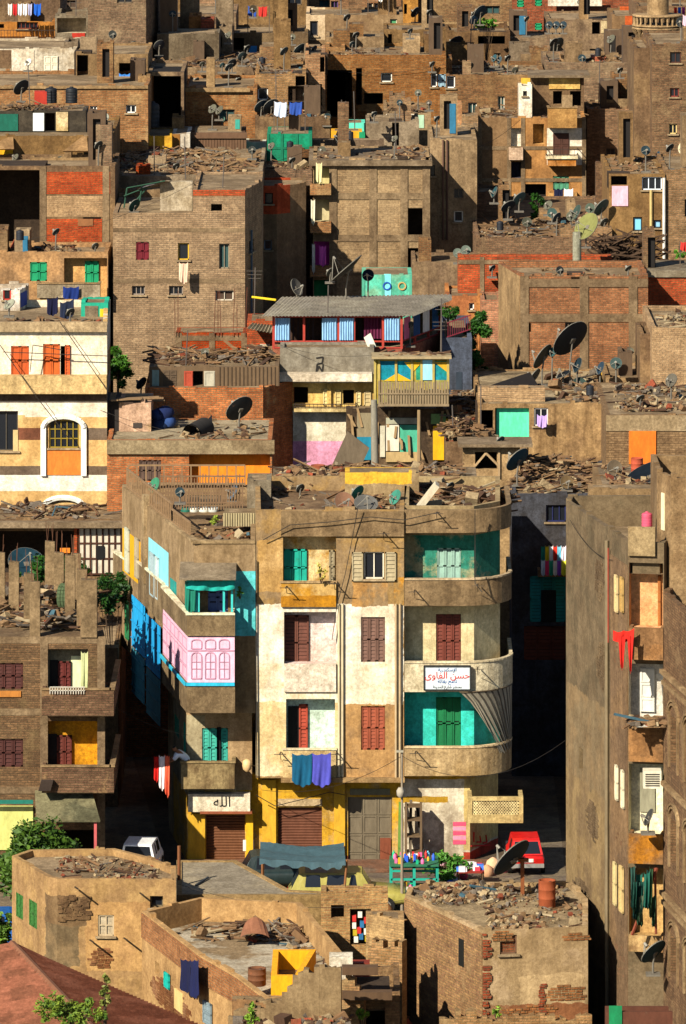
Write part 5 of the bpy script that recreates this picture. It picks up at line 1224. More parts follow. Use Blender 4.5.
    tree('broad leafy tree in front of the shop under the brown brick house',40,862,54,40,209.5,0,n=6500,leaf=.19,seed=12,col='#1e3a0e',c2='#4a641a',depth=2.6)
    tree('dark bush at the left edge beside the ochre house',2,925,16,26,203,0,n=900,leaf=.14,seed=13,name='bush',cat='bush')
    tree('spiky green bush growing in front of the red metal roof',72,1010,45,18,176,ZW(1060,176),n=1500,leaf=.10,seed=14,name='bush',cat='bush',col='#3c5a1a',c2='#7a8a2a')
    tree('tall stalk of the bush on the right of the red roof',105,990,8,18,177,ZW(1040,177),n=300,leaf=.09,seed=15,name='bush',cat='bush',col='#4a5a1a',c2='#8a8a2a')
    tree('small weed clump below the broken wall',253,1014,9,12,176,ZW(1040,176),n=300,leaf=.08,seed=16,name='weed',cat='weed',col='#4a6a1a',c2='#7a9a2a',trunk=False)
    tree('small weed in the dark opening of the ruined room',362,1014,9,7,181.5,ZW(1030,181.5),n=220,leaf=.07,seed=17,name='weed',cat='weed',col='#4a6a1a',c2='#7a9a2a',trunk=False)
    tree('weeds at the foot of the plastered house',497,1012,7,6,184.6,ZW(1020,184.6),n=160,leaf=.06,seed=18,name='weed',cat='weed',col='#4a6a1a',c2='#8aaa3a',trunk=False)
street()
def person():
    """man in a white shirt leaning over the balcony rail towards the laundry"""
    Yp=220.05; base=W(188,763,Yp); 
    zf=ZW(787,220)
    root=thing('person','man in a white short-sleeved shirt leaning over the balcony towards the laundry','person',(base.x,base.y,zf))
    # facing -x (left) and slightly towards the viewer
    def S(x,y,z): return Vector((base.x+x,base.y+y,zf+z))
    J={'pel':(0,0,.92,.15),'wai':(-.10,-.03,1.08,.135),'che':(-.30,-.10,1.24,.165),'nec':(-.42,-.13,1.36,.06),'hed':(-.50,-.15,1.42,.09),'top':(-.56,-.16,1.50,.085),
       'hl':(.02,.09,.84,.10),'kl':(.02,.1,.46,.07),'al':(.03,.1,.07,.05),'fl':(-.12,.1,.04,.035),'hr':(.02,-.09,.84,.10),'kr':(.0,-.1,.46,.07),'ar':(.05,-.1,.07,.05),'fr':(-.1,-.1,.04,.035),
       'sl':(-.34,.1,1.28,.075),'el':(-.52,.10,1.08,.048),'wl':(-.70,.02,.98,.034),'ml':(-.78,0,.96,.03),'sr':(-.36,-.28,1.26,.075),'er':(-.54,-.34,1.04,.048),'wr':(-.74,-.32,.96,.034),'mr':(-.82,-.3,.94,.03)}
    names=list(J); idx={k:i for i,k in enumerate(names)}
    ed=[('pel','wai'),('wai','che'),('che','nec'),('nec','hed'),('hed','top'),('pel','hl'),('hl','kl'),('kl','al'),('al','fl'),('pel','hr'),('hr','kr'),('kr','ar'),('ar','fr'),('che','sl'),('sl','el'),('el','wl'),('wl','ml'),('che','sr'),('sr','er'),('er','wr'),('wr','mr')]
    def skin(keys,edges,infl,name,mat,rootk):
        me=bpy.data.meshes.new(name); ks=list(keys); ii={k:i for i,k in enumerate(ks)}
        me.from_pydata([S(*J[k][:3])-root.location for k in ks],[(ii[a],ii[b]) for a,b in edges],[]); o=bpy.data.objects.new(name,me); COL.objects.link(o); o.parent=root
        md=o.modifiers.new('skin','SKIN')
        for k in ks: v=me.skin_vertices[0].data[ii[k]]; r=J[k][3]+infl; v.radius=(r,r); v.use_root=(k==rootk)
        sb=o.modifiers.new('sub','SUBSURF'); sb.levels=2; sb.render_levels=2; me.materials.append(mat); return o
    sk=paint('#8a5a3a',.6,0)
    skin(names,ed,0,'body',sk,'pel')
    skin(['pel','wai','che','sl','sr','el','er'],[('pel','wai'),('wai','che'),('che','sl'),('che','sr'),('sl','el'),('sr','er')],.025,'shirt',paint('#e8e8e8',.9,0),'pel')
    skin(['pel','hl','hr','kl','kr','al','ar'],[('pel','hl'),('pel','hr'),('hl','kl'),('hr','kr'),('kl','al'),('kr','ar')],.022,'trousers',paint('#3a4030',.9,0),'pel')
    J['hed2']=(-.49,-.15,1.47,.10); J['top2']=(-.55,-.16,1.53,.075)
    skin(['hed2','top2'],[('hed2','top2')],0,'hair',paint('#14100c',.8,0),'hed2')
    mb=MB()
    for (wx,wy) in ((-.78,0),(-.82,-.3)):
        for k in range(4): a=S(wx,wy+(-.03+.02*k),.95); mb.tube(a,a+Vector((-.06,0,-.03-.005*k)),.009,n=5); mb.tube(a+Vector((-.06,0,-.03-.005*k)),a+Vector((-.07,0,-.08)),.008,n=5)
        a=S(wx+.02,wy-.04,.95); mb.tube(a,a+Vector((-.03,-.03,-.03)),.01,n=5)
    mb.build('fingers',sk,root)
person()
ALL=[]
def S(label,x0,x1,yt,Y,mat,depth=7,cat='house',name='house',**kw):
    kw.setdefault('parapet',.35); kw.setdefault('rag',.3)
    b=simple(name,label,x0,x1,yt,Y,mat,depth=depth,cat=cat,**kw); ALL.append(b); return b
T1=wall('#9c7c4e','#876a40',.5,.35); T2=wall('#8a6c44','#75593a',.5,.4); T3=wall('#ad8c5a','#94764a',.5,.3); T4=wall('#8f7a5c','#7a664a',.5,.3)
GR=wall('#8c8068','#786a52',.5,.4); CR=wall('#d8c08a','#c4a868',.4,.3); OR=wall('#c88a3c','#b0702c',.5,.3); WH=wall('#e8dfcc','#d4c4a8',.4,.35)
K1=bricks('#a8743f','#8a5a34','#9a7c52',.35,'#9c7a4c'); K2=bricks('#94683c','#6e4a2c','#86704c',.45,'#8a6c44'); K3=bricks('#a87a48','#86602f','#9a8058',.15,'#9a7c50'); KR=bricks('#b84c28','#8e3c20','#94623c',.12,'#94704a'); KT=bricks('#b39066','#9c7a54','#a48a66',.4,'#a88860'); KD=bricks('#8a5f38','#664428','#7a6344',.3,'#80623e'); KO=bricks('#bd7040','#94532e','#a07c50',.25,'#a8804f')
YE=paint('#d8a838',.9,.35,'#8a6c3c'); YL=wall('#dcb654','#c89c3c',.4,.25)
GREEN='#0f8a5a'; TQ='#3ab8a0'
def row1():
    v=S('low house with a pale lattice screen and dark terrace behind the bare columns',-40,124,520,238,T2,depth=4,parapet=.05)
    v.hole(0,-40,531,76,573,dep=3); fr=v.fr[0]
    v.panel('white_panel_wall',0,78,528,121,574,paint('#c8bca4',.8,.5,'#8a7a60'),.05)
    mb=MB(); a,b,c,d=fr.rect(78,528,121,574,.08)
    for k in range(8): u=a+(b-a)*k/7; fr.box(mb,u-.03,u+.03,.05,.1,c,d)
    for k in range(4): z=c+(d-c)*k/3; fr.box(mb,a,b,.05,.09,z-.03,z+.03)
    mb.build('lattice',paint('#4a2c1e',.9,.3),v.root); v.panel('dark_window',0,96,546,104,559,paint('#0e0c0a',wear=0),.12)
    v.panel('brick_pier',0,74,528,79,555,KR,.1); v.panel('orange_board',0,60,548,70,553,paint('#d87a1c'),.02)
    mb=MB(); fr.box(mb,0,fr.L,-.1,.5,v.Z-.25,v.Z-.02); mb.build('roof_slab',T4,v.root)
    rub(v,'rubble and old planks along the roof slab over the pale lattice',160,51,h=.25,planks=.4,px=(0,120))
    tree('climbing greenery behind the bare columns on the right',112,590,20,26,232,5,n=1500,leaf=.13,seed=21,name='bush',cat='bush',col='#12280a',c2='#244a12',trunk=False,depth=2)
    tree('dark green growth between the bare columns',50,568,50,16,234,5,n=1500,leaf=.13,seed=22,name='bush',cat='bush',col='#16300c',c2='#2c5a14',depth=1.2)
    dish(27,562,19,236,'large dark blue dish under the dark terrace behind the bare columns',nrm=(.2,-.6,.75),col='#1a3440')
    S('low house added to shade the narrow alley behind the brown brick house',55,118,648,230.5,T2,depth=6.5,parapet=.1)  # added block that keeps the sun off the alley ground
    # W cream house
    m=zonewall('#d4ac62','#c89c52',[(-60,330,120,376,'#ecdfc6','#e4d4b4'),(-60,401,120,415,'#ece0cc','#e0d0b4'),(25,401,120,417,'#ece0cc','#e0d0b4'),(-60,475,120,491,'#f0e6d6','#e8dcc8'),(-60,466,120,475,'#6a5844','#5c4c3a'),(84,428,120,440,'#6e5c48','#5c4c3c'),(-60,428,45,440,'#7a4a34','#6e4430')],243,edge=.05,streak=.2)
    w=S('cream and white striped house with an arched orange door and rust shutters',-50,107,330,243,m,depth=10.5,parapet=.3,right=(108,8))
    w.shut(0,11,346,29,376,'#b8501c',2,dep=.08,slats=2); w.shut(0,43,344,60,376,'#c0581c',2,dep=.08,slats=2); w.hole(0,60.5,346,65,376,dep=1); w.leaf(0,65,345,70,376,'#c0501c')
    f=w.fr[0]
    for (y0,y1,n_,c) in ((376,394,.5,'#c8a868'),(394,401,.1,'#5c4a38'),(322,332,.2,'#a89068')):
        a,b,c0,d=f.rect(-50,y0,107,y1,n_); mb=MB(); f.box(mb,0,f.L,0,n_,c0,d); mb.build('ledge',wall(c,streak=.3),w.root)
    w.panel('door_board',0,46,450,81,475,paint('#d8782c',.8,.2),.04); w.win(0,49,420,79,448,'#8a7420',(5,3),dep=.1,fw=.05)
    mb=MB(); a,b,c0,d=f.rect(43,413,84,476,.1); cx=(a+b)/2; r=(b-a)/2; zt=f.ray(60,428,.1)[1]
    f.box(mb,a-.1,a+.12,0,.12,c0,zt); f.box(mb,b-.12,b+.1,0,.12,c0,zt)
    for k in range(10):
        a0,a1=math.pi*k/10,math.pi*(k+1)/10; mb.tube(f.pt(cx-r*math.cos(a0),.06,zt+r*.55*math.sin(a0)),f.pt(cx-r*math.cos(a1),.06,zt+r*.55*math.sin(a1)),.12,n=6)
    mb.build('door_arch',paint('#f0e8dc',.8,.2),w.root)
    mb=MB(); zt=f.ray(60,508,.1)[1]
    for k in range(10):
        a0,a1=math.pi*k/10,math.pi*(k+1)/10; mb.tube(f.pt(cx-r*math.cos(a0),.06,zt+r*.5*math.sin(a0)),f.pt(cx-r*math.cos(a1),.06,zt+r*.5*math.sin(a1)),.12,n=6)
    mb.build('lower_arch',paint('#f0e8dc',.8,.2),w.root)
    w.win(0,-6,411,18,451,'#4a4236',(2,1),dep=.2) ; w.panel('window_board',0,13,430,18,452,paint('#c8a868'),.03)
    rub(w,'rubble, cloth and scrap iron on the roof of the striped house',420,53,px=(-5,105),fy=(.05,.5),h=.35,planks=.35)
    cab=MB(); 
    for p in ([(0,345,242.5),(35,395,242.3),(70,440,242.4)],[(3,352,242.6),(107,356,242.6)],[(30,372,242.5),(33,345,242.4),(62,350,242.4)],[(60,322,242.6),(107,390,242.4)]): cab.path([W(*q) for q in p],.02,4)
    single('cable',cab,paint('#2a2018',wear=0),'tangled black wires crossing the striped house','cable')
    # huts on W roof
    h=S('tiny white and blue hut with a red window frame at the left edge',-30,20,290,252,wall('#dcd6cc','#b8a890',.5),depth=2,name='hut',cat='hut',zb=w.rz,right=(28,1.6)); h.win(0,3,281+8,11,300,'#b83020',(1,1),dep=.08); h.fr and h.box('blue_side',1,21,292,27,306,.03,paint('#20409a',.8,.3))
    h=S('small patched kiosk of turquoise and yellow boards on the striped house',81,108,303,250,paint('#1a9a7c',.8,.4),depth=2,name='kiosk',cat='kiosk',zb=w.rz,parapet=.05); h.panel('yellow_board',0,100,309,107,322,paint('#e0b018',.8,.2),.04); h.panel('corrugated_panel',0,85,306,98,321,GR,.03)
    cloth('','','',(W(47,298,249),W(58,296,249)),[(0,1,.7,'#0c1030','dark_cloth','dark blue cloth slumped on the striped house roof, left one')],3,group='dark cloths on the striped house roof')
    cloth('','','',(W(60,302,248),W(74,298,248)),[(0,1,.7,'#1a2238','dark_cloth','dark blue cloth slumped on the striped house roof, right one')],4,group='dark cloths on the striped house roof')
    dish(9,304,6.5,247,'small pale grey dish above the striped house at the left edge',col='#8a8a78')
    # X green shutters
    x=S('ochre house with green shutters and a pale balcony left of the big brick block',-40,108,252,261.7,wall('#c8924a','#a87c44',.5,.3),depth=4,parapet=.2)
    x.shut(0,30,262,47,281,GREEN,2,dep=.08,slats=2)
    x.log(0,64,258,107,300,wall('#d8a050','#c89448',.4,.2),.5); x.shut(0,85,261,99,284,GREEN,2,n=-.45,slats=2); x.balc(0,37,284,100,298,.6,wall('#b8a888','#9a8a6c',.5,.5),cap=T3)
    cloth('','','',(W(63,286,261),W(79,286,261)),[(0,1,.55,'#122a6a','blue_cloth','blue cloth over the pale balcony of the green-shuttered house')],1)
    rub(x,'low scrap heap on the green-shuttered house roof',120,54,px=(0,105),h=.15)
    # BR1
    b=S('low brick house with an orange board bay and a concrete roof slab',107,272,440,240.5,KO,depth=6.4,parapet=.05,rag=.1,roofmat=wall('#a09070','#8a7858',.4,.1))
    f=b.fr[0]; mb=MB(); f.box(mb,0,f.L+.1,-.1,.15,b.Z-.55,b.Z-.01); mb.build('roof_slab',wall('#9c8862','#8a7450',.4,.3),b.root)
    b.shut(0,139,460,161,481,'#5c4436',4,dep=.08,slats=1); b.log(0,189,450,270,486,paint('#d8801c',.9,.5,'#a85c14'),.5)
    rub(b,'scattered scrap on the concrete roof of the low brick house',70,55,px=(150,270),h=.1)
    h=S('rough little hut of tan and pink boards on the low brick house',119,151,403,243.3,wall('#a8865a','#c8a080',.5,.4),depth=3,name='hut',cat='hut',zb=b.rz,parapet=.0,rag=.5); h.panel('vent',0,133,431-8,142,428,paint('#3a3028',wear=0),.03)
    h=S('dark leaning shelter beside the pink hut and the striped house',104,119,402,243.4,paint('#2a2420',.9,.4),depth=3,name='hut',cat='hut',zb=b.rz,parapet=0,rag=.6)
    mb=MB(); 
    for i in range(9): 
        y=243.2+i*.35; mb.obox(W(133+random.uniform(-14,14),400+random.uniform(-5,2),y),Vector((random.uniform(.5,1.1),.1,.03)),Vector((0,.12,0)),Vector((0,0,.025)))
    single('planks',mb,paint('#8a6a44',.9,.4),'loose planks lying on the pink hut','planks',kind='stuff')
    single_heap=MB(); R=random.Random(3)
    t=thing('cloth_heap','blue cloth bundles piled beside the pink hut','cloth',W(160,434,244)); 
    for i,(x_,y_,r,c) in enumerate(((158,414,.35,'#1a2c5a'),(165,412,.4,'#12204a'),(160,424,.42,'#16284a'),(168,421,.35,'#2a4478'),(158,433,.3,'#1a2c5a'))):
        mb=MB(); c0=W(x_,y_,244.3); mb.lathe([(r*.7,-r*.6),(r,-r*.1),(r*.8,r*.4),(r*.3,r*.6),(.01,r*.62)],c0,8); mb.build('bundle',paint(c,.95,.2,'#101830'),t)
    mb=MB(); c0=W(192,433,242.3); mb.tube(c0+Vector((0,-.4,0)),c0+Vector((.5,.9,.1)),.42,n=18,cap=False); mb.tube(c0+Vector((.5,.9,.1)),c0+Vector((0,-.39,0)),.37,n=18,cap=False); single('drain_tube',mb,paint('#2a2622',.9,.3),'short black pipe section lying on the low brick house roof','pipe')
    mb=MB(); P=[W(196,432,244),W(212,432,244),W(212,415,244)]; mb.add(P+[p+Vector((0,.1,0)) for p in P],[(0,1,2),(5,4,3),(0,3,4,1),(1,4,5,2),(2,5,3,0)]); single('metal_sheet',mb,paint('#141820',.9,.1),'dark triangular sheet leaning behind the pipe section','sheet')
    dish(239,408,15,243.5,'big dark dish on a brown mast above the orange board bay',nrm=(-.55,-.55,.6),col='#24282a',base=b.rz)
    dish(141,383,7,250,'small grey-blue dish beside the tree and wooden shed',nrm=(-.75,-.4,.5),col='#2c3c44')
    # BR2
    c=S('long brick wall house with a weathered wooden shed storey',145,263,388,247.6,KO,depth=7,right=(294,2.5),parapet=.05)
    s=S('weathered plank shed with a red and a white door along the brick house roof',149,279,367,248.6,paint('#6a5236',.9,.5,'#3c2c1c'),depth=5.5,name='wooden_shed',cat='shed',zb=c.rz,parapet=0,rag=.5)
    s.door(0,152,370,159,386,'#8aa098',leaves=1,dep=.03,panels=1); s.door(0,163,370,177,387,'#5a4630',dep=.03); s.door(0,184,371,193,387,'#a8442c',leaves=1,dep=.03,panels=1); s.hole(0,193,371,203,387,dep=1); s.door(0,204,371,215,387,'#b0a890',leaves=1,dep=.03,panels=1)
    f=s.fr[0]; mb=MB()
    for k in range(34):
        u=f.L*k/33
        if u>f.ray(216,380)[0]: f.box(mb,u-.02,u+.02,0,.025,s.zb,s.Z)
    mb.build('battens',paint('#4a3824',.9,.4),s.root)
    rub(s,'dense pile of planks and poles on the wooden shed roof',420,56,h=.2,planks=.75,size=1.0)
    tree('leafy tree beside the big brick block above the low brick house',118,366,15,26,258,6,n=1500,leaf=.14,seed=23,col='#22400e',c2='#4a7a1c')
    r=S('half-built red brick wall with thin rebar above the wooden shed',176,247,333,256.5,KR,depth=2,name='brick_wall',cat='wall',parapet=0,rag=.6); r.frame(0,(178,212,246),(338,),.25)
    mb=MB()
    for x_ in (175,178,214,218,221,233,237,245): p=W(x_,336,256.4); mb.tube(p,p+Vector((random.uniform(-.1,.1),0,random.uniform(1.2,2.3))),.02,n=4)
    mb.build('rebar',paint('#5a3424',.9,.2),r.root)
    e=S('red brick wall end with a pale board at the blue-shutter terrace',247,281,322,255,KR,depth=3,parapet=0); e.panel('pale_board',0,260,344,270,364,WH,.03)
row1()
def row1b():
    # C1 yellow storey
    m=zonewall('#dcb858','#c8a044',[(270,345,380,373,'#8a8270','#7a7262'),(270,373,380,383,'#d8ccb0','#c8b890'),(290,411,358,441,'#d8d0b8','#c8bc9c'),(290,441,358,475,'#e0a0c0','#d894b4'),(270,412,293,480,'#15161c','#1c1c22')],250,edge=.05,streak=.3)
    c=S('yellow storeyed house with concrete parapet and pink lower wall',280,374,348,250,m,depth=2,parapet=.1,rag=.1,name='house')
    c.hole(0,293,387,308,403,dep=1.5); c.hole(0,343,390,354,404,dep=1.5); c.leaf(0,323,389,328,405,'#d8bc70'); c.leaf(0,335,390,341,405,'#c8ac60'); c.leaf(0,356,391,361,406,'#c8b070'); c.leaf(0,364,391,371,406,'#b8a068')
    f=c.fr[0]; mb=MB(); a,b,c0,d=f.rect(277,374,372,384,.7); f.box(mb,a,b,0,.7,d-.12,d); f.box(mb,a,b,.6,.7,c0+.1,d-.12); mb.build('eave_slab',WH,c.root)
    c.balc(0,294,404,356,412,.6,wall('#c8b070'),kind='rail')
    c.panel('wall_column',0,327,384,331,410,YL,.15)
    # scribbled mark on the parapet
    mb=MB(); pts=[(317,358),(324,357),(323,363),(318,364),(317,372),(320,366),(323,372),(324,364)]
    for k,(p,q) in enumerate(zip(pts,pts[1:])): a,z=f.ray(p[0]-1,p[1],.02); b,z2=f.ray(q[0]-1,q[1],.02); mb.tube(f.pt(a,.012+.001*k,z),f.pt(b,.012+.001*k,z2),.035,n=4)
    mb.build('painted_mark',paint('#1c1814',wear=0),c.root)
    for k in range(9):
        u,z=f.ray(298+k*6.5,444,.02)
    # body2 with porch
    b=S('wide terrace house under a grey corrugated roof with pale blue shutters',273,402,349,252.2,wall('#8a4a3a','#a86a50',.4),depth=16,right=(441,5),parapet=.0,rag=0)
    z0=b.Z; f=b.fr[0]; f1=b.fr[1]; red='#a83a2c'
    zt=ZW(310,252); zt=z0+1.42
    pm=MB()
    for x_ in (273.5,304,338.5,354,383,401.5):
        u=f.ray(x_,330)[0]; f.box(pm,u-.05,u+.05,-.1,0,z0,zt)
    for u in (f1.L*.35,f1.L*.7,f1.L-.05): f1.box(pm,u-.05,u+.05,-.1,0,z0,zt)
    for z in (z0+.05,z0+.32,zt-.06): f.box(pm,0,f.L,-.09,-.01,z-.03,z+.03); f1.box(pm,0,f1.L,-.09,-.01,z-.03,z+.03)
    pm.build('porch_frame',paint(red,.7,.3),b.root)
    def corrpanel(fr,u0,u1,za,zb_,mat,n=.02,nm='shutter_panel',k=6):
        mb=MB()
        for j in range(k):
            a=u0+(u1-u0)*j/k; q=u0+(u1-u0)*(j+1)/k; m_=(a+q)/2
            mb.quad(fr.pt(a,n,za),fr.pt(m_,n+.06,za),fr.pt(m_,n+.06,zb_),fr.pt(a,n,zb_)); mb.quad(fr.pt(m_,n+.06,za),fr.pt(q,n,za),fr.pt(q,n,zb_),fr.pt(m_,n+.06,zb_))
        return mb.build(nm,mat,b.root)
    bl=paint('#8ab4d8',.7,.2,'#c8d4dc')
    for (x0,x1) in ((275,290),(322,337),(339.5,354),(384.5,400)):
        corrpanel(f,f.ray(x0,330)[0],f.ray(x1,330)[0],z0+.38,zt-.1,bl)
    corrpanel(f,f.ray(364,330)[0],f.ray(383,330)[0],z0+.38,zt-.1,paint('#5a1838',.8,.2),n=-.5)
    for i,c_ in enumerate(('#d86a8a','#2a4a78','#e8dcd0','#2a5a88')): corrpanel(f1,f1.L*(i*.24+.04),f1.L*(i*.24+.2),z0+.38,zt-.1,paint(c_,.8,.2),k=3)
    bk=MB(); f.box(bk,.1,f.L-.1,-2.6,-2.5,z0,zt); bk.build('back_wall',wall('#4a3428','#3a2a20'),b.root)
    # interior posts
    mb=MB(); 
    for x_ in (293,298,308,313,361): u=f.ray(x_,330)[0]; f.box(mb,u-.04,u+.04,-1,-.9,z0,zt)
    mb.build('inner_posts',paint('#2a1c1c',.8,.2),b.root)
    # corrugated roof
    A=Vector((f.pt(-.5,.6,zt+.02))); B_=Vector((f1.pt(-.0,.5,zt-.02))); C=Vector(f1.pt(f1.L+.3,.4,zt+.05)); D=Vector(f.pt(.3,-4.6,zt+.22)); E_=Vector((C.x,C.y+.6,zt+.2))
    mb=MB(); n=44
    for k in range(n):
        t0,tm,t1=k/n,(k+.5)/n,(k+1)/n; bA=lambda t:A.lerp(B_,t); tA=lambda t:D.lerp(E_,t); h=Vector((0,0,.05))
        mb.quad(bA(t0),bA(tm)+h,tA(tm)+h,tA(t0)); mb.quad(bA(tm)+h,bA(t1),tA(t1),tA(tm)+h)
    mb.add([B_,C,E_],[(0,1,2)]); mb.build('corrugated_roof',wall('#a49c8c','#b4ac98',.4,.25),b.root)
    mb=MB(); p=W(92/2.86+220,297,256); mb.tube(W(252,297,255),W(276,300,254.5),.05); single('yellow_pole',mb,paint('#d8b820'),'yellow pole sticking out left of the corrugated roof','pole')
    mb=MB(); q=[W(246,329,253.5),W(273,334,253),W(276,322,256),W(257,318,256.5)]; 
    for k in range(8): a,b_=q[0].lerp(q[1],k/8),q[3].lerp(q[2],k/8); c_,d_=q[0].lerp(q[1],(k+1)/8),q[3].lerp(q[2],(k+1)/8); m1,m2=a.lerp(c_,.5)+Vector((0,0,.06)),b_.lerp(d_,.5)+Vector((0,0,.06)); mb.quad(a,m1,m2,b_); mb.quad(m1,c_,d_,m2)
    single('metal_lean_to',mb,wall('#a09478','#8a7e64'),'small corrugated lean-to roof left of the blue-shuttered terrace','roof')
    mb=MB(); mb.obox(W(370,342,251.3),Vector((.14,.0,.1)),Vector((0,.03,0)),Vector((-.12,.05,.28))); single('chair_frame',mb,paint('#c8c8b8'),'white folded chair leaning at the terrace edge','chair')
    # C2
    m=zonewall('#9c9a3c','#b89a2c',[(380,361,412,380,'#0f8a9c','#1680a0'),(416,361,421,380,'#2a9a78','#208a70'),(434,361,447,380,'#14889a','#1a9470')],248,edge=.02)
    k=S('painted plank room of turquoise, blue and yellow with a slatted balcony',374,449,358,248,m,depth=1.2,name='wooden_room',cat='house',zb=ZW(404,248),parapet=0,rag=.3)
    f=k.fr[0]
    for pts,c_ in ((((384,381),(397,373),(412,381)),'#d8a818'),(((404,362),(413,372),(422,362)),'#d8a818'),(((434,362),(447,372),(447,362)),'#c89a20')):
        mb=MB(); P=[f.ray(x_,y_,.03) for x_,y_ in pts]; v=[f.pt(u,.03,z) for u,z in P]; mb.add(v+[p-f.N*.03 for p in v],[(0,1,2),(5,4,3),(0,3,4,1),(1,4,5,2),(2,5,3,0)]); mb.build('painted_triangle',paint(c_,.8,.3),k.root)
    k.panel('door',0,422,360,433,380,paint('#9ad8ec',.7,.15),.05)
    mb=MB(); 
    for x_ in (375,379,396,412,421.5,433.5,448): u=f.ray(x_,360,.06)[0]; f.box(mb,u-.05,u+.05,0,.06,k.zb,k.Z)
    mb.build('timber_posts',paint('#b0983c',.9,.4),k.root)
    a,b_,c0,d=f.rect(378,381,449,404,.5); mb=MB(); n=26
    for j in range(n): u=a+(b_-a)*j/n; f.box(mb,u+.01,u+(b_-a)/n-.02,.45,.5,c0,d-.03*(j%3))
    f.box(mb,a,b_,0,.5,c0-.1,c0); f.box(mb,a,b_,.5,.54,c0+.4,c0+.46); mb.build('slatted_balcony',paint('#8a7452',.9,.5,'#5a8a7c'),k.root)
    mb=MB(); f.box(mb,-.1,f.L+.1,-1.1,.35,k.Z,k.Z+.1); mb.build('plank_roof',paint('#a08a60',.9,.4),k.root)
    rub(k,'pale planks stacked on the painted plank room',50,61,h=.1,planks=.9)
    m=S('jumble of patched shacks in green, yellow and white boards under the painted room',346,451,409,249,wall('#4a3a28','#6a5438',.5),depth=4,name='shack',cat='shack',parapet=0,rag=.5)
    for (x0,y0,x1,y1,c_,n_) in ((357,413,376,462,'#8a7a58',.04),(386,418,420,424,'#a8a488',.12),(380,426,385,457,'#c8c0a8',.1),(386,425,399,451,'#d8ccb8',.12),(400,425,418,452,'#4aa888',.1),(386,452,418,462,'#b8985c',.1),(431,414,446,424,'#7aa060',.08),(433,426,444,460,'#d8a410',.14),(446,419,450,446,'#c89810',.16),(451,417,457,443,'#e0ac18',.2),(445,449,453,461,'#b8983c',.1),(357,437,372,460,'#1a7a94',.3)):
        m.panel('board',0,x0,y0,x1,y1,paint(c_,.85,.45,'#6a5840'),n_)
    f=m.fr[0]; mb=MB(); R=random.Random(8)
    for i in range(22): x_=R.uniform(350,452); u,z=f.ray(x_,R.uniform(414,456)); mb.obox(f.pt(u,R.uniform(.02,.24),z),Vector((R.gauss(0,.1),.02,R.uniform(.15,.45))),Vector((.05,0,0)),Vector((0,.03,0)))
    mb.build('patch_planks',paint('#9a7a4c',.9,.5,'#5a4630'),m.root)['kind']='stuff'
    # pole with bent board left
    mb=MB(); mb.tube(W(375,466,244),W(374,400,244),.16,.13,n=8); single('wooden_pillar',mb,paint('#8a8270',.9,.4),'grey weathered pillar in front of the patched shacks','pillar')
    mb=MB(); mb.tube(W(419,490,233.5),W(419,410,234),.09,.07,n=7); single('wooden_pillar',mb,paint('#8a7048',.9,.4),'thin brown pillar standing left of the yellow boards','pillar')
    # items at the foot of pink wall
    barrel(318,481,14,16,232.8,'rusty barrel at the foot of the pink wall, left one','#8a4a30'); barrel(338,481,13,15,232.8,'rusty barrel at the foot of the pink wall, right one','#7a4028')
    mb=MB(); mb.obox(W(350,458,246),Vector((.45,0,-.35)),Vector((0,.05,0)),Vector((.35,.1,.75))); single('leaning_board',mb,paint('#6a5a44',.9,.4),'wide grey board leaning at the pink wall','board')
    # block on main roof
    g=S('low yellow-topped concrete room on the tan block roof',345,419,473,226,zonewall('#a48a5c','#8e754c',[(340,470,412,484,'#dcb038','#c89a30')],226,edge=.3),depth=1.5,name='small_hut',cat='roof room',zb=A_.rz,rag=.25,parapet=.0)
    g2=S('grey crumbling stair stump at the left end of the tan block roof',247,271,481,226,GR,depth=2,name='stair_stump',cat='roof room',zb=A_.rz-.5,parapet=0,rag=.7)
    # house at y 470-480 under barrels: base roof
    bb=S('low tan roof house carrying the rubble, shacks and barrels behind the tan block',272,478,484,229.2,T4,depth=4.5,parapet=.0); rub(bb,'long heap of rubble, stones and scrap behind the tan block roof',800,62,px=(275,470),h=.25,size=.9,planks=.3)
    dish(345,502,11,222.4,'round rusty-brown dish lying at the front edge of the tan block roof',nrm=(.35,-.7,.5),col='#8a6044',base=A_.rz)
    dish(366,503,12,222.2,'grey dish facing up on the front edge of the tan block roof',nrm=(.1,-.55,.8),col='#5c5a56',base=A_.rz); dish(357,492,8,224,'small teal dish between the two front-edge dishes',nrm=(-.7,-.5,.5),col='#1f6a5c',base=A_.rz); dish(395,497,8,222.6,'teal-green dish at the middle of the tan block parapet',nrm=(-.7,-.5,.45),col='#3a7a68',base=A_.rz)
    dish(154,485,8,231,'small green dish at the wing railing, upper left',nrm=(-.7,-.5,.4),col='#3a7a5c',base=U_.Z-.2); dish(232,492,8,230,'small blue-grey dish on the wing terrace beside the railing',nrm=(-.75,-.4,.5),col='#4a5a6a',base=U_.Z)
    mb=MB(); mb.obox(W(428,496,222),Vector((.35,0,.45)),Vector((.07,0,-.05)),Vector((0,.5,0))); single('leaning_slab',mb,paint('#c8b898'),'pale slab leaning in the rubble of the curved parapet','slab')
    # wing terrace stuff
    y0=231
    t=S('low shelf of washing tubs with green trim on the wing terrace',180,222,500,232.2,wall('#4a4236','#5a5040',.4),depth=1.2,name='wash_stand',cat='stand',zb=U_.Z-.5,parapet=0); 
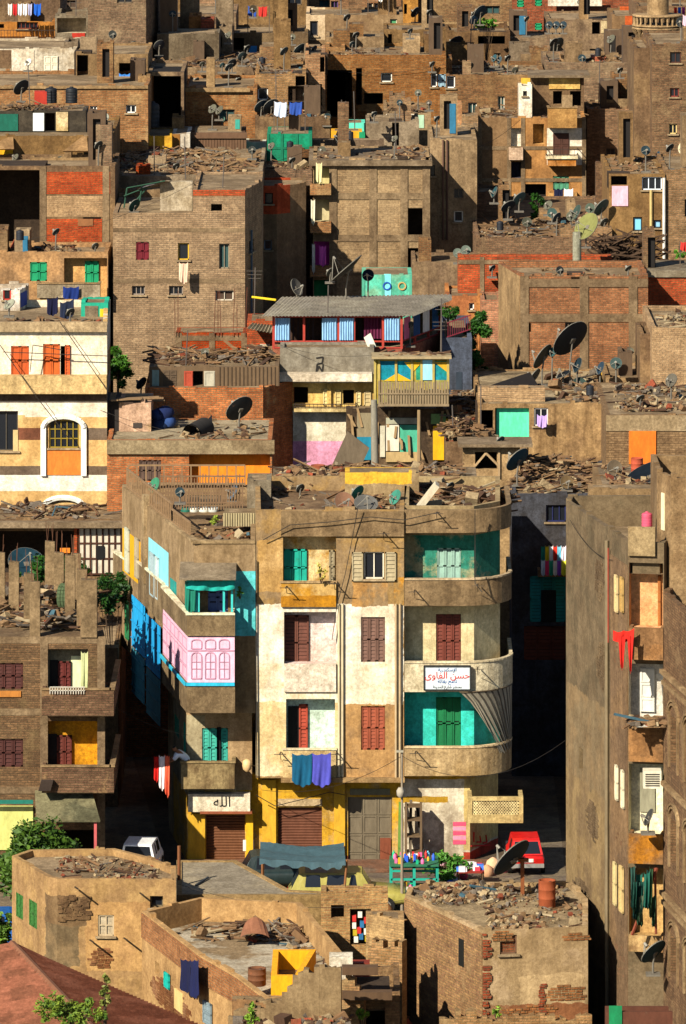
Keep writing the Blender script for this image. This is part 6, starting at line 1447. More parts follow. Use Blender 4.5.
    for i,(x_,c_) in enumerate(((186,'#2a6a5a'),(194,'#c8c8bc'),(204,'#d8d8cc'),(213,'#b8bcb8'))):
        mb=MB(); c0=W(x_,516,230.5); mb.lathe([(.12,0),(.2,.06),(.22,.3),(.2,.34),(.16,.3)],c0,12); single('tub',mb,paint(c_,.5,.1),('green','grey','white','silver')[i]+' washing tub on the wing terrace','tub',group='washing tubs on the wing terrace')
    mb=MB()
    for (xa,xb,y_,z) in ((165,245,228,.9),(160,245,230,1.1)):
        mb=MB(); a,b_=XW(xa,y_),XW(xb,y_); k=30
        for j in range(k): x_=a+(b_-a)*j/k; mb.tube((x_,y_,U_.Z),(x_+.02,y_,U_.Z+z*random.uniform(.8,1)),.03,n=4)
        mb.tube((a,y_,U_.Z+z*.9),(b_,y_,U_.Z+z*.9),.04,n=4); mb.tube((a,y_,U_.Z+z*.3),(b_,y_,U_.Z+z*.3),.04,n=4); single('wooden_fence',mb,paint('#7a5c3c',.9,.4),('nearer' if z<1 else 'farther')+' of two rickety stick fences across the wing terrace','fence')
    
    h=S('long weathered wooden chicken coop at the right of the wing terrace',224,256,513,224.6,paint('#7a6440',.9,.5),depth=1.2,name='coop',cat='coop',zb=U_.Z-.1,parapet=0,rag=0); 
    f=h.fr[0]; mb=MB()
    for k_ in range(14): u=f.L*k_/13; f.box(mb,u-.03,u+.03,0,.04,h.zb,h.Z)
    mb.build('slats',paint('#a8986c',.9,.4),h.root)
    # building right of C1 : grey-blue in shade
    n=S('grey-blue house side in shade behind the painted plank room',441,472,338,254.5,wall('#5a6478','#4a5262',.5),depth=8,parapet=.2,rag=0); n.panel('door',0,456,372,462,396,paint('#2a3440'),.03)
    mb=MB(); 
    for k_ in range(11): x_=448+k_*2.2; mb.tube(W(x_,337-k_*.8,253),W(x_,323-k_*.8,253),.016,n=4)
    for dy in (0,14): mb.tube(W(447,337-dy,253),W(471,329-dy,253),.03,n=4)
    single('red_railing',mb,paint('#6a1828'),'dark red bar railing above the shaded grey-blue wall','railing')
    tree('vine with bright leaves over the red railing',479,348,15,42,257,8,n=4200,leaf=.13,seed=31,name='vine',cat='vine',col='#162e0a',c2='#34601a',depth=1.2,trunk=True)
    tree('leafy top of the vine beside the orange kiosk',448,312,14,9,256,14,n=500,leaf=.12,seed=32,name='vine',cat='vine',col='#162e0a',c2='#34601a',depth=1)
row1b()
def row2():
    # E cluster right
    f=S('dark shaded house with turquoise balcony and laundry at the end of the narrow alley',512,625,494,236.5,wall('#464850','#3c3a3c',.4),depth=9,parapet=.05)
    f.win(0,546,505,566,522,'#1a2050',(3,1),dep=.15); f.shut(0,530,576,566,622,'#1f8a88',3,dep=.1); f.balc(0,538,570,567,577,.7,T2); f.door(0,541,590,556,622,'#0e1414',dep=.16,hole=False,n=.02); f.shut(0,524,626,566,660,'#6a3420',3,dep=.1)
    for i,(x0,x1,c,nm) in enumerate(((541,545,'#1a7a6a','teal shirt, leftmost'),(545,549,'#d8c020','yellow shirt beside the teal one'),(549,553,'#e8e8e8','white shirt between yellow and red'),(553,557,'#c8301c','red shirt beside the white one'),(557,561,'#7ac0d8','pale blue shirt near the right'),(561,566,'#e8dce8','lilac-white cloth, rightmost'))):
        cloth('','','',(W(x0,545,235.2),W(x1,545,235.2)),[(0,1,.7,c,'hanging_shirt',nm+' on the alley-end clothes line')],i,group='laundry at the end of the alley')
        cloth('','','',(W(x0,559,235.0),W(x1,559,235.0)),[(0,1,.6,('#c8d8e8','#d83a6a','#2a9a7a','#e8e0d8','#8a4ac0','#d8d83a')[i],'hanging_cloth',nm.split(',')[0].split(' ')[0]+' column: small lower cloth on the alley-end line')],i+9,group='laundry at the end of the alley')
    rub(f,'great heap of planks, boards and masonry above the shaded alley house',1500,71,px=(517,600),fy=(.05,.98),h=1.5,size=1.1,planks=.55)
    dish(517,459,14,238.3,'big dark teal dish among the planks above the alley',nrm=(-.6,-.4,.55),col='#123c4c',base=11.3); dish(567,482,7,236.9,'small brown mesh dish at the corner above the blank side wall',nrm=(.3,-.8,.4),col='#6a5434',base=11.3)
    e3=S('low flat-roofed shed with braced opening beside the teal dish',463,520,446,240,T3,depth=1.8,parapet=.0,name='shed',cat='shed'); e3.hole(0,475,452,497,469,dep=1.2); 
    fr=e3.fr[0]; mb=MB()
    for (p,q) in (((475,466),(486,453)),((486,453),(499,466)),((499,450),(499,478))): a,z=fr.ray(*p,.05); b,z2=fr.ray(*q,.05); mb.tube(fr.pt(a,.05,z),fr.pt(b,.05,z2),.06,n=4)
    mb.build('timber_braces',paint('#a8885c',.9,.3),e3.root); mb=MB(); fr.box(mb,-.2,fr.L+.5,-1.8,.4,e3.Z,e3.Z+.12); mb.build('roof_slab',T4,e3.root)
    e1=S('tan corrugated house with a turquoise bay and a wide dish-covered roof',478,606,404,246,wall('#b08c56','#9a784a',.4,.55),depth=11,parapet=.05,roofmat=wall('#a08c68','#8c7856',.4,.1))
    e1.log(0,495,408,529,441,paint('#5cd8a8',.8,.1),.25); e1.win(0,534,408,548,426,'#d8d0c8',(2,1),dep=.1)
    cloth('','','',(W(537,414,245.5),W(547,414,245.5)),[(0,1,.5,'#b89ad8','lilac_cloth','lilac cloth hanging in the window beside the turquoise bay')],4)
    w=S('low brick parapet wall above the turquoise bay',478,545,388,247,KT,depth=.8,name='brick_wall',cat='wall',zb=e1.rz,parapet=0,rag=.4)
    e1.hole(0,480,410,493,440,dep=2)
    rub(e1,'plaster lumps and scrap on the dish-covered roof, right part',200,72,px=(545,604),h=.06); rubble('firewood and brown junk in the shadow below the brick parapet wall',(XW(449,243),XW(484,243),242.2,245.6),ZW(443,242),420,73,h=1.1,planks=.6,size=1.0); S('low tan block carrying the firewood beside the turquoise bay',446,490,443,242,T2,depth=3.8,parapet=0)
    e1b=S('rough tan house corner beside the yellow boards, roof deep in junk',449,479,425,246.5,T2,depth=8,parapet=0,rag=.5); rub(e1b,'brown firewood heap beside the yellow boards',260,74,h=.8,planks=.6,size=1.2)
    e2=S('stone-rubble house with an orange door board and pale concrete top',606,720,415,241.5,wall('#8c6c44','#74583a',.6,.3,brick=(.9,'#94744a','#6c5030')),depth=10,parapet=.0)
    fr=e2.fr[0]; a,b,c,d=fr.rect(606,415,700,431,.04); mb=MB(); fr.box(mb,0,fr.L,0,.04,c,e2.Z-.01); mb.build('concrete_band',wall('#b09870','#a08860'),e2.root)
    e2.panel('door_board',0,629,431,656,464,paint('#d8701c',.8,.2),.06); rub(e2,'pale rubble and red bricks on the stone-rubble house roof',360,75,px=(608,700),h=.1,planks=.2)
    barrel(637,474,12,16,233,'red and grey rusty barrel in front of the orange door board, left one','#a84a30',base=12); barrel(657,471,12,14,233,'grey rusty barrel in front of the orange door board, right one','#7a5a40')
    g=S('low roof ledge carrying two barrels behind the tall tenement',600,720,492,229.8,T1,depth=7,parapet=.0,rag=.5,roofmat=T4)
    gx=S('two-step tan terrace wall behind the tall tenement roof',589,657,489,228,T3,depth=1.2,parapet=0,name='terrace_wall',cat='wall',rag=.2)
    rub(g,'bricks and planks around the two barrels',220,76,px=(600,686),h=.25); dish(615,468,8,233,'brown mesh dish left of the two barrels',nrm=(.3,-.8,.3),col='#6a5a44',base=12); dish(650,472,26,231.5,'large black dish tilted skyward behind the stair tower, bottom edge up',nrm=(-.35,-.2,.9),col='#101820',arm=False) 
    # dishes on E1 roof
    for (x,y,r,n,c,lb) in ((570,338,21,(-.58,-.45,.55),'#1c1f22','largest black dish, highest of the cluster on the dish-covered roof'),(542,356,14,(-.75,-.3,.5),'#4a4636','olive dish left of the largest black dish'),(534,376,9,(-.75,-.3,.5),'#5a5444','grey dish below the olive dish'),(577,365,8,(-.8,-.3,.4),'#1c2c34','narrow dark dish under the largest black dish'),(563,374,8,(-.4,-.1,.8),'#141a20','black upturned dish below the largest black dish'),(580,385,8,(.3,-.8,.35),'#3a4a44','small grey-green dish on a brick plinth'),(600,368,7,(-.8,-.3,.4),'#2a3c4c','blue-grey dish right of the dark narrow one'),(616,363,6,(-.1,-.8,.4),'#3a4a48','small round dish on the right of the dish cluster'),(671,380,7,(-.6,-.6,.4),'#5a5448','grey dish on the stone-rubble house roof'),(552,352,5,(-.5,-.6,.4),'#2a4a4c','tiny teal dish between the olive and black ones')):
        dish(x,y,r,252 if x<650 else 246,lb,nrm=n,col=c,base=e1.rz if y<390 else None)
    mb=MB(); P=[W(482,388,248.5),W(530,372,252),W(540,388,250)]; mb.add(P+[p+Vector((0,.1,-.1)) for p in P],[(0,2,1),(3,4,5),(0,1,4,3),(1,2,5,4),(2,0,3,5)]); single('dark_canopy',mb,paint('#1c1410',.9,.2),'dark triangular canopy at the left end of the dish-covered roof','canopy')
    # back of E1: small things
    s=S('row of pale low sheds behind the dish cluster',560,640,372,257,T3,depth=1,parapet=0,name='shed',cat='shed',zb=13,rag=.4); s.panel('yellow_board',0,601,360+12,606,386,YE,.03)
    # C3
    c3=S('large unfinished brick block with concrete frame above the dish cluster',520,648,276,259,bricks('#b07040','#8c5630','#98744a',.12,'#98744a'),depth=6,left=(499,5),parapet=.3)
    c3.frame(1,(522,584,633),(283,318),.38,n=.05); f0=c3.fr[0]; mb=MB(); f0.box(mb,0,f0.L-.02,0,.03,0,c3.Z-.02); mb.build('plaster_facing',T3,c3.root); c3.hole(1,523,323,531,332,dep=1); c3.win(1,565,321,575,331,'#5a4a38',(3,1)); c3.hole(1,571,277,580,288,dep=1)
    rub(c3,'scrap along the roof of the unfinished brick block',150,77,px=(522,640),h=.15)
    o=S('small orange kiosk with a blue window beside the vine',446,482,296,266,wall('#c8843c','#a86430',.4),depth=4,parapet=.1,name='kiosk',cat='kiosk'); o.win(0,469,303,474,310,'#e8e0d8',(1,1))
    o2=S('narrow red brick house wall left of the unfinished block',481,502,300,264.2,KO,depth=3,parapet=.1)
    r=S('long low red brick wall behind the unfinished block',458,612,257,268,KR,depth=1.2,parapet=.1); r.frame(0,(482,),(262,),.2); 
    r2=S('bright red-orange brick wall with grey roof slab at the right edge',646,720,277,263,KR,depth=4,left=(640,3),parapet=0); fr=r2.fr[1]; mb=MB(); fr.box(mb,0,fr.L,-4,.1,r2.Z,r2.Z+.3); mb.build('roof_slab',GR,r2.root)
    h=S('tan brick house at the right edge beside a dark gap',652,720,328,250.5,KT,depth=8,parapet=.2); rub(h,'pale cloth and lumps on the tan brick house roof',160,78,px=(652,690),h=.5,size=.9,planks=.1,wts=(3,.5,5,1,1,3,3,.3))
    h2=S('dark recessed wall left of the tan brick house at the right edge',640,652,334,252,T2,depth=4)
    h3=S('low tan wall with an orange board right of the dish cluster',606,655,378,253,T1,depth=5,parapet=.1)
    tree('small green tuft at the right edge above the red-orange wall',680,253,8,6,265,18,n=200,leaf=.1,seed=33,name='bush',cat='bush',col='#2c5a14',c2='#5a8a24')
    # BIG1
    b=S('big tan brick block with maroon shutter and small windows in the upper left',113,245,213,262,KT,depth=8.5,right=(262,4),parapet=.05,rag=.1,name='apartment_block',cat='apartment block')
    b.shut(0,136,242,149,260,'#6a1420',2,dep=.08,slats=1); b.win(0,178,243,189,260,'#c8a020',(1,1)); b.win(0,132,286,145,295,'#8a7a6a',(3,1)); b.win(0,169,286,183,295,'#8a7a6a',(3,1))
    b.frame(0,(),(230,281),.2,n=.02)
    b.win(1,249,240,254,252,'#2a2a30',(1,1)); b.pipe(1,252,230,360,'#4a5a68')
    cloth('','','',(W(179,262,261.4),W(188,262,261.4)),[(0,1,.85,'#e0b898','striped_towel','orange and white striped towel below the black window of the big tan block')],2)
    u=S('upper right storey of the big tan block with a red brick edge and square hole',193,245,190,262.03,KT,depth=8.3,zb=b.Z,parapet=.1,right=(262,4),name='upper_storey'); u.hole(0,211,204,222,211,dep=.6); u.panel('red_brick_course',0,193,190,245,196,KR,.02)
    t=S('white-walled roof terrace with patched awning on the big tan block',160,192.5,182,263.5,wall('#d0c4ac','#b8a888',.4,.4),depth=.5,zb=b.rz-.3,parapet=0,name='terrace_wall',cat='wall')
    tw=S('low side wall of the white terrace on the big tan block',118,160,190,269.5,T1,depth=.5,zb=b.rz-.3,parapet=0,name='terrace_wall',cat='wall',rag=.4)
    mb=MB(); 
    for (p,q) in (((124,208),(127,188)),((127,188),(165,181)),((139,205),(142,186)),((124,196),(150,186)),((130,208),(145,190))): mb.tube(W(*p,263),W(*q,263.2),.035,n=5)
    single('pole_frame',mb,paint('#2a4a38',.9,.3),'crooked green-black pole frame of the roof terrace awning','frame')
    mb=MB(); R=random.Random(5); P=[W(138,189,263),W(166,181,263),W(196,183,267),W(150,184,267)]; mb.add(P,[(0,1,2,3)]); single('awning_sheet',mb,wall('#8a7a6c','#6a6a70'),'ragged striped awning sheet over the roof terrace','awning')
    dish(134,205,7,262.6,'dark teal dish on the terrace of the big tan block',nrm=(-.7,-.5,.5),col='#0f3a34',base=b.rz)
    b2=S('narrow block with a red brick top behind the big tan block',250,277,186,275.0,zonewall('#7c6444','#8a6c48',[(240,180,290,214,'#b04a28','#98401f')],275,edge=.1),depth=4,right=(306,1.2),parapet=.1,name='apartment_block',cat='apartment block'); b2.win(0,265,193,273,204,'#1a1410',(1,1)); b2.win(0,264,240,272,250,'#6a7480',(1,1)); b2.pipe(0,254,223,300,'#8a98a8')
    k=S('long rubble-covered roof behind the big tan block',118,262,176,271,T4,depth=13,parapet=.02,rag=.5); rub(k,'very long heap of planks and rubble on the roof behind the big tan block',1300,81,h=.14,size=1.0,planks=.5)
    k2=S('rubble roof house right of the long rubble roof',262,312,170,279.5,KD,depth=3.6,parapet=.05); rub(k2,'scrap and planks right of the long rubble roof',300,82,h=.15,planks=.5)
    for (x,y,r,c,n,lb) in ((208,179,8,'#3c3c3c',(-.3,-.7,.5),'grey dish on the long rubble roof, left of the pair'),(217,177,8,'#1c1c20',(-.8,-.2,.5),'dark edge-on dish on the long rubble roof, right of the pair'),(193,155,5,'#2a4a50',(-.8,-.2,.5),'blue dish by the brown corrugated wall'),(210,159,4,'#2a5a58',(-.3,-.8,.3),'teal dish under the brown corrugated wall'),(120,153,3.5,'#5a4a38',(-.2,-.8,.4),'small brown dish left of the yellow hut')):
        dish(x,y,r,274 if y>165 else 284.2,lb,nrm=n,col=c)
    # left red brick
    l=S('red and tan brick house with a dark open side at the left edge',-40,115,166,266,zonewall('#8a6c48','#7c5e3c',[(42,172,112,194,'#b84a24','#a03c1c'),(42,218,103,240,'#c04a20','#a8401c')],266,edge=.05),depth=5.5,parapet=.2); l.hole(0,-40,170,41,245,dep=3); l.mat=T2; RB=bricks('#b4481f','#963818','#a06038',.1,'#8a6a44'); l.panel('brick_infill',0,45,172,110,194,RB,.015); l.panel('brick_infill',0,45,196,104,217,KT,.012); l.panel('brick_infill',0,45,219,102,244,RB,.015); l.frame(0,(43,106),(),.3); l.panel('small_vent',0,78,219,93,226,paint('#8a5a34'),.05)
    # mid D1
    d=S('tall concrete-framed tan block in the centre with open bays on both sides',313,430,160,276.6,bricks('#9c7a4c','#84643c','#94794e',.55,'#90734a'),depth=7,parapet=.05,name='apartment_block',cat='apartment block')
    d.frame(0,(333,373,404,428),(164,196,238,272),.35,n=.05); d.hole(0,406,208,426,237,dep=1.6); d.hole(0,406,248,426,272,dep=1.6); d.hole(0,401,160.5,405,196,dep=.5)
    for (y0,y1,c) in ((161,184,'#b8a868'),(198,221,'#b8a878'),(240,265,'#b82a8a'),(280,297,'#2a8a4a')):
        d.log(0,314,y0,330,y1,paint(c,.8,.3),.5)
    for y0 in (184,222,266): d.balc(0,310,y0,331,y0+11,.5,K1)
    for (x0,x1,y,L_,c,lb) in ((311,315,199,1.1,'#e0d8b8','cream curtain in the second bay of the central block'),(312,315,243,1.3,'#e8e0d0','white curtain beside the pink bay of the central block'),(319,326,245,.9,'#d85ab0','pink cloth in the pink bay of the central block'),(316,322,162,.9,'#e0d090','pale curtain in the top bay of the central block')):
        cloth('','','',(W(x0,y,276.0),W(x1,y,276.0)),[(0,1,L_,c,'curtain',lb)],int(x0))
    fr=d.fr[0]; mb=MB(); fr.box(mb,-.2,fr.L+.1,-6,.25,d.Z-.25,d.Z); mb.build('roof_slab',T4,d.root)
    rub(d,'rubble and boards on the central block roof',330,83,h=.25,planks=.4)
    t=S('turquoise painted board shack with a blue ring in front of the central block',362,412,275,263,zonewall('#5ac0a4','#7ab898',[],263,streak=.3),depth=3,zb=14.8,parapet=0,rag=.3,name='shack',cat='shack'); f=t.fr[0]
    for x_,c_ in ((387,'#1a4aa0'),(402,'#b8984c')):
        u,z=f.ray(x_,286,.03); mb=MB()
        for q in range(12): a0,a1=q*math.pi/6,(q+1)*math.pi/6; mb.tube(f.pt(u+.16*math.cos(a0),.03,z+.16*math.sin(a0)),f.pt(u+.16*math.cos(a1),.03,z+.16*math.sin(a1)),.04,n=4)
        mb.build('painted_ring',paint(c_,wear=0),t.root)
    t.panel('blue_panel',0,384,274,391,299,paint('#7ad8d8',.7,.3),.02); t.frame(0,(363,383,411),(),.12,mat=paint('#4a9a80',.8,.3))
    # mesh dish
    dish(346,268,20,256.5,'huge black mesh dish seen from the side above the corrugated roof',nrm=(-.62,.12,.72),col='#1c1612',back='#1c1612',base=16.4); dish(368,275,6,257,'small dark dish on a white post at the turquoise shack',nrm=(-.2,-.8,.3),col='#101c2c',base=16.3); dish(297,287,9,257,'grey dish left of the huge mesh dish',nrm=(.75,-.45,.4),col='#5a5650',base=16.3)
    rubble('planks and bricks behind the corrugated roof',(XW(290,260),XW(362,260),258.5,262),15.2,150,84,h=1.2,planks=.6,wts=(4,5,3,3,5,1,1,.2))
    d2=S('plain tan block with drain pipes right of the central block',430,477,140,280,T1,depth=8,parapet=.1,name='apartment_block',cat='apartment block'); d2.pipe(0,443,140,240,'#6a4a34'); d2.pipe(0,447,140,240,'#5a3c2c'); d2.win(0,454,211,463,222,'#e0d8c8',(1,1)); d2.win(0,430.5,165,435,176,'#6a5a48',(1,1))
    lo=S('shadowed low house between the central block and the vine',412,500,262,272,T2,depth=4,parapet=.1)
    for (x,y,r,lb) in ((458,253,5,'left'),(466,250,5,'middle'),(467,258,5,'right lower')): dish(x,y,r,271.2,'small grey-green dish, '+lb+' of the trio above the vine',nrm=(.2,-.8,.4),col='#6a7468',base=ZW(264,271.2))
    # mid right roofs with dishes
    m=S('wide low brick house with a junk-filled roof and many dishes',476,614,238,272.5,KD,depth=19,parapet=.15,roofmat=T2)
    rub(m,'broken boards, rubble and timber on the wide junk-filled roof',900,85,fy=(.02,.5),h=.35,size=1.0,planks=.5)
    mb=MB(); R=random.Random(6)
    for i in range(110): p=W(R.uniform(595,655),R.uniform(238,262),270.5+R.random()); mb.obox(p,Vector((R.uniform(-1,1),R.uniform(-.3,.3),R.uniform(-.2,.5))),Vector((0,.045,.0)),Vector((.01,0,.035)))
    single('timber_heap',mb,[paint('#4a3420',.9,.4)],'dark heap of charred timber before the windowed tan house','timber',kind='stuff')
    pw=S('base wall under the charred timber heap',583,650,262,271,KD,depth=1.2,parapet=0)
    mb=MB(); Yp=266; p=W(577,272,Yp); mb.tube((p.x,Yp,ZW(320,Yp)),(p.x,Yp,ZW(232,Yp)),.2,n=10); single('concrete_mast',mb,wall('#8a8a78'),'thick grey mast carrying the large yellow-green dish','mast')
    for (x,y,r,c,n,lb) in ((586,226,15,'#7a7a3c',(-.6,-.5,.5),'large yellow-green dish on the thick grey mast'),(601,207,10,'#4a5a50',(-.65,-.4,.55),'grey-green dish above the yellow-green one, right'),(576,212,8,'#3a4a44',(-.8,-.3,.4),'narrow grey dish left of the yellow-green one'),(584,222,6,'#1c1c18',(-.2,-.5,.7),'black dish behind the yellow-green one'),(590,208,5,'#4a5448',(-.2,-.8,.3),'small pale dish between the pair above the mast'),(519,198,8,'#3a5a60',(-.6,-.45,.6),'blue-grey dish in the shadow of the balcony tower, upper'),(508,206,8,'#16202a',(-.5,-.5,.7),'near-black dish in the shadow of the balcony tower, lower'),(494,192,6,'#2c4a50',(-.85,-.2,.4),'narrow teal dish at the left end of the wide junk-filled roof'),(552,213,5,'#3a504c',(-.2,-.8,.2),'small grey-green dish in the middle of the wide junk-filled roof'),(571,216,5,'#5a5a48',(-.3,-.8,.3),'tiny olive dish left of the thick grey mast'),(556,256,4,'#3a4a4a',(-.2,-.8,.2),'tiny round dish above the long red wall')):
        dish(x,y,r,266 if lb.startswith('large y') else 275 if y>200 else 278,lb,nrm=n,col=c)
    tree('dark green shrub in the shade under the balcony tower',537,208,8,20,282,15,n=500,leaf=.12,seed=34,name='shrub',cat='shrub',col='#16300c',c2='#2c5a14')
    # D5 windowed tan
    d5=S('tan house with white-blue windows, pink panel and a white drain pipe',609,665,174,275.5,wall('#a07e4c','#8e6e42',.4,.3),depth=9,parapet=.1); d5.win(0,642,177,662,190,'#d8e0e8',(3,1)); d5.win(0,633,217,642,231,'#1a2a30',(1,1),pane=paint('#7ac0d8',.4,0)); d5.win(0,654,220,661,228,'#1a2a30',(1,1),pane=paint('#8ab8d0',.4,0))
    d5.panel('pink_panel',0,612,186,628,206,paint('#e8b0c0',.8,.15),.04); d5.hole(0,611,176,627,185,dep=1); d5.pipe(0,664,178,262,'#e0dcd0',.07); d5.pipe(0,651,190,250,'#c8a85c',.07); rub(d5,'boards and litter on the windowed tan house roof',140,86,h=.2)
    d5b=S('brick end house right of the white drain pipe',665,720,170,275.6,K3,depth=8,parapet=.1)
row2()
def row3():
    # D3 balcony tower
    d=S('orange and white balcony tower with a navy and white laundry line',478,586,118,296,zonewall('#b07a34','#9c6c30',[(547,128,590,165,'#e8dcc8','#dccfb4'),(470,100,509,300,'#86663e','#7a5c38')],296,edge=.05),depth=8,parapet=.1,name='apartment_block',cat='apartment block')
    d.frame(0,(480,509,523,585),(148,180),.2); d.log(0,510,128,522,147,WH,.4); d.balc(0,509,148,523,160,.6,wall('#c8a888')); d.log(0,510,162,522,178,wall('#3a3a48'),.8); d.log(0,533,124,544,144,wall('#c89848'),.8); d.hole(0,533,130,544,144,dep=1) if False else None
    d.door(0,553,133,569,156,'#4a2c20',n=.03,leaves=2,panels=2); d.balc(0,546,149,578,159,.8,wall('#d8c49c'),kind='rail'); d.balc(0,548,108,577,128,.8,wall('#b8883c','#a87830',.5),cap=T3); d.balc(0,548,160,576,166,.7,OR)
    d.shut(0,553,176,569,190,'#4a8a6a',3,dep=.1,slats=1); d.balc(0,548,193,577,205,.8,wall('#b88840'))
    d.log(0,524,184,546,203,wall('#2a2420'),.7)
    for (x0,x1,c,lb) in ((554,563,'#141a38','navy cloth on the balcony tower line, left one'),(564,573,'#e0e4f0','white cloth on the balcony tower line, right one')): cloth('','','',(W(x0,188,294.6),W(x1,188,294.6)),[(0,1,.75,c,'hanging_cloth',lb)],int(x0),group='laundry on the balcony tower')
    h=S('small white kiosk with a dark window on the balcony tower roof',519,532,87,297,WH,depth=2,zb=d.rz,parapet=.05,name='kiosk',cat='kiosk'); h.win(0,523,91,527,96,'#3a3028',(1,1))
    h=S('dark cluttered room with a yellow front board on the balcony tower roof',532,584,77,299,T2,depth=3,zb=d.rz,parapet=.05,name='small_hut',cat='roof room'); h.panel('yellow_board',0,549,78,580,89,YL,.08); h.hole(0,553,91,562,104,dep=1); h.hole(0,570,91,581,106,dep=1); f=h.fr[0]; mb=MB(); f.box(mb,-.2,f.L+.3,-3,.5,h.Z,h.Z+.12); mb.build('roof_slab',T4,h.root); h.panel('orange_board',0,521,79,546,86,OR,.06) if False else None
    rub(d,'rubble and reddish litter on the balcony tower roof',350,91,h=.25,size=1.0)
    d4=S('brown wall house in deep shadow right of the balcony tower',587,650,109,300.5,KD,depth=7,parapet=.1,rag=.2); rub(d4,'boards on the shadowed brown wall house',90,92,h=.15)
    dish(641,146,10,299,'teal-grey dish in front of the shadowed brown wall',nrm=(-.55,-.5,.6),col='#4a6464',base=18); dish(657,157,6,290,'small dark blue dish at the foot of the brown tower house',nrm=(-.85,-.2,.3),col='#1c3c50')
    d6=S('tall brown house with small framed windows at the right edge',652,720,44,293,K2,depth=9,parapet=.1)
    for (x0,y0,x1,y1,c) in ((670,52,681,63,'#4a2418'),(670,88,679,97,'#7a3024'),(669,124,677,134,'#d8b868'),(669,160,677,166,'#c89838')): d6.win(0,x0,y0,x1,y1,c,(2,1))
    d7=S('narrow tan house left of the tall brown house at the right edge',634,652,48,295,T2,depth=7,parapet=.1)
    dish(684,148,7,289,'pale cream dish cut by the right edge of the photo',col='#c8b890',nrm=(-.5,-.7,.2))
    bk=S('long brown brick house behind the balcony tower, upper right',546,640,63,306,K2,depth=8,parapet=.15); rub(bk,'low rubble on the long brown brick house roof',120,93,h=.15)
    q=S('brown brick house with a rubble-lined wall and white window, upper centre right',446,546,75,302,K2,depth=9,parapet=.2); q.win(0,446.5,73+3,455,88,'#e8e4e0',(1,1)); q.panel('yellow_cloth_wall',0,521,70+8,545,85,YE,.03)
    rub(q,'stones heaped on the white-windowed brown house',220,94,h=.4,planks=.1)
    dish(455,44,10,318,'large black dish, upper centre, right of the brick chimney house',nrm=(-.55,-.5,.55),col='#15181a'); dish(557,44,8,318,'large grey dish beside a pale wall, upper right',nrm=(-.55,-.5,.5),col='#4a5450'); dish(494,58,4,306,'small blue dish above the white-windowed house, left one',nrm=(-.7,-.4,.4),col='#2c4c54'); dish(499,60,4,306,'small blue dish above the white-windowed house, right one',nrm=(-.7,-.4,.4),col='#3a4c54')
    # upper middle
    m1=S('wide brown brick house with a white-framed blue window, upper centre',325,446,55,303,K1,depth=8,parapet=.15); m1.win(0,381,73,392,82,'#e0dccc',(1,1)); m1.win(0,431,73,437,87,'#e8e4dc',(1,1)); m1.shut(0,438,74,448,87,'#8aa8b8',2,dep=.08,slats=1); m1.win(0,449,73,455,88,'#e8e4dc',(1,1)) if False else None
    m1.hole(0,327,70,352,117,dep=3); m1.hole(0,356,68,362,105,dep=2); m1.hole(0,364,93,383,104,dep=2)  # the first, widest opening stands in for a black side shadow
    rub(m1,'long thin rubble on the wide brown brick house',150,95,h=.2)
    m2=S('brown house part that throws a black shadow, upper centre left',305,325,55,297,K1,depth=6,parapet=.1); m2.hole(0,320,57,324.5,72,dep=1); m2.log(0,306,84,322,106,wall('#b89a60'),.8)
    m3=S('tan concrete house block with rubble top below the white-framed window',384,431,113,294,T1,depth=6,parapet=.1); m3.panel('pale_mark',0,386,112+2,414,118,WH,.02); rub(m3,'pile of sticks and stones on the tan concrete block',200,96,h=.6,planks=.5); m3.panel('green_white_board',0,417,114+1,424,128,paint('#a8c8a8',.8,.3),.03)
    m4=S('squat concrete room with a dark slit left of the rubble-topped block',366,419,122,289,T4,depth=4,parapet=.1); m4.hole(0,392,122.5,399,146,dep=.6)
    s1=S('turquoise shed roof box beside the squat concrete room',345,365,123,290,paint('#5ad0b4',.8,.2),depth=2,parapet=0,rag=0,name='shed',cat='shed'); s2=S('yellow low shed with green corner left of the squat concrete room',331,362,131,288.4,paint('#d89a18',.8,.3),depth=1.4,parapet=0,rag=0,name='shed',cat='shed'); s2.panel('green_corner',0,359,131+1,365,138,paint('#0f8a5a'),.04)
    mm=S('low tan house hidden behind the central block roof',305,384,140,287.2,T2,depth=1,parapet=0)
    dish(340,136,8,286.8,'black dish standing upright above the central block',nrm=(-.8,-.5,.2),col='#15181a'); dish(388,150,4,284.5,'tiny teal dish on the central block rubble',nrm=(-.5,-.6,.3),col='#2c4c4c'); dish(343,115,4,291,'small dark dish beside the turquoise box, right one',nrm=(-.3,-.8,.3),col='#2c3c40'); dish(327,117,4,291,'small dark dish beside the turquoise box, left one',nrm=(-.4,-.7,.3),col='#1c2c30')
    g=S('bright green panelled shed behind the rubble roofs',267,312,134,284.2,zonewall('#0f8a64','#1a7a5c',[],289),depth=4,parapet=0,rag=.1,name='shed',cat='shed'); g.frame(0,(268,282,297,311),(148,),.12,mat=paint('#0a6a4c',.8,.3))
    g2=S('small white board shed beside the green panelled shed',245,266,142,289.6,paint('#c8c8b4',.8,.5,'#6a8a7a'),depth=3,parapet=0,rag=.1,name='shed',cat='shed'); g3=S('dark brown corrugated shed beside the white board shed',190,245,133,286,wall('#5c4028','#6c4c30',.4,.6),depth=4,parapet=0,rag=.1,name='shed',cat='shed')
    fr=g3.fr[0]; mb=MB()
    for k_ in range(20): u=fr.L*k_/19; fr.box(mb,u-.06,u+.06,0,.06,14,g3.Z)
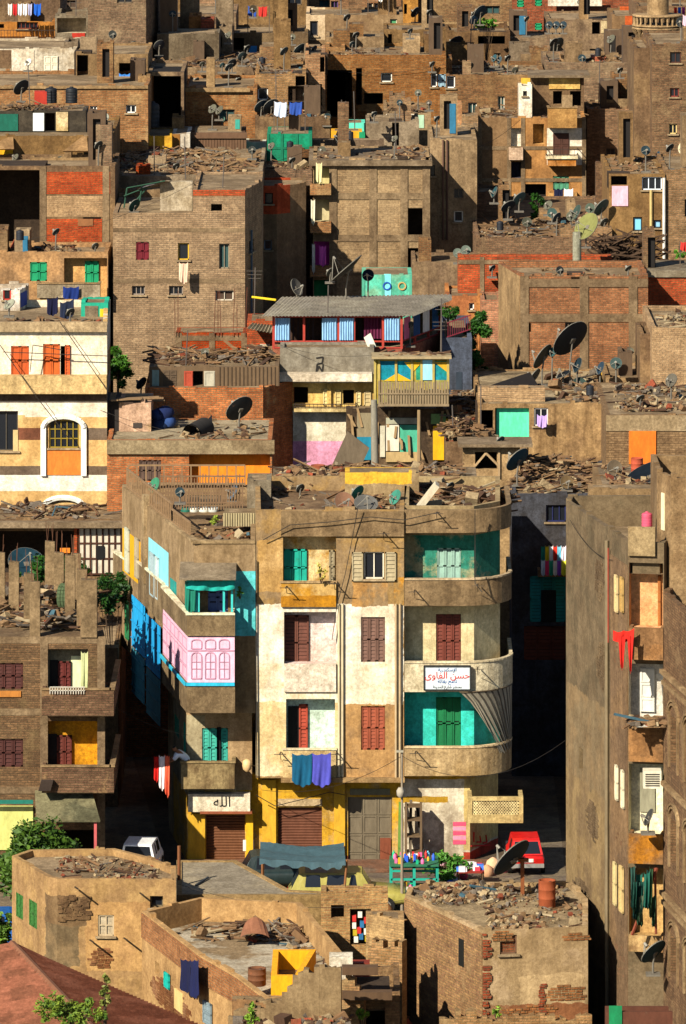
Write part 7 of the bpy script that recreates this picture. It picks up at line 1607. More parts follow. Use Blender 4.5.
    fr.box(mb,-.1,fr.L+.1,-.05,.15,g3.Z-.25,g3.Z+.03); mb.build('corrugation',paint('#6a4a30',.9,.4),g3.root)
    y=S('small yellow hut with a pinkish roof edge left of the brown corrugated shed',120,172,136,284,zonewall('#d8a830','#b88c2c',[(118,146,160,160,'#8a5a4a','#7a4a3c')],284,edge=.1),depth=4,parapet=0,rag=.2,name='hut',cat='hut'); y2=S('dark yellow hut side with white wall beside the corrugated shed',172,190,134,284.5,WH,depth=4,parapet=0,rag=0,name='hut',cat='hut'); y2.panel('brown_panel',0,172,133+1,180,158,paint('#8a5c20'),.03)
    ac=S('pale slatted cabinet above the yellow hut',132,146,118,289,paint('#c8b890',.8,.3),depth=1.5,parapet=0,rag=0,name='cabinet',cat='cabinet')
    n=S('brown brick house above the corrugated shed, upper left centre',183,257,88,291.5,K1,depth=8,parapet=.15); n.panel('pale_ledge',0,183,78+10,250,92,T3,.2); n.win(0,258-3,88+2,256,90,'#fff',(1,1)) if False else None
    n2=S('brick house with a small white opening right of the brown brick one',255,306,74,294,K3,depth=8,parapet=.1); n2.win(0,258,88,268,100,'#e8e4dc',(1,1)); n2.hole(0,295.5,76,305,130,dep=1.5); n2.log(0,306-18,84+2,304,118,wall('#6a5844'),.6)
    rub(n2,'junk on the brick house with the white opening',120,98,h=.2)
    lw=S('low rubble roof in front of the white opening',255,330,117,290.9,T2,depth=3,parapet=.05); rub(lw,'bricks and coloured rubbish below the white opening',320,97,h=.4,size=1.1,wts=(4,5,4,2,3,2,2,1.2))
    for (x,y_,r,c,nn,lb) in ((261,106,8,'#2a3c44',(-.55,-.5,.6),'blue-grey dish at the white opening, left one'),(271,106,9,'#1c2428',(-.5,-.55,.6),'large dark dish at the white opening, right one'),(285,57,9,'#5a5a3c',(-.6,-.5,.5),'olive dish on the long concrete roof, left of two'),(300,51,9,'#2c3c40',(-.6,-.5,.5),'dark dish on the long concrete roof, right of two'),(253,7+2,4,'#3a3020',(-.2,-.8,.2),'small brown dish at the top edge left of centre'),(222,119,3,'#4a6a5c',(-.2,-.8,.2),'tiny dish at the brown brick wall foot'),(429,112-9,3,'#5a4a3a',(-.2,-.8,.2),'tiny dish by the white-framed blue window'),(285,107,3.5,'#5a5a50',(-.2,-.8,.2),'tiny pale dish in the coloured rubbish')):
        dish(x,y_,r,{True:291.5,False:311}[y_>90],lb,nrm=nn,col=c)
    bf=S('concrete frame house with a black open bay, upper left',148,184,72,289,T2,depth=7,parapet=.1,rag=.1); bf.hole(0,151,76,181,127,dep=4,col='#1c1610'); tank(153,127,13,25,288,'tall grey-black ribbed tank in front of the black open bay','#3a3a3c')
    # upper left
    z=S('long tan parapet house with two tilted brown awnings, left edge',-40,109,136,272,wall('#9c7a48','#86683c',.5,.4),depth=9.5,parapet=.1,right=(114,2)); z.panel('yellow_strip',0,-40,150,13,160,paint('#d89c14',.9,.3),.05)
    for (x0,x1,y0,y1,lb) in ((-20,14,137,149,'left'),(63,88,136,151,'right')):
        mb=MB(); P=[W(x0,y1,270.8),W(x1,y1,270.8),W(x1-1,y0,271.9),W(x1-5,y0,271.9)]; mb.add(P+[p+Vector((0,.06,-.05)) for p in P],[(0,1,2,3),(7,6,5,4),(0,4,5,1),(1,5,6,2),(2,6,7,3),(3,7,4,0)]); single('canvas_awning',mb,wall('#a8804c','#94703f'),lb+' one of two tilted tan awnings on the long parapet house','awning')
    s=S('rooftop stall with green netting, white sheet and black doorway, left edge',-30,86,111,275,wall('#4a4030','#3a3226',.4),depth=3,zb=z.rz-.2,parapet=0,name='market_stall',cat='shed'); s.panel('green_netting',0,-20,113+1,18,131,paint('#0f5a48',.8,.4,'#3a8a78'),.04); s.panel('white_sheet',0,33,111+2,44,131,paint('#d8dcd8',.8,.2),.05); s.hole(0,45,112+1,55,131,dep=1); s.panel('tan_panel',0,56,112,62,131,CR,.05); s.panel('cream_panel',0,62,112,68,131,CR,.07)
    rub(s,'sticks and pots over the rooftop stall with green netting',160,102,h=.3,planks=.6)
    w=S('wide brown brick house with two small white windows, upper left',-40,148,86,283,K1,depth=9,parapet=.15); w.win(0,90,106,97,112,'#e8e4dc',(2,1)); w.win(0,126,105,136,113,'#e8e4dc',(2,1)); fr=w.fr[0]; mb=MB(); fr.box(mb,0,fr.L,0,.1,w.Z-.12,w.Z+.02); mb.build('pale_coping',T3,w.root)
    for i,x_ in enumerate((51,71.5)): tank(x_,103,12,16,277.5,('left','right')[i]+' one of two black ribbed water tanks, upper left','#1c1e22',group='black ribbed water tanks')
    mb=MB(); p=W(41,104,277.5); mb.box(p.x-.3,p.x+.3,277.3,277.9,p.z,p.z+.6); single('red_crate',mb,paint('#a83020',.8,.2),'red crate beside the two black water tanks','crate')
    dish(21,87,9,281,'large dark dish against the wide brown wall, upper left',nrm=(-.6,-.5,.55),col='#2a2c2c'); dish(105,117,4,276,'small pale dish at the right end of the rooftop stall',nrm=(-.2,-.8,.3),col='#8a8a7c')
    wb=S('flaking white block with pale doors, upper left',-40,76,49,293,wall('#d8c8a8','#c0a880',.5,.45),depth=7,parapet=.1); wb.panel('white_patch',0,12,45+5,34,79,WH,.03); wb.door(0,44,56,58,78,'#d8ceb4',n=.03); wb.panel('side_dark',0,-30,50,11,68,T2,.02)
    wt=S('tan room with a dark window and blue cloth, upper left',76,148,54,291,T1,depth=7,parapet=.1); wt.hole(0,119,62+1,133,78,dep=1.2); cloth('','','',(W(119,73,290.6),W(130,73,290.6)),[(0,1,.35,'#3a7ac8','blue_cloth','blue cloth in the dark window of the upper left tan room')],3); wt.hole(0,77,55,88,79,dep=1.5)
    for (x,y_,r,c,lb) in ((159,45,6,'#2c2c30','dark dish on the balcony roofs, upper left'),(133,44,3.5,'#5a5040','small brown dish above the blue cloth room'),(28,66-4,4,'#d8d0c0','thin white hoop dish on the flaking white block'),(232,63,5,'#1a1c20','dark dish below the long concrete roof, left one'),(242,64-8,5,'#2a3a3c','dark dish below the long concrete roof, middle one'),(202,64,3,'#4a4a3c','tiny dish on the upper cluttered roof, left'),(222,65,3,'#3a5a5c','tiny dish on the upper cluttered roof, right')):
        dish(x,y_,r,{True:299,False:290.4}[x>100],lb,nrm=(-.5,-.6,.5),col=c)
    oc=S('orange-brown house with an arcaded balcony, top left',-40,55,22,311,zonewall('#b07430','#94622c',[],311),depth=7,parapet=.1); oc.log(0,0-20,20+4,4,28,wall('#4a2c18'),.6); oc.balc(0,-30,30,54,42,.5,wall('#b88840'),kind='rail'); oc.win(0,17,20+2,38,29,'#6a2c18',(5,1))
    bx=S('concrete corner room with a red panel, top left',55,89,16,309,GR,depth=5,parapet=.1); bx.log(0,57,17+1,86,33,wall('#b8a888'),1); bx.panel('red_panel',0,72,33,85,45,paint('#a82a18',.8,.2),.05)
    cl=[(8,12,'#e8dcd0'),(13,17,'#c02a2c'),(18,22,'#d8d8e0'),(23,27,'#e8e8f0'),(28,32,'#a8a8c8'),(34,41,'#1a5ac0')]
    for i,(x0,x1,c) in enumerate(cl): cloth('','','',(W(x0,3,309.6),W(x1,3,309.6)),[(0,1,.6,c,'hanging_cloth',('cream','red','grey-white','white','lilac','blue')[i]+' cloth on the top left clothes line')],i,group='laundry in the top left corner')
    tl=S('dim upper storey behind the top left clothes line',-40,60,-10,313,T2,depth=8)
    tw=S('tall blank brown wall, top left',88,146,-30,305,K2,depth=8,right=(168,7),parapet=.2)
    r1=S('stepped balconies with brick parapets, top left of centre',165,232,34,312,T2,depth=7); r1.balc(0,160,33+3,222,48,1.0,wall('#8a6c44')); r1.hole(0,175,50,200,62,dep=1.5)
    rr=S('cluttered roof under the stepped balconies',148,325,68,300,T2,depth=10,parapet=.1); rub(rr,'planks and old chairs on the upper cluttered roof',420,103,h=.4,size=1.2,planks=.5)
    r2=S('upper brown house with red storage boxes, top left of centre',165,236,14,320,K2,depth=8,parapet=.1); r2.hole(0,170,18,212,32,dep=1.5); r2.panel('red_box',0,192,18,213,36,KR,.6)
    r3=S('long low concrete roof house with a blue door, top centre',222,308,33,316,wall('#8c7450','#7a6446',.5,.4),depth=6,parapet=.1); r3.panel('door',0,249,46,257,58,paint('#3a8ac8',.7,.2),.04); r3.hole(0,231,37+1,244,50,dep=1)
    r4=S('pale-fronted house with a long brown wall, top centre',306,403,15,318,zonewall('#94764c','#80623e',[(300,10,325,40,'#d0b48a','#c0a478')],318,edge=.05),depth=6,parapet=.1); r4.win(0,310,21,318,36,'#7a6a5a',(1,1)); r4.win(0,390,19,397,27,'#b8a888',(1,1),pane=paint('#4a8a5a',.5,0))
    r5=S('flat low house under the pale-fronted house, top centre',326,384,37,309,T3,depth=4,parapet=.1); r5.panel('pipe_board',0,331,33+5,346,50,T1,.1)
    r6=S('small tan house with three window slots, top centre right',384,446,30,312,T1,depth=5,parapet=.1); r6.hole(0,405,32,410,42,dep=1); r6.hole(0,428,32,434,40,dep=1); r6.hole(0,388,34,392,44,dep=1)
    r7=S('ochre house with a row of tiny windows, top centre',330,412,-4,330,K1,depth=5,parapet=.1); 
    for x_ in (355,367,374,387): r7.win(0,x_,3,x_+6,9,'#c8b890',(1,1))
    r7.win(0,324+7,1,338,9,'#5a3a6a',(2,1))
    r8=S('bright ochre corner house with a dark window, top centre right',403,418,-6,327,wall('#d8a048','#c89040'),depth=5); r8.hole(0,401+3,4,407,14,dep=1)
    r9=S('brown brick wall with large dish, top right of centre',412,512,-16,329,K2,depth=5); r9.panel('ledge',0,413,22,510,26,T3,.3)
    r10=S('low house with a wide dark opening, top right of centre',446,510,32,321,T2,depth=6,parapet=.2); r10.hole(0,478,36,505,44,dep=2); 
    dish(480,12,8,318,'large dark dish in the greenery, top right of centre, upper',nrm=(-.6,-.5,.5),col='#22323c'); dish(474,19,6,318,'blue dish in the greenery, top right of centre, lower',nrm=(-.6,-.5,.5),col='#2c4c64'); tree('bright rooftop plants, top right of centre',486,23,16,5,318.5,22,n=350,leaf=.13,seed=41,name='plants',cat='plants',col='#2c6a14',c2='#6aa02c',trunk=False); dish(415,12,6,322,'black dish on the ochre corner house, top centre right',nrm=(-.7,-.4,.5),col='#14161a')
    s1=S('red-brown brick house with green shutters and a white balcony, top right',510,640,-6,338,bricks('#94482c','#743620','#8a6444',.3,'#86603c'),depth=6); s1.panel('white_balcony',0,548,-4,602,6,WH,.7); 
    for (x_,y_) in ((517,0),(535,-1),(517,22),(535,23)): s1.shut(0,x_,y_,x_+7,y_+7,GREEN,1,dep=.06,slats=1)
    s2=S('tan house with hanging cloths and a dark doorway, top right',548,615,20,328,T2,depth=7,parapet=.1); s2.hole(0,592,22,600,34,dep=1); s2.panel('cream_panel',0,601,19+2,612,33,CR,.04)
    s3=S('brown low house behind the small blue dishes, upper right',505,550,38,322,K2,depth=5,parapet=.1)
    s4=S('orange house end beside the minaret, top right',612,640,16,316,zonewall('#c8602c','#b05024',[(610,10,625,80,'#86663e','#7a5c38')],316,edge=.05),depth=6,parapet=.1); s4.hole(0,617,33,622,45,dep=.6)
    for i,x_ in enumerate((549,556,563)): dish(x_,25,4,320,'small dark dish, '+('left','middle','right')[i]+' of three in a row, top right',nrm=(-.4,-.7,.3),col='#2a3840')
    s5=S('brown wall behind the minaret balcony, top right',636,720,6,312,K2,depth=8); s6=S('small tan step house under the minaret',600,640,55,310,T1,depth=5)
    # minaret
    m=thing('minaret','tan stone minaret with a carved corbelled balcony at the top right corner','minaret',W(658,60,304)); c=W(658,60,304); Y=304.0; k=Y/F
    def Zp(y): return ZW(y,Y)
    st=wall('#a88a5c','#94764a',.5,.3); mb=MB(); mb.lathe([(.6,10),(.6,Zp(42))],(c.x,Y,0),16); mb.lathe([(.55,Zp(17)),(.55,Zp(-60))],(c.x,Y,0),16); mb.build('shaft',st,m)
    mb=MB()
    for lv in range(4):
        r=.6+.2*lv; z0=Zp(42-lv*4.5); n=14+lv*2
        for i in range(n):
            a=2*math.pi*i/n; x_,y_=c.x+r*math.cos(a),Y+r*math.sin(a); mb.lathe([(.02,z0-.28),(.16,z0-.05),(.2,z0)],(x_,y_,0),7)
        mb.lathe([(r-.1,z0-.02),(r+.12,z0),(r+.13,z0+.07),(r,z0+.09)],(c.x,Y,0),28)
    mb.build('muqarnas',st,m); mb=MB(); r=1.22; z0=Zp(26)
    for i in range(26): a=2*math.pi*i/26; mb.lathe([(.07,z0),(.05,z0+.25),(.07,z0+.5)],(c.x+r*math.cos(a),Y+r*math.sin(a),0),6)
    mb.lathe([(r-.08,z0+.5),(r+.1,z0+.5),(r+.1,z0+.6),(r-.08,z0+.6)],(c.x,Y,0),36); mb.lathe([(.4,z0-.02),(r+.1,z0),(r+.12,z0+.08),(.4,z0+.09)],(c.x,Y,0),36); mb.build('balustrade',st,m)
    pe=[('#d83020','red'),('#2a6ac8','blue'),('#b82a7a','magenta')]
    for i,(cc,nm) in enumerate(pe): cloth('','','',(W(674+i*4,6,306),W(677+i*4,6,306)),[(0,1,.5,cc,'hanging_cloth',nm+' cloth beside the minaret shaft, top right corner')],i,group='cloths beside the minaret')
    # far filler rows above the frame
    for i in range(9):
        x0=-60+i*92; S('distant brown block, number %s from the left in the far row'%('one two three four five six seven eight nine'.split()[i]),x0,x0+91,-30-(i*37)%25,345+(i%3)*3,(K2,T2,K1,T1)[i%4],depth=8,group='far row of blocks')
row3()
def row4():
    # far small volumes between and on the far houses
    L=[('orange box room on the stepped balconies, top left of centre',189,201,17,311.5,OR,2),('brown slatted cupboard beside the orange box room',201,214,19,311.2,KR,1.5),
    ('left one of two overhanging grey box balconies at the top edge',180,199,-4,314,T4,1.5),('right one of two overhanging grey box balconies at the top edge',216,233,-3,314,T4,1.5),
    ('low concrete ledge house under the overhanging box balconies',157,219,34,306.5,GR,4),('tall thin tan pier at the left end of the long concrete roof',219,232,27,311,T1,4),
    ('grey lean-to under the long concrete roof, right of the blue door',262,290,44,313.5,T4,1.5),('tan stub room with a black doorway, right of the olive dish',304,320,50,306,T1,4),
    ('square tan room at the left end of the wide brown brick house',326,345,47,306,K3,3),('narrow step house beside the wide brown brick house roof',345,384,49,307.5,T2,1.2),
    ('tiny pink-tan cube house above the large upper-centre dish',403,420,36,306.5,T3,2),('small brown cube room right of the pink-tan cube',424,436,34,306.8,T2,2),
    ('low wall house under the rooftop plants, top right of centre',446,478,45,315,T1,2),('grey-tan box house left of the three small dark dishes',510,530,44,317,T4,2),
    ('short brown step house under the three small dark dishes',530,548,50,314.5,K2,2),('tan step room left of the large upper-right grey dish',521,531,55,311.5,T1,2),
    ('dim brick lump at the right end of the long brown brick house',612,636,74,303.5,K2,2),('low tan wall with pale coping under the minaret',570,611,52,317,T3,1),
    ('shallow tan box between the yellow hut and the ribbed tank',172,184,118,287.4,T1,1.2),('reddish brick stub on the long rubble roof, left end',136,150,166,272,KR,1),
    ('sand-coloured block lying across the long rubble roof',148,166,158,276,T3,1),('low tan room at the far right of the long rubble roof',236,256,158,278,T1,2),
    ('dark brick side room between the green shed and the central block',300,313,150,283,KD,2),('squat brown room on the wide junk-filled roof, left end',476,500,192,283,KD,3),
    ('tan brick cube in the middle of the wide junk-filled roof',540,560,212,280,KT,2),('low brick shed in front of the windowed tan house',560,612,228,273.2,K3,1),
    ('small grey stair room right of the plain tan block',462,478,128,287,T4,2),('thin brown wall behind the windowed tan house',596,652,164,283,KD,1),
    ('low sand-coloured house behind the red and tan brick house',30,112,158,270.8,T3,.8),('tan brick stub house on the left of the yellow hut',110,122,140,282,K3,2),
    ('narrow dark-topped room right of the two small white windows',138,150,76,287,T1,2),('dusty grey stall beside the flaking white block',64,78,42,294.5,T4,2),
    ('brown leaning room right of the brick chimney house roof',440,452,58,304,K2,2),('tall tan sliver house right of the brown tower house',684,700,30,297,T1,3),
    ('tan low ledge on the shadowed brown wall house',604,640,100,302,T1,1),('sun-lit tan cube on the long brown brick house',560,578,56,309,KT,1.5),
    ('red-brown brick cube on the long brown brick house, right one',592,606,57,309.2,KR,1.5),('grey hut behind the rubble-topped concrete block',400,414,104,299,GR,1.5),
    ('ochre board room right of the rubble-topped concrete block',446,462,104,296,OR,2),('tan brick room with black door left of the balcony tower',462,478,116,295,K3,2)]
    for lb,x0,x1,yt,Y,m,d in L:
        b=S(lb,x0,x1,yt,Y,m,depth=d,parapet=random.choice((0,.1,.2)),rag=.4)
    # shadows voids
row4()
def autowin():
    R=random.Random(21)
    for b in ALL:
        f=b.f; fr=b.fr[f]
        if b.Y0<262 or b.wn!='wall' or b.zb>0 or fr.L<1.2 or b.px0<-45: continue
        zt=b.Z-.7
        hs=b.holes[f]
        if len(hs)>4: continue
        for _ in range(1 if fr.L<3 else 4):
            for _t in range(8):
                w=R.choice((.35,.45,.6,.8)); h=R.choice((.45,.6,.8,1.1)); u=R.uniform(.3,max(.35,fr.L-w-.3)); z=zt-R.uniform(.2,3.0)-h
                if u+w>fr.L-.15: continue
                if all(u+w+.5<q[0] or u-.5>q[1] or z>q[3]+.4 or z+h<q[2]-.4 for q in hs):
                    hs.append((u,u+w,z,z+h,.18)); g=MB(); fr.sheet(g,u,u+w,z,z+h,-.18); o=g.build('window',R.choice([glass(),glass(),paint('#4a3626',.8,.3),paint('#6a5a44',.8,.3),paint('#2e4a48',.8,.3)]),b.root)
                    q=MB(); t=.05; c=R.choice(('#8a7a60','#c8bca4','#5a4632','#6a5a44'))
                    for (p,e,r,s_) in ((u,u+t,z,z+h),(u+w-t,u+w,z,z+h),(u,u+w,z,z+t),(u,u+w,z+h-t,z+h),(u+w/2-t/3,u+w/2+t/3,z,z+h)): fr.box(q,p,e,-.17,-.12,r,s_)
                    q.build('frame',paint(c,wear=.2),o); break
def rooms():
    R=random.Random(314); hosts=[b for b in ALL if 252<b.Y0<340 and 'big tan' not in b.root['label'] and 'flaking' not in b.root['label'] and 'unfinished' not in b.root['label'] and b.zb==0 and b.px1-max(b.px0,-5)>38 and b.Yb-b.Y0>2.5]
    nouns=[('small tan stair room','stair room'),('low grey brick shed','shed'),('brown board pigeon loft','pigeon loft'),('sand plaster rooftop room','rooftop room')]
    for b in hosts:
        short=' '.join(b.root['label'].split(',')[0].split()[:9])
        ks=R.sample(range(4),2 if b.px1-b.px0>80 else 1)
        for k in ks:
            w=R.uniform(8,19); x0=R.uniform(max(b.px0,-5)+3,b.px1-w-3); Y=R.uniform(b.Y0+.9,max(b.Y0+1,b.Yb-2.2)); h=R.choice((.7,1,1.4,1.9,2.4))
            q=simple('small_hut',nouns[k][0]+' on the '+short,x0,x0+w,0,Y,(T1,K2,paint('#5c4630',.9,.5),T3)[k],depth=R.uniform(.9,1.8),cat=nouns[k][1],zb=b.rz,Z=b.rz+h,parapet=R.choice((0,.1)),rag=.5)
            ALL.append(q)
            f=q.fr[0]
            if R.random()<.7 and h>1: 
                u=f.L*R.uniform(.2,.5); q.holes[0].append((u,u+.35,b.rz+.3,b.rz+h-.25,.2)); mb=MB(); f.sheet(mb,u,u+.35,b.rz+.3,b.rz+h-.25,-.2); mb.build('doorway',paint('#1a140f',wear=0),q.root)
            if R.random()<.2:
                c=R.choice(('#0f7a5a','#2a6a8a','#c89020','#d8ccb4','#a83c20','#3a9a8a')); mb=MB(); f.box(mb,f.L*.55,f.L*.9,0,.03,b.rz+.1,b.rz+h*.8); mb.build('painted_board',paint(c,.8,.4),q.root)
        if R.random()<.09:
            x=R.uniform(max(b.px0,0)+4,b.px1-16); z=b.rz+1.5; a=Vector((XW(x,b.Y0+.8),b.Y0+.8,z)); e=a+Vector((R.uniform(.9,1.6),0,0)); t=thing('laundry_line','short line of washing on the '+short,'laundry',(a.x,a.y,b.rz))
            mb=MB(); mb.tube(a,e,.012,n=4); mb.tube(a-Vector((0,0,1.5)),a,.03,n=4); mb.tube(e-Vector((0,0,1.5)),e,.03,n=4); mb.build('line_poles',paint('#5a4a3a'),t)
            n=R.randrange(2,5)
            for i in range(n): cloth('','','',(a,e),[(i/n,(i+.8)/n,R.uniform(.4,.8),R.choice(('#e8e4dc','#c8d4e8','#b83028','#2a4a98','#d8b0c0','#e0d8b0','#2a8a7a')),'garment','')],i,parent=t)
        if R.random()<.9:
            x=R.uniform(max(b.px0,0)+4,b.px1-4); r=R.uniform(3,5.5); Y=R.uniform(b.Y0+.6,b.Y0+2.5); zc=b.rz+.8+r*Y/F; py=(CH-zc)*F/Y+HY; fl=R.random()<.7
            dish(x,py,r,Y,'little satellite dish on the '+short,base=b.rz,nrm=(R.uniform(-.7,-.45),R.uniform(-.6,-.35),R.uniform(.45,.6)) if fl else (R.uniform(-.4,.3),-.8,.3),col=R.choice(('#24282a','#2c3c42','#3a3c38','#5c5a4c')))
autowin(); rooms()
RV=random.Random(8)
for b in ALL:
    if b.Y0>256 and b.mat.name.split('_')[0] in ('wall','bricks'): b.mat=variant(b.mat,RV)
def moredishes():
    R=random.Random(44)
    D=[(247,48,4,311,'small dish above the blue door of the long concrete roof'),(228,35,4,309,'small dark dish on the thin tan pier, top left of centre'),(292,37,3.5,312,'little dish over the grey lean-to'),(352,44,3.5,306,'little dark dish on the narrow step house'),(410,31,3,305,'little dish on the tiny pink-tan cube house'),(432,64,3.5,302.6,'little dish standing over the white-framed blue window'),(470,66,4,305,'grey dish among the heaped stones, upper right of centre'),(515,70,3.5,305,'little dark dish right of the two small blue dishes'),(582,58,4,308,'small dark dish between the lit cube and red-brown cube'),(620,70,3.5,302,'little dish on the dim brick lump'),(196,80,3.5,298,'little dish on the pale ledge of the brown brick house'),(238,80,3.5,298,'little dark dish at the right of the pale ledge'),(219,96+14,5,290.5,'greenish dish against the brown brick wall, upper left of centre'),(374,114,3.5,288,'little dish on the squat concrete room'),(176,166,4,273,'small dish on the sand-coloured block'),(252,150,4,277.5,'small dish on the low tan room of the rubble roof'),(292,160,4,280,'small dark dish on the roof right of the long rubble'),(322,150,4,281,'dark dish at the left end of the central block roof'),(416,150,4,281,'dark dish at the right end of the central block roof'),(548,205,5,279,'dark dish on the tan brick cube of the junk-filled roof'),(527,222,5,275,'grey-green dish at the front of the junk-filled roof'),(604,222,5,273.5,'dark dish over the low brick shed'),(638,160,4,282,'small dark dish at the foot of the shadowed wall'),(60,160,4,271,'small dark dish on the low sand-coloured house'),(15,157,4,271,'small dark dish left on the low sand-coloured house'),(95,246,4,262.5,'small dish on the green-shuttered house roof'),(330,272,5,256.8,'small dark dish left of the huge mesh dish'),(492,268,4,267.5,'small dish on the long low red wall'),(560,270,4,260,'small dark dish on the unfinished brick block'),(628,268,4,260,'small grey dish on the unfinished block, right end'),(640,398,5,243,'small dark dish on the stone-rubble house, left part'),(500,440,5,240.6,'small dark dish on the flat-roofed shed'),(300,488,5,227,'small dark dish in the grey debris of the tan block roof'),(450,486,5,226.5,'small dark dish among the scrap behind the curved parapet'),(70,312,5,246,'dark dish on the striped house roof among the scrap'),(205,352,4,251,'small dark dish in the planks of the wooden shed roof'),(180,492,5,226,'small dark dish behind the wing roof railing')]
    for (x,y,r,Y,lb) in D:
        fl=R.random()<.65; n=(R.uniform(-.7,-.45),R.uniform(-.6,-.35),R.uniform(.45,.65)) if fl else (R.uniform(-.4,.3),-.8,R.uniform(.25,.5))
        dish(x,y,r,Y,lb,nrm=n,col=R.choice(('#24282a','#3a3c38','#2c3c42','#4a4a3e','#5c5a4c')))
    T=[(262,66,7,9,301,'small blue-black water drum on the upper cluttered roof'),(350,140,7,9,284,'dark water drum on the central block rubble'),(598,56,6,8,309,'small grey water drum between the cubes, upper right'),(500,230,7,9,274,'dark drum on the junk-filled roof'),(290,150,7,9,281,'dark drum beside the green panelled shed'),(20,240,8,10,262,'dark drum on the green-shuttered house roof'),(590,395,8,10,247,'grey drum at the right end of the dish-covered roof')]
    for (x,y,w,h,Y,lb) in T: tank(x,y,w,h,Y,lb,col=R.choice(('#22242a','#4a4640','#2a3c44')),name='water_drum')
moredishes()
def wires():
    R=random.Random(3)
    Wd=[('sagging black wire across the tan block roof to the alley',(262,500,224),(560,480,234)),('sagging wire between the central block and the balcony tower',(430,150,281),(520,120,293)),('long wire over the big tan block towards the left edge',(20,240,262),(200,180,262)),('sagging wire over the dish-covered roof',(480,395,246),(640,385,246)),('thin wire spanning the dark alley on the left',(104,700,217),(188,735,219)),('low wire from the street pole to the tenement',(402,756,212),(566,740,194)),('low wire from the street pole to the yellow wall',(402,756,212),(262,790,220)),('wire over the whitish courtyard roof',(178,884,198),(404,900,192)),('wire from the striped house to the low brick house',(100,410,243),(272,440,241)),('wire from the blue-shuttered terrace to the plank room',(280,345,250),(372,355,248)),('high wire over the long rubble roof',(120,170,271),(310,150,280)),('wire above the upper cluttered roof',(148,60,300),(325,48,303)),('wire across the wide brown brick house',(330,70,302.8),(446,64,302.8)),('wire hanging along the tall tenement wall',(570,520,193.5),(612,560,188))]
    for lb,a,b in Wd:
        A_w,B_w=W(*a),W(*b); n=12; sag=(A_w-B_w).length*.05; mb=MB(); P=[A_w.lerp(B_w,i/n)-Vector((0,0,sag*4*(i/n)*(1-i/n))) for i in range(n+1)]
        mb.path(P,.009,4); single('cable',mb,paint('#221c16',wear=0),lb,'cable')
wires()
def patches():
    """exposed brick where the plaster has fallen, on near houses"""
    R=random.Random(77); bm=[wall('#9a6238','#7a4a2a'),wall('#a87c4c','#8a6038')]
    def patch(o,fr,x0,y0,x1,y1,n,mat,nm='exposed_bricks'):
        mb=MB(); u0,u1,z0,z1=fr.rect(x0,y0,x1,y1); cu,cz,ru,rz=(u0+u1)/2,(z0+z1)/2,(u1-u0)/2,(z1-z0)/2
        k=0; z=z0
        while z<z1:
            u=u0+R.uniform(0,.2)
            while u<u1:
                d=((u-cu)/ru)**2+((z-cz)/rz)**2
                if d+R.uniform(-.35,.25)<.9: fr.box(mb,u,u+.2,0,R.uniform(.008,.035),z,z+.065)
                u+=.225
            z+=.085
        if mb.v: mb.build(nm,mat,o)['kind']='stuff'
    return patch
for b in ALL:
    b.done()
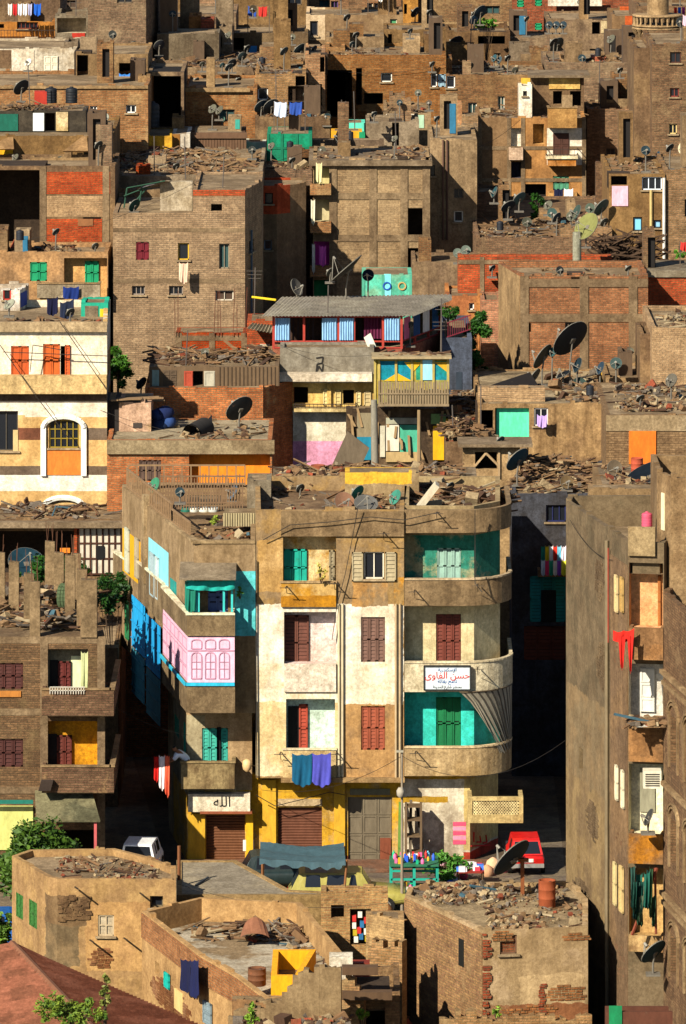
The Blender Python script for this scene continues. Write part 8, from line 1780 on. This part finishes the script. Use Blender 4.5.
# generic rooftop rubble where none was placed, thin masts and wires
def extras():
    R=random.Random(99); mb=None
    for i in range(22):
        b=R.choice([q for q in ALL if q.Y0>240 and q.px1-q.px0>30 and q.px0>-45]); x=R.uniform(b.px0+4,b.px1-4); Y=R.uniform(b.Y0+.4,b.Y0+3); X=XW(x,Y)
        mb=MB(); h=R.uniform(1.2,2.6); mb.tube((X,Y,b.rz),(X+R.uniform(-.08,.08),Y,b.rz+h),.025,n=5)
        for k in range(R.choice((0,0,0,3))): z=b.rz+h-.15-.16*k; mb.tube((X-.35+.04*k,Y,z),(X+.35-.04*k,Y,z),.012,n=4)
        single('antenna',mb,paint('#5a5048',wear=.2),'thin antenna on the '+' '.join(b.root['label'].split(',')[0].split()[:11]),'antenna',group='thin antenna poles on the rooftops')
extras()
def near_patches():
    R=random.Random(77); pt=patches(); m1=bricks('#a06a3e','#80502c','#8a7048',.1); m2=wall('#9a6a40','#7a4e2c')
    byl={}
    for o in bpy.data.objects:
        if o.get('label') and not o.parent: byl[o['label'][:24]]=o
    H=[o for o in bpy.data.objects if o.name.startswith('corner_house') and not o.parent][0]
    fr=Fr((XW(57,196.8),196.8),(XW(176,196.6),196.6)); pt(H,fr,86,948,112,968,1,m2)
    P=[o for o in bpy.data.objects if o.name.startswith('plaster_house') and not o.parent][0]
    fr=Fr((XW(484,185.8),185.8),(XW(588,186.3),186.3)); pt(P,fr,540,985,582,1003,1,m1); pt(P,fr,488,932,512,944,1,m1); pt(P,fr,556,934,586,943,1,m1); pt(P,fr,492,1006,560,1040,1,m1)
    C=[o for o in bpy.data.objects if o.name.startswith('courtyard_house') and not o.parent][0]
    fr=Fr((XW(142,193.3),193.3),(XW(200,187),187)); pt(C,fr,150,985,190,1015,1,m2)
    T=[o for o in bpy.data.objects if o.name.startswith('tenement') and not o.parent][0]
    fr=Fr((XW(566,194.6),194.6),(XW(610,188.6),188.6)); 
    for q in ((594,560,604,600),(596,640,606,690),(586,800,598,840),(572,880,590,915)): pt(T,fr,*q,1,wall('#7c6644','#6c5638'))
    fr=Fr((XW(610,188.6),188.6),(XW(628,186.2),186.2))
    for q in ((613,640,624,670),(614,830,622,850),(612,930,626,980)): pt(T,fr,*q,1,wall('#8a6442','#74502f'))
near_patches()

for o in bpy.data.objects:
    if o.name.split('.')[0] in ('exposed_bricks','crumbled_bricks'): o['kind']='stuff'
def environment():
    w=bpy.data.worlds.new('World'); SC.world=w; w.use_nodes=True; nt=w.node_tree; bg=nt.nodes['Background']
    el,az=math.radians(34),math.radians(37)  # azimuth left of the camera's back
    sky=nt.nodes.new('ShaderNodeTexSky'); sky.sky_type='NISHITA'; sky.sun_disc=False; sky.sun_elevation=el; sky.air_density=.7; sky.dust_density=.3
    d=Vector((-math.sin(az)*math.cos(el),-math.cos(az)*math.cos(el),math.sin(el)))
    sky.sun_rotation=math.atan2(d.x,d.y)
    nt.links.new(sky.outputs[0],bg.inputs[0]); bg.inputs[1].default_value=.065
    l=bpy.data.lights.new('sun','SUN'); l.energy=5.0; l.angle=math.radians(.5); l.color=(1,.94,.82); o=bpy.data.objects.new('sun',l); COL.objects.link(o); o.location=(-60,100,80)
    o.rotation_euler=(-d).to_track_quat('-Z','Y').to_euler()
    c=bpy.data.cameras.new('camera'); co=bpy.data.objects.new('camera',c); COL.objects.link(co); co.location=(0,0,CH); co.rotation_euler=(math.pi/2,0,0)
    c.sensor_fit='VERTICAL'; c.sensor_height=36; c.sensor_width=36; c.lens=F/1024*36; c.shift_y=-(512-HY)/1024; c.clip_start=1; c.clip_end=3000
    SC.camera=co
    vs=SC.view_settings; vs.view_transform='Standard'; vs.look='None'; vs.exposure=EXPO; vs.gamma=1
    SC.cycles.max_bounces=4; SC.cycles.diffuse_bounces=1
EXPO=.78
environment()
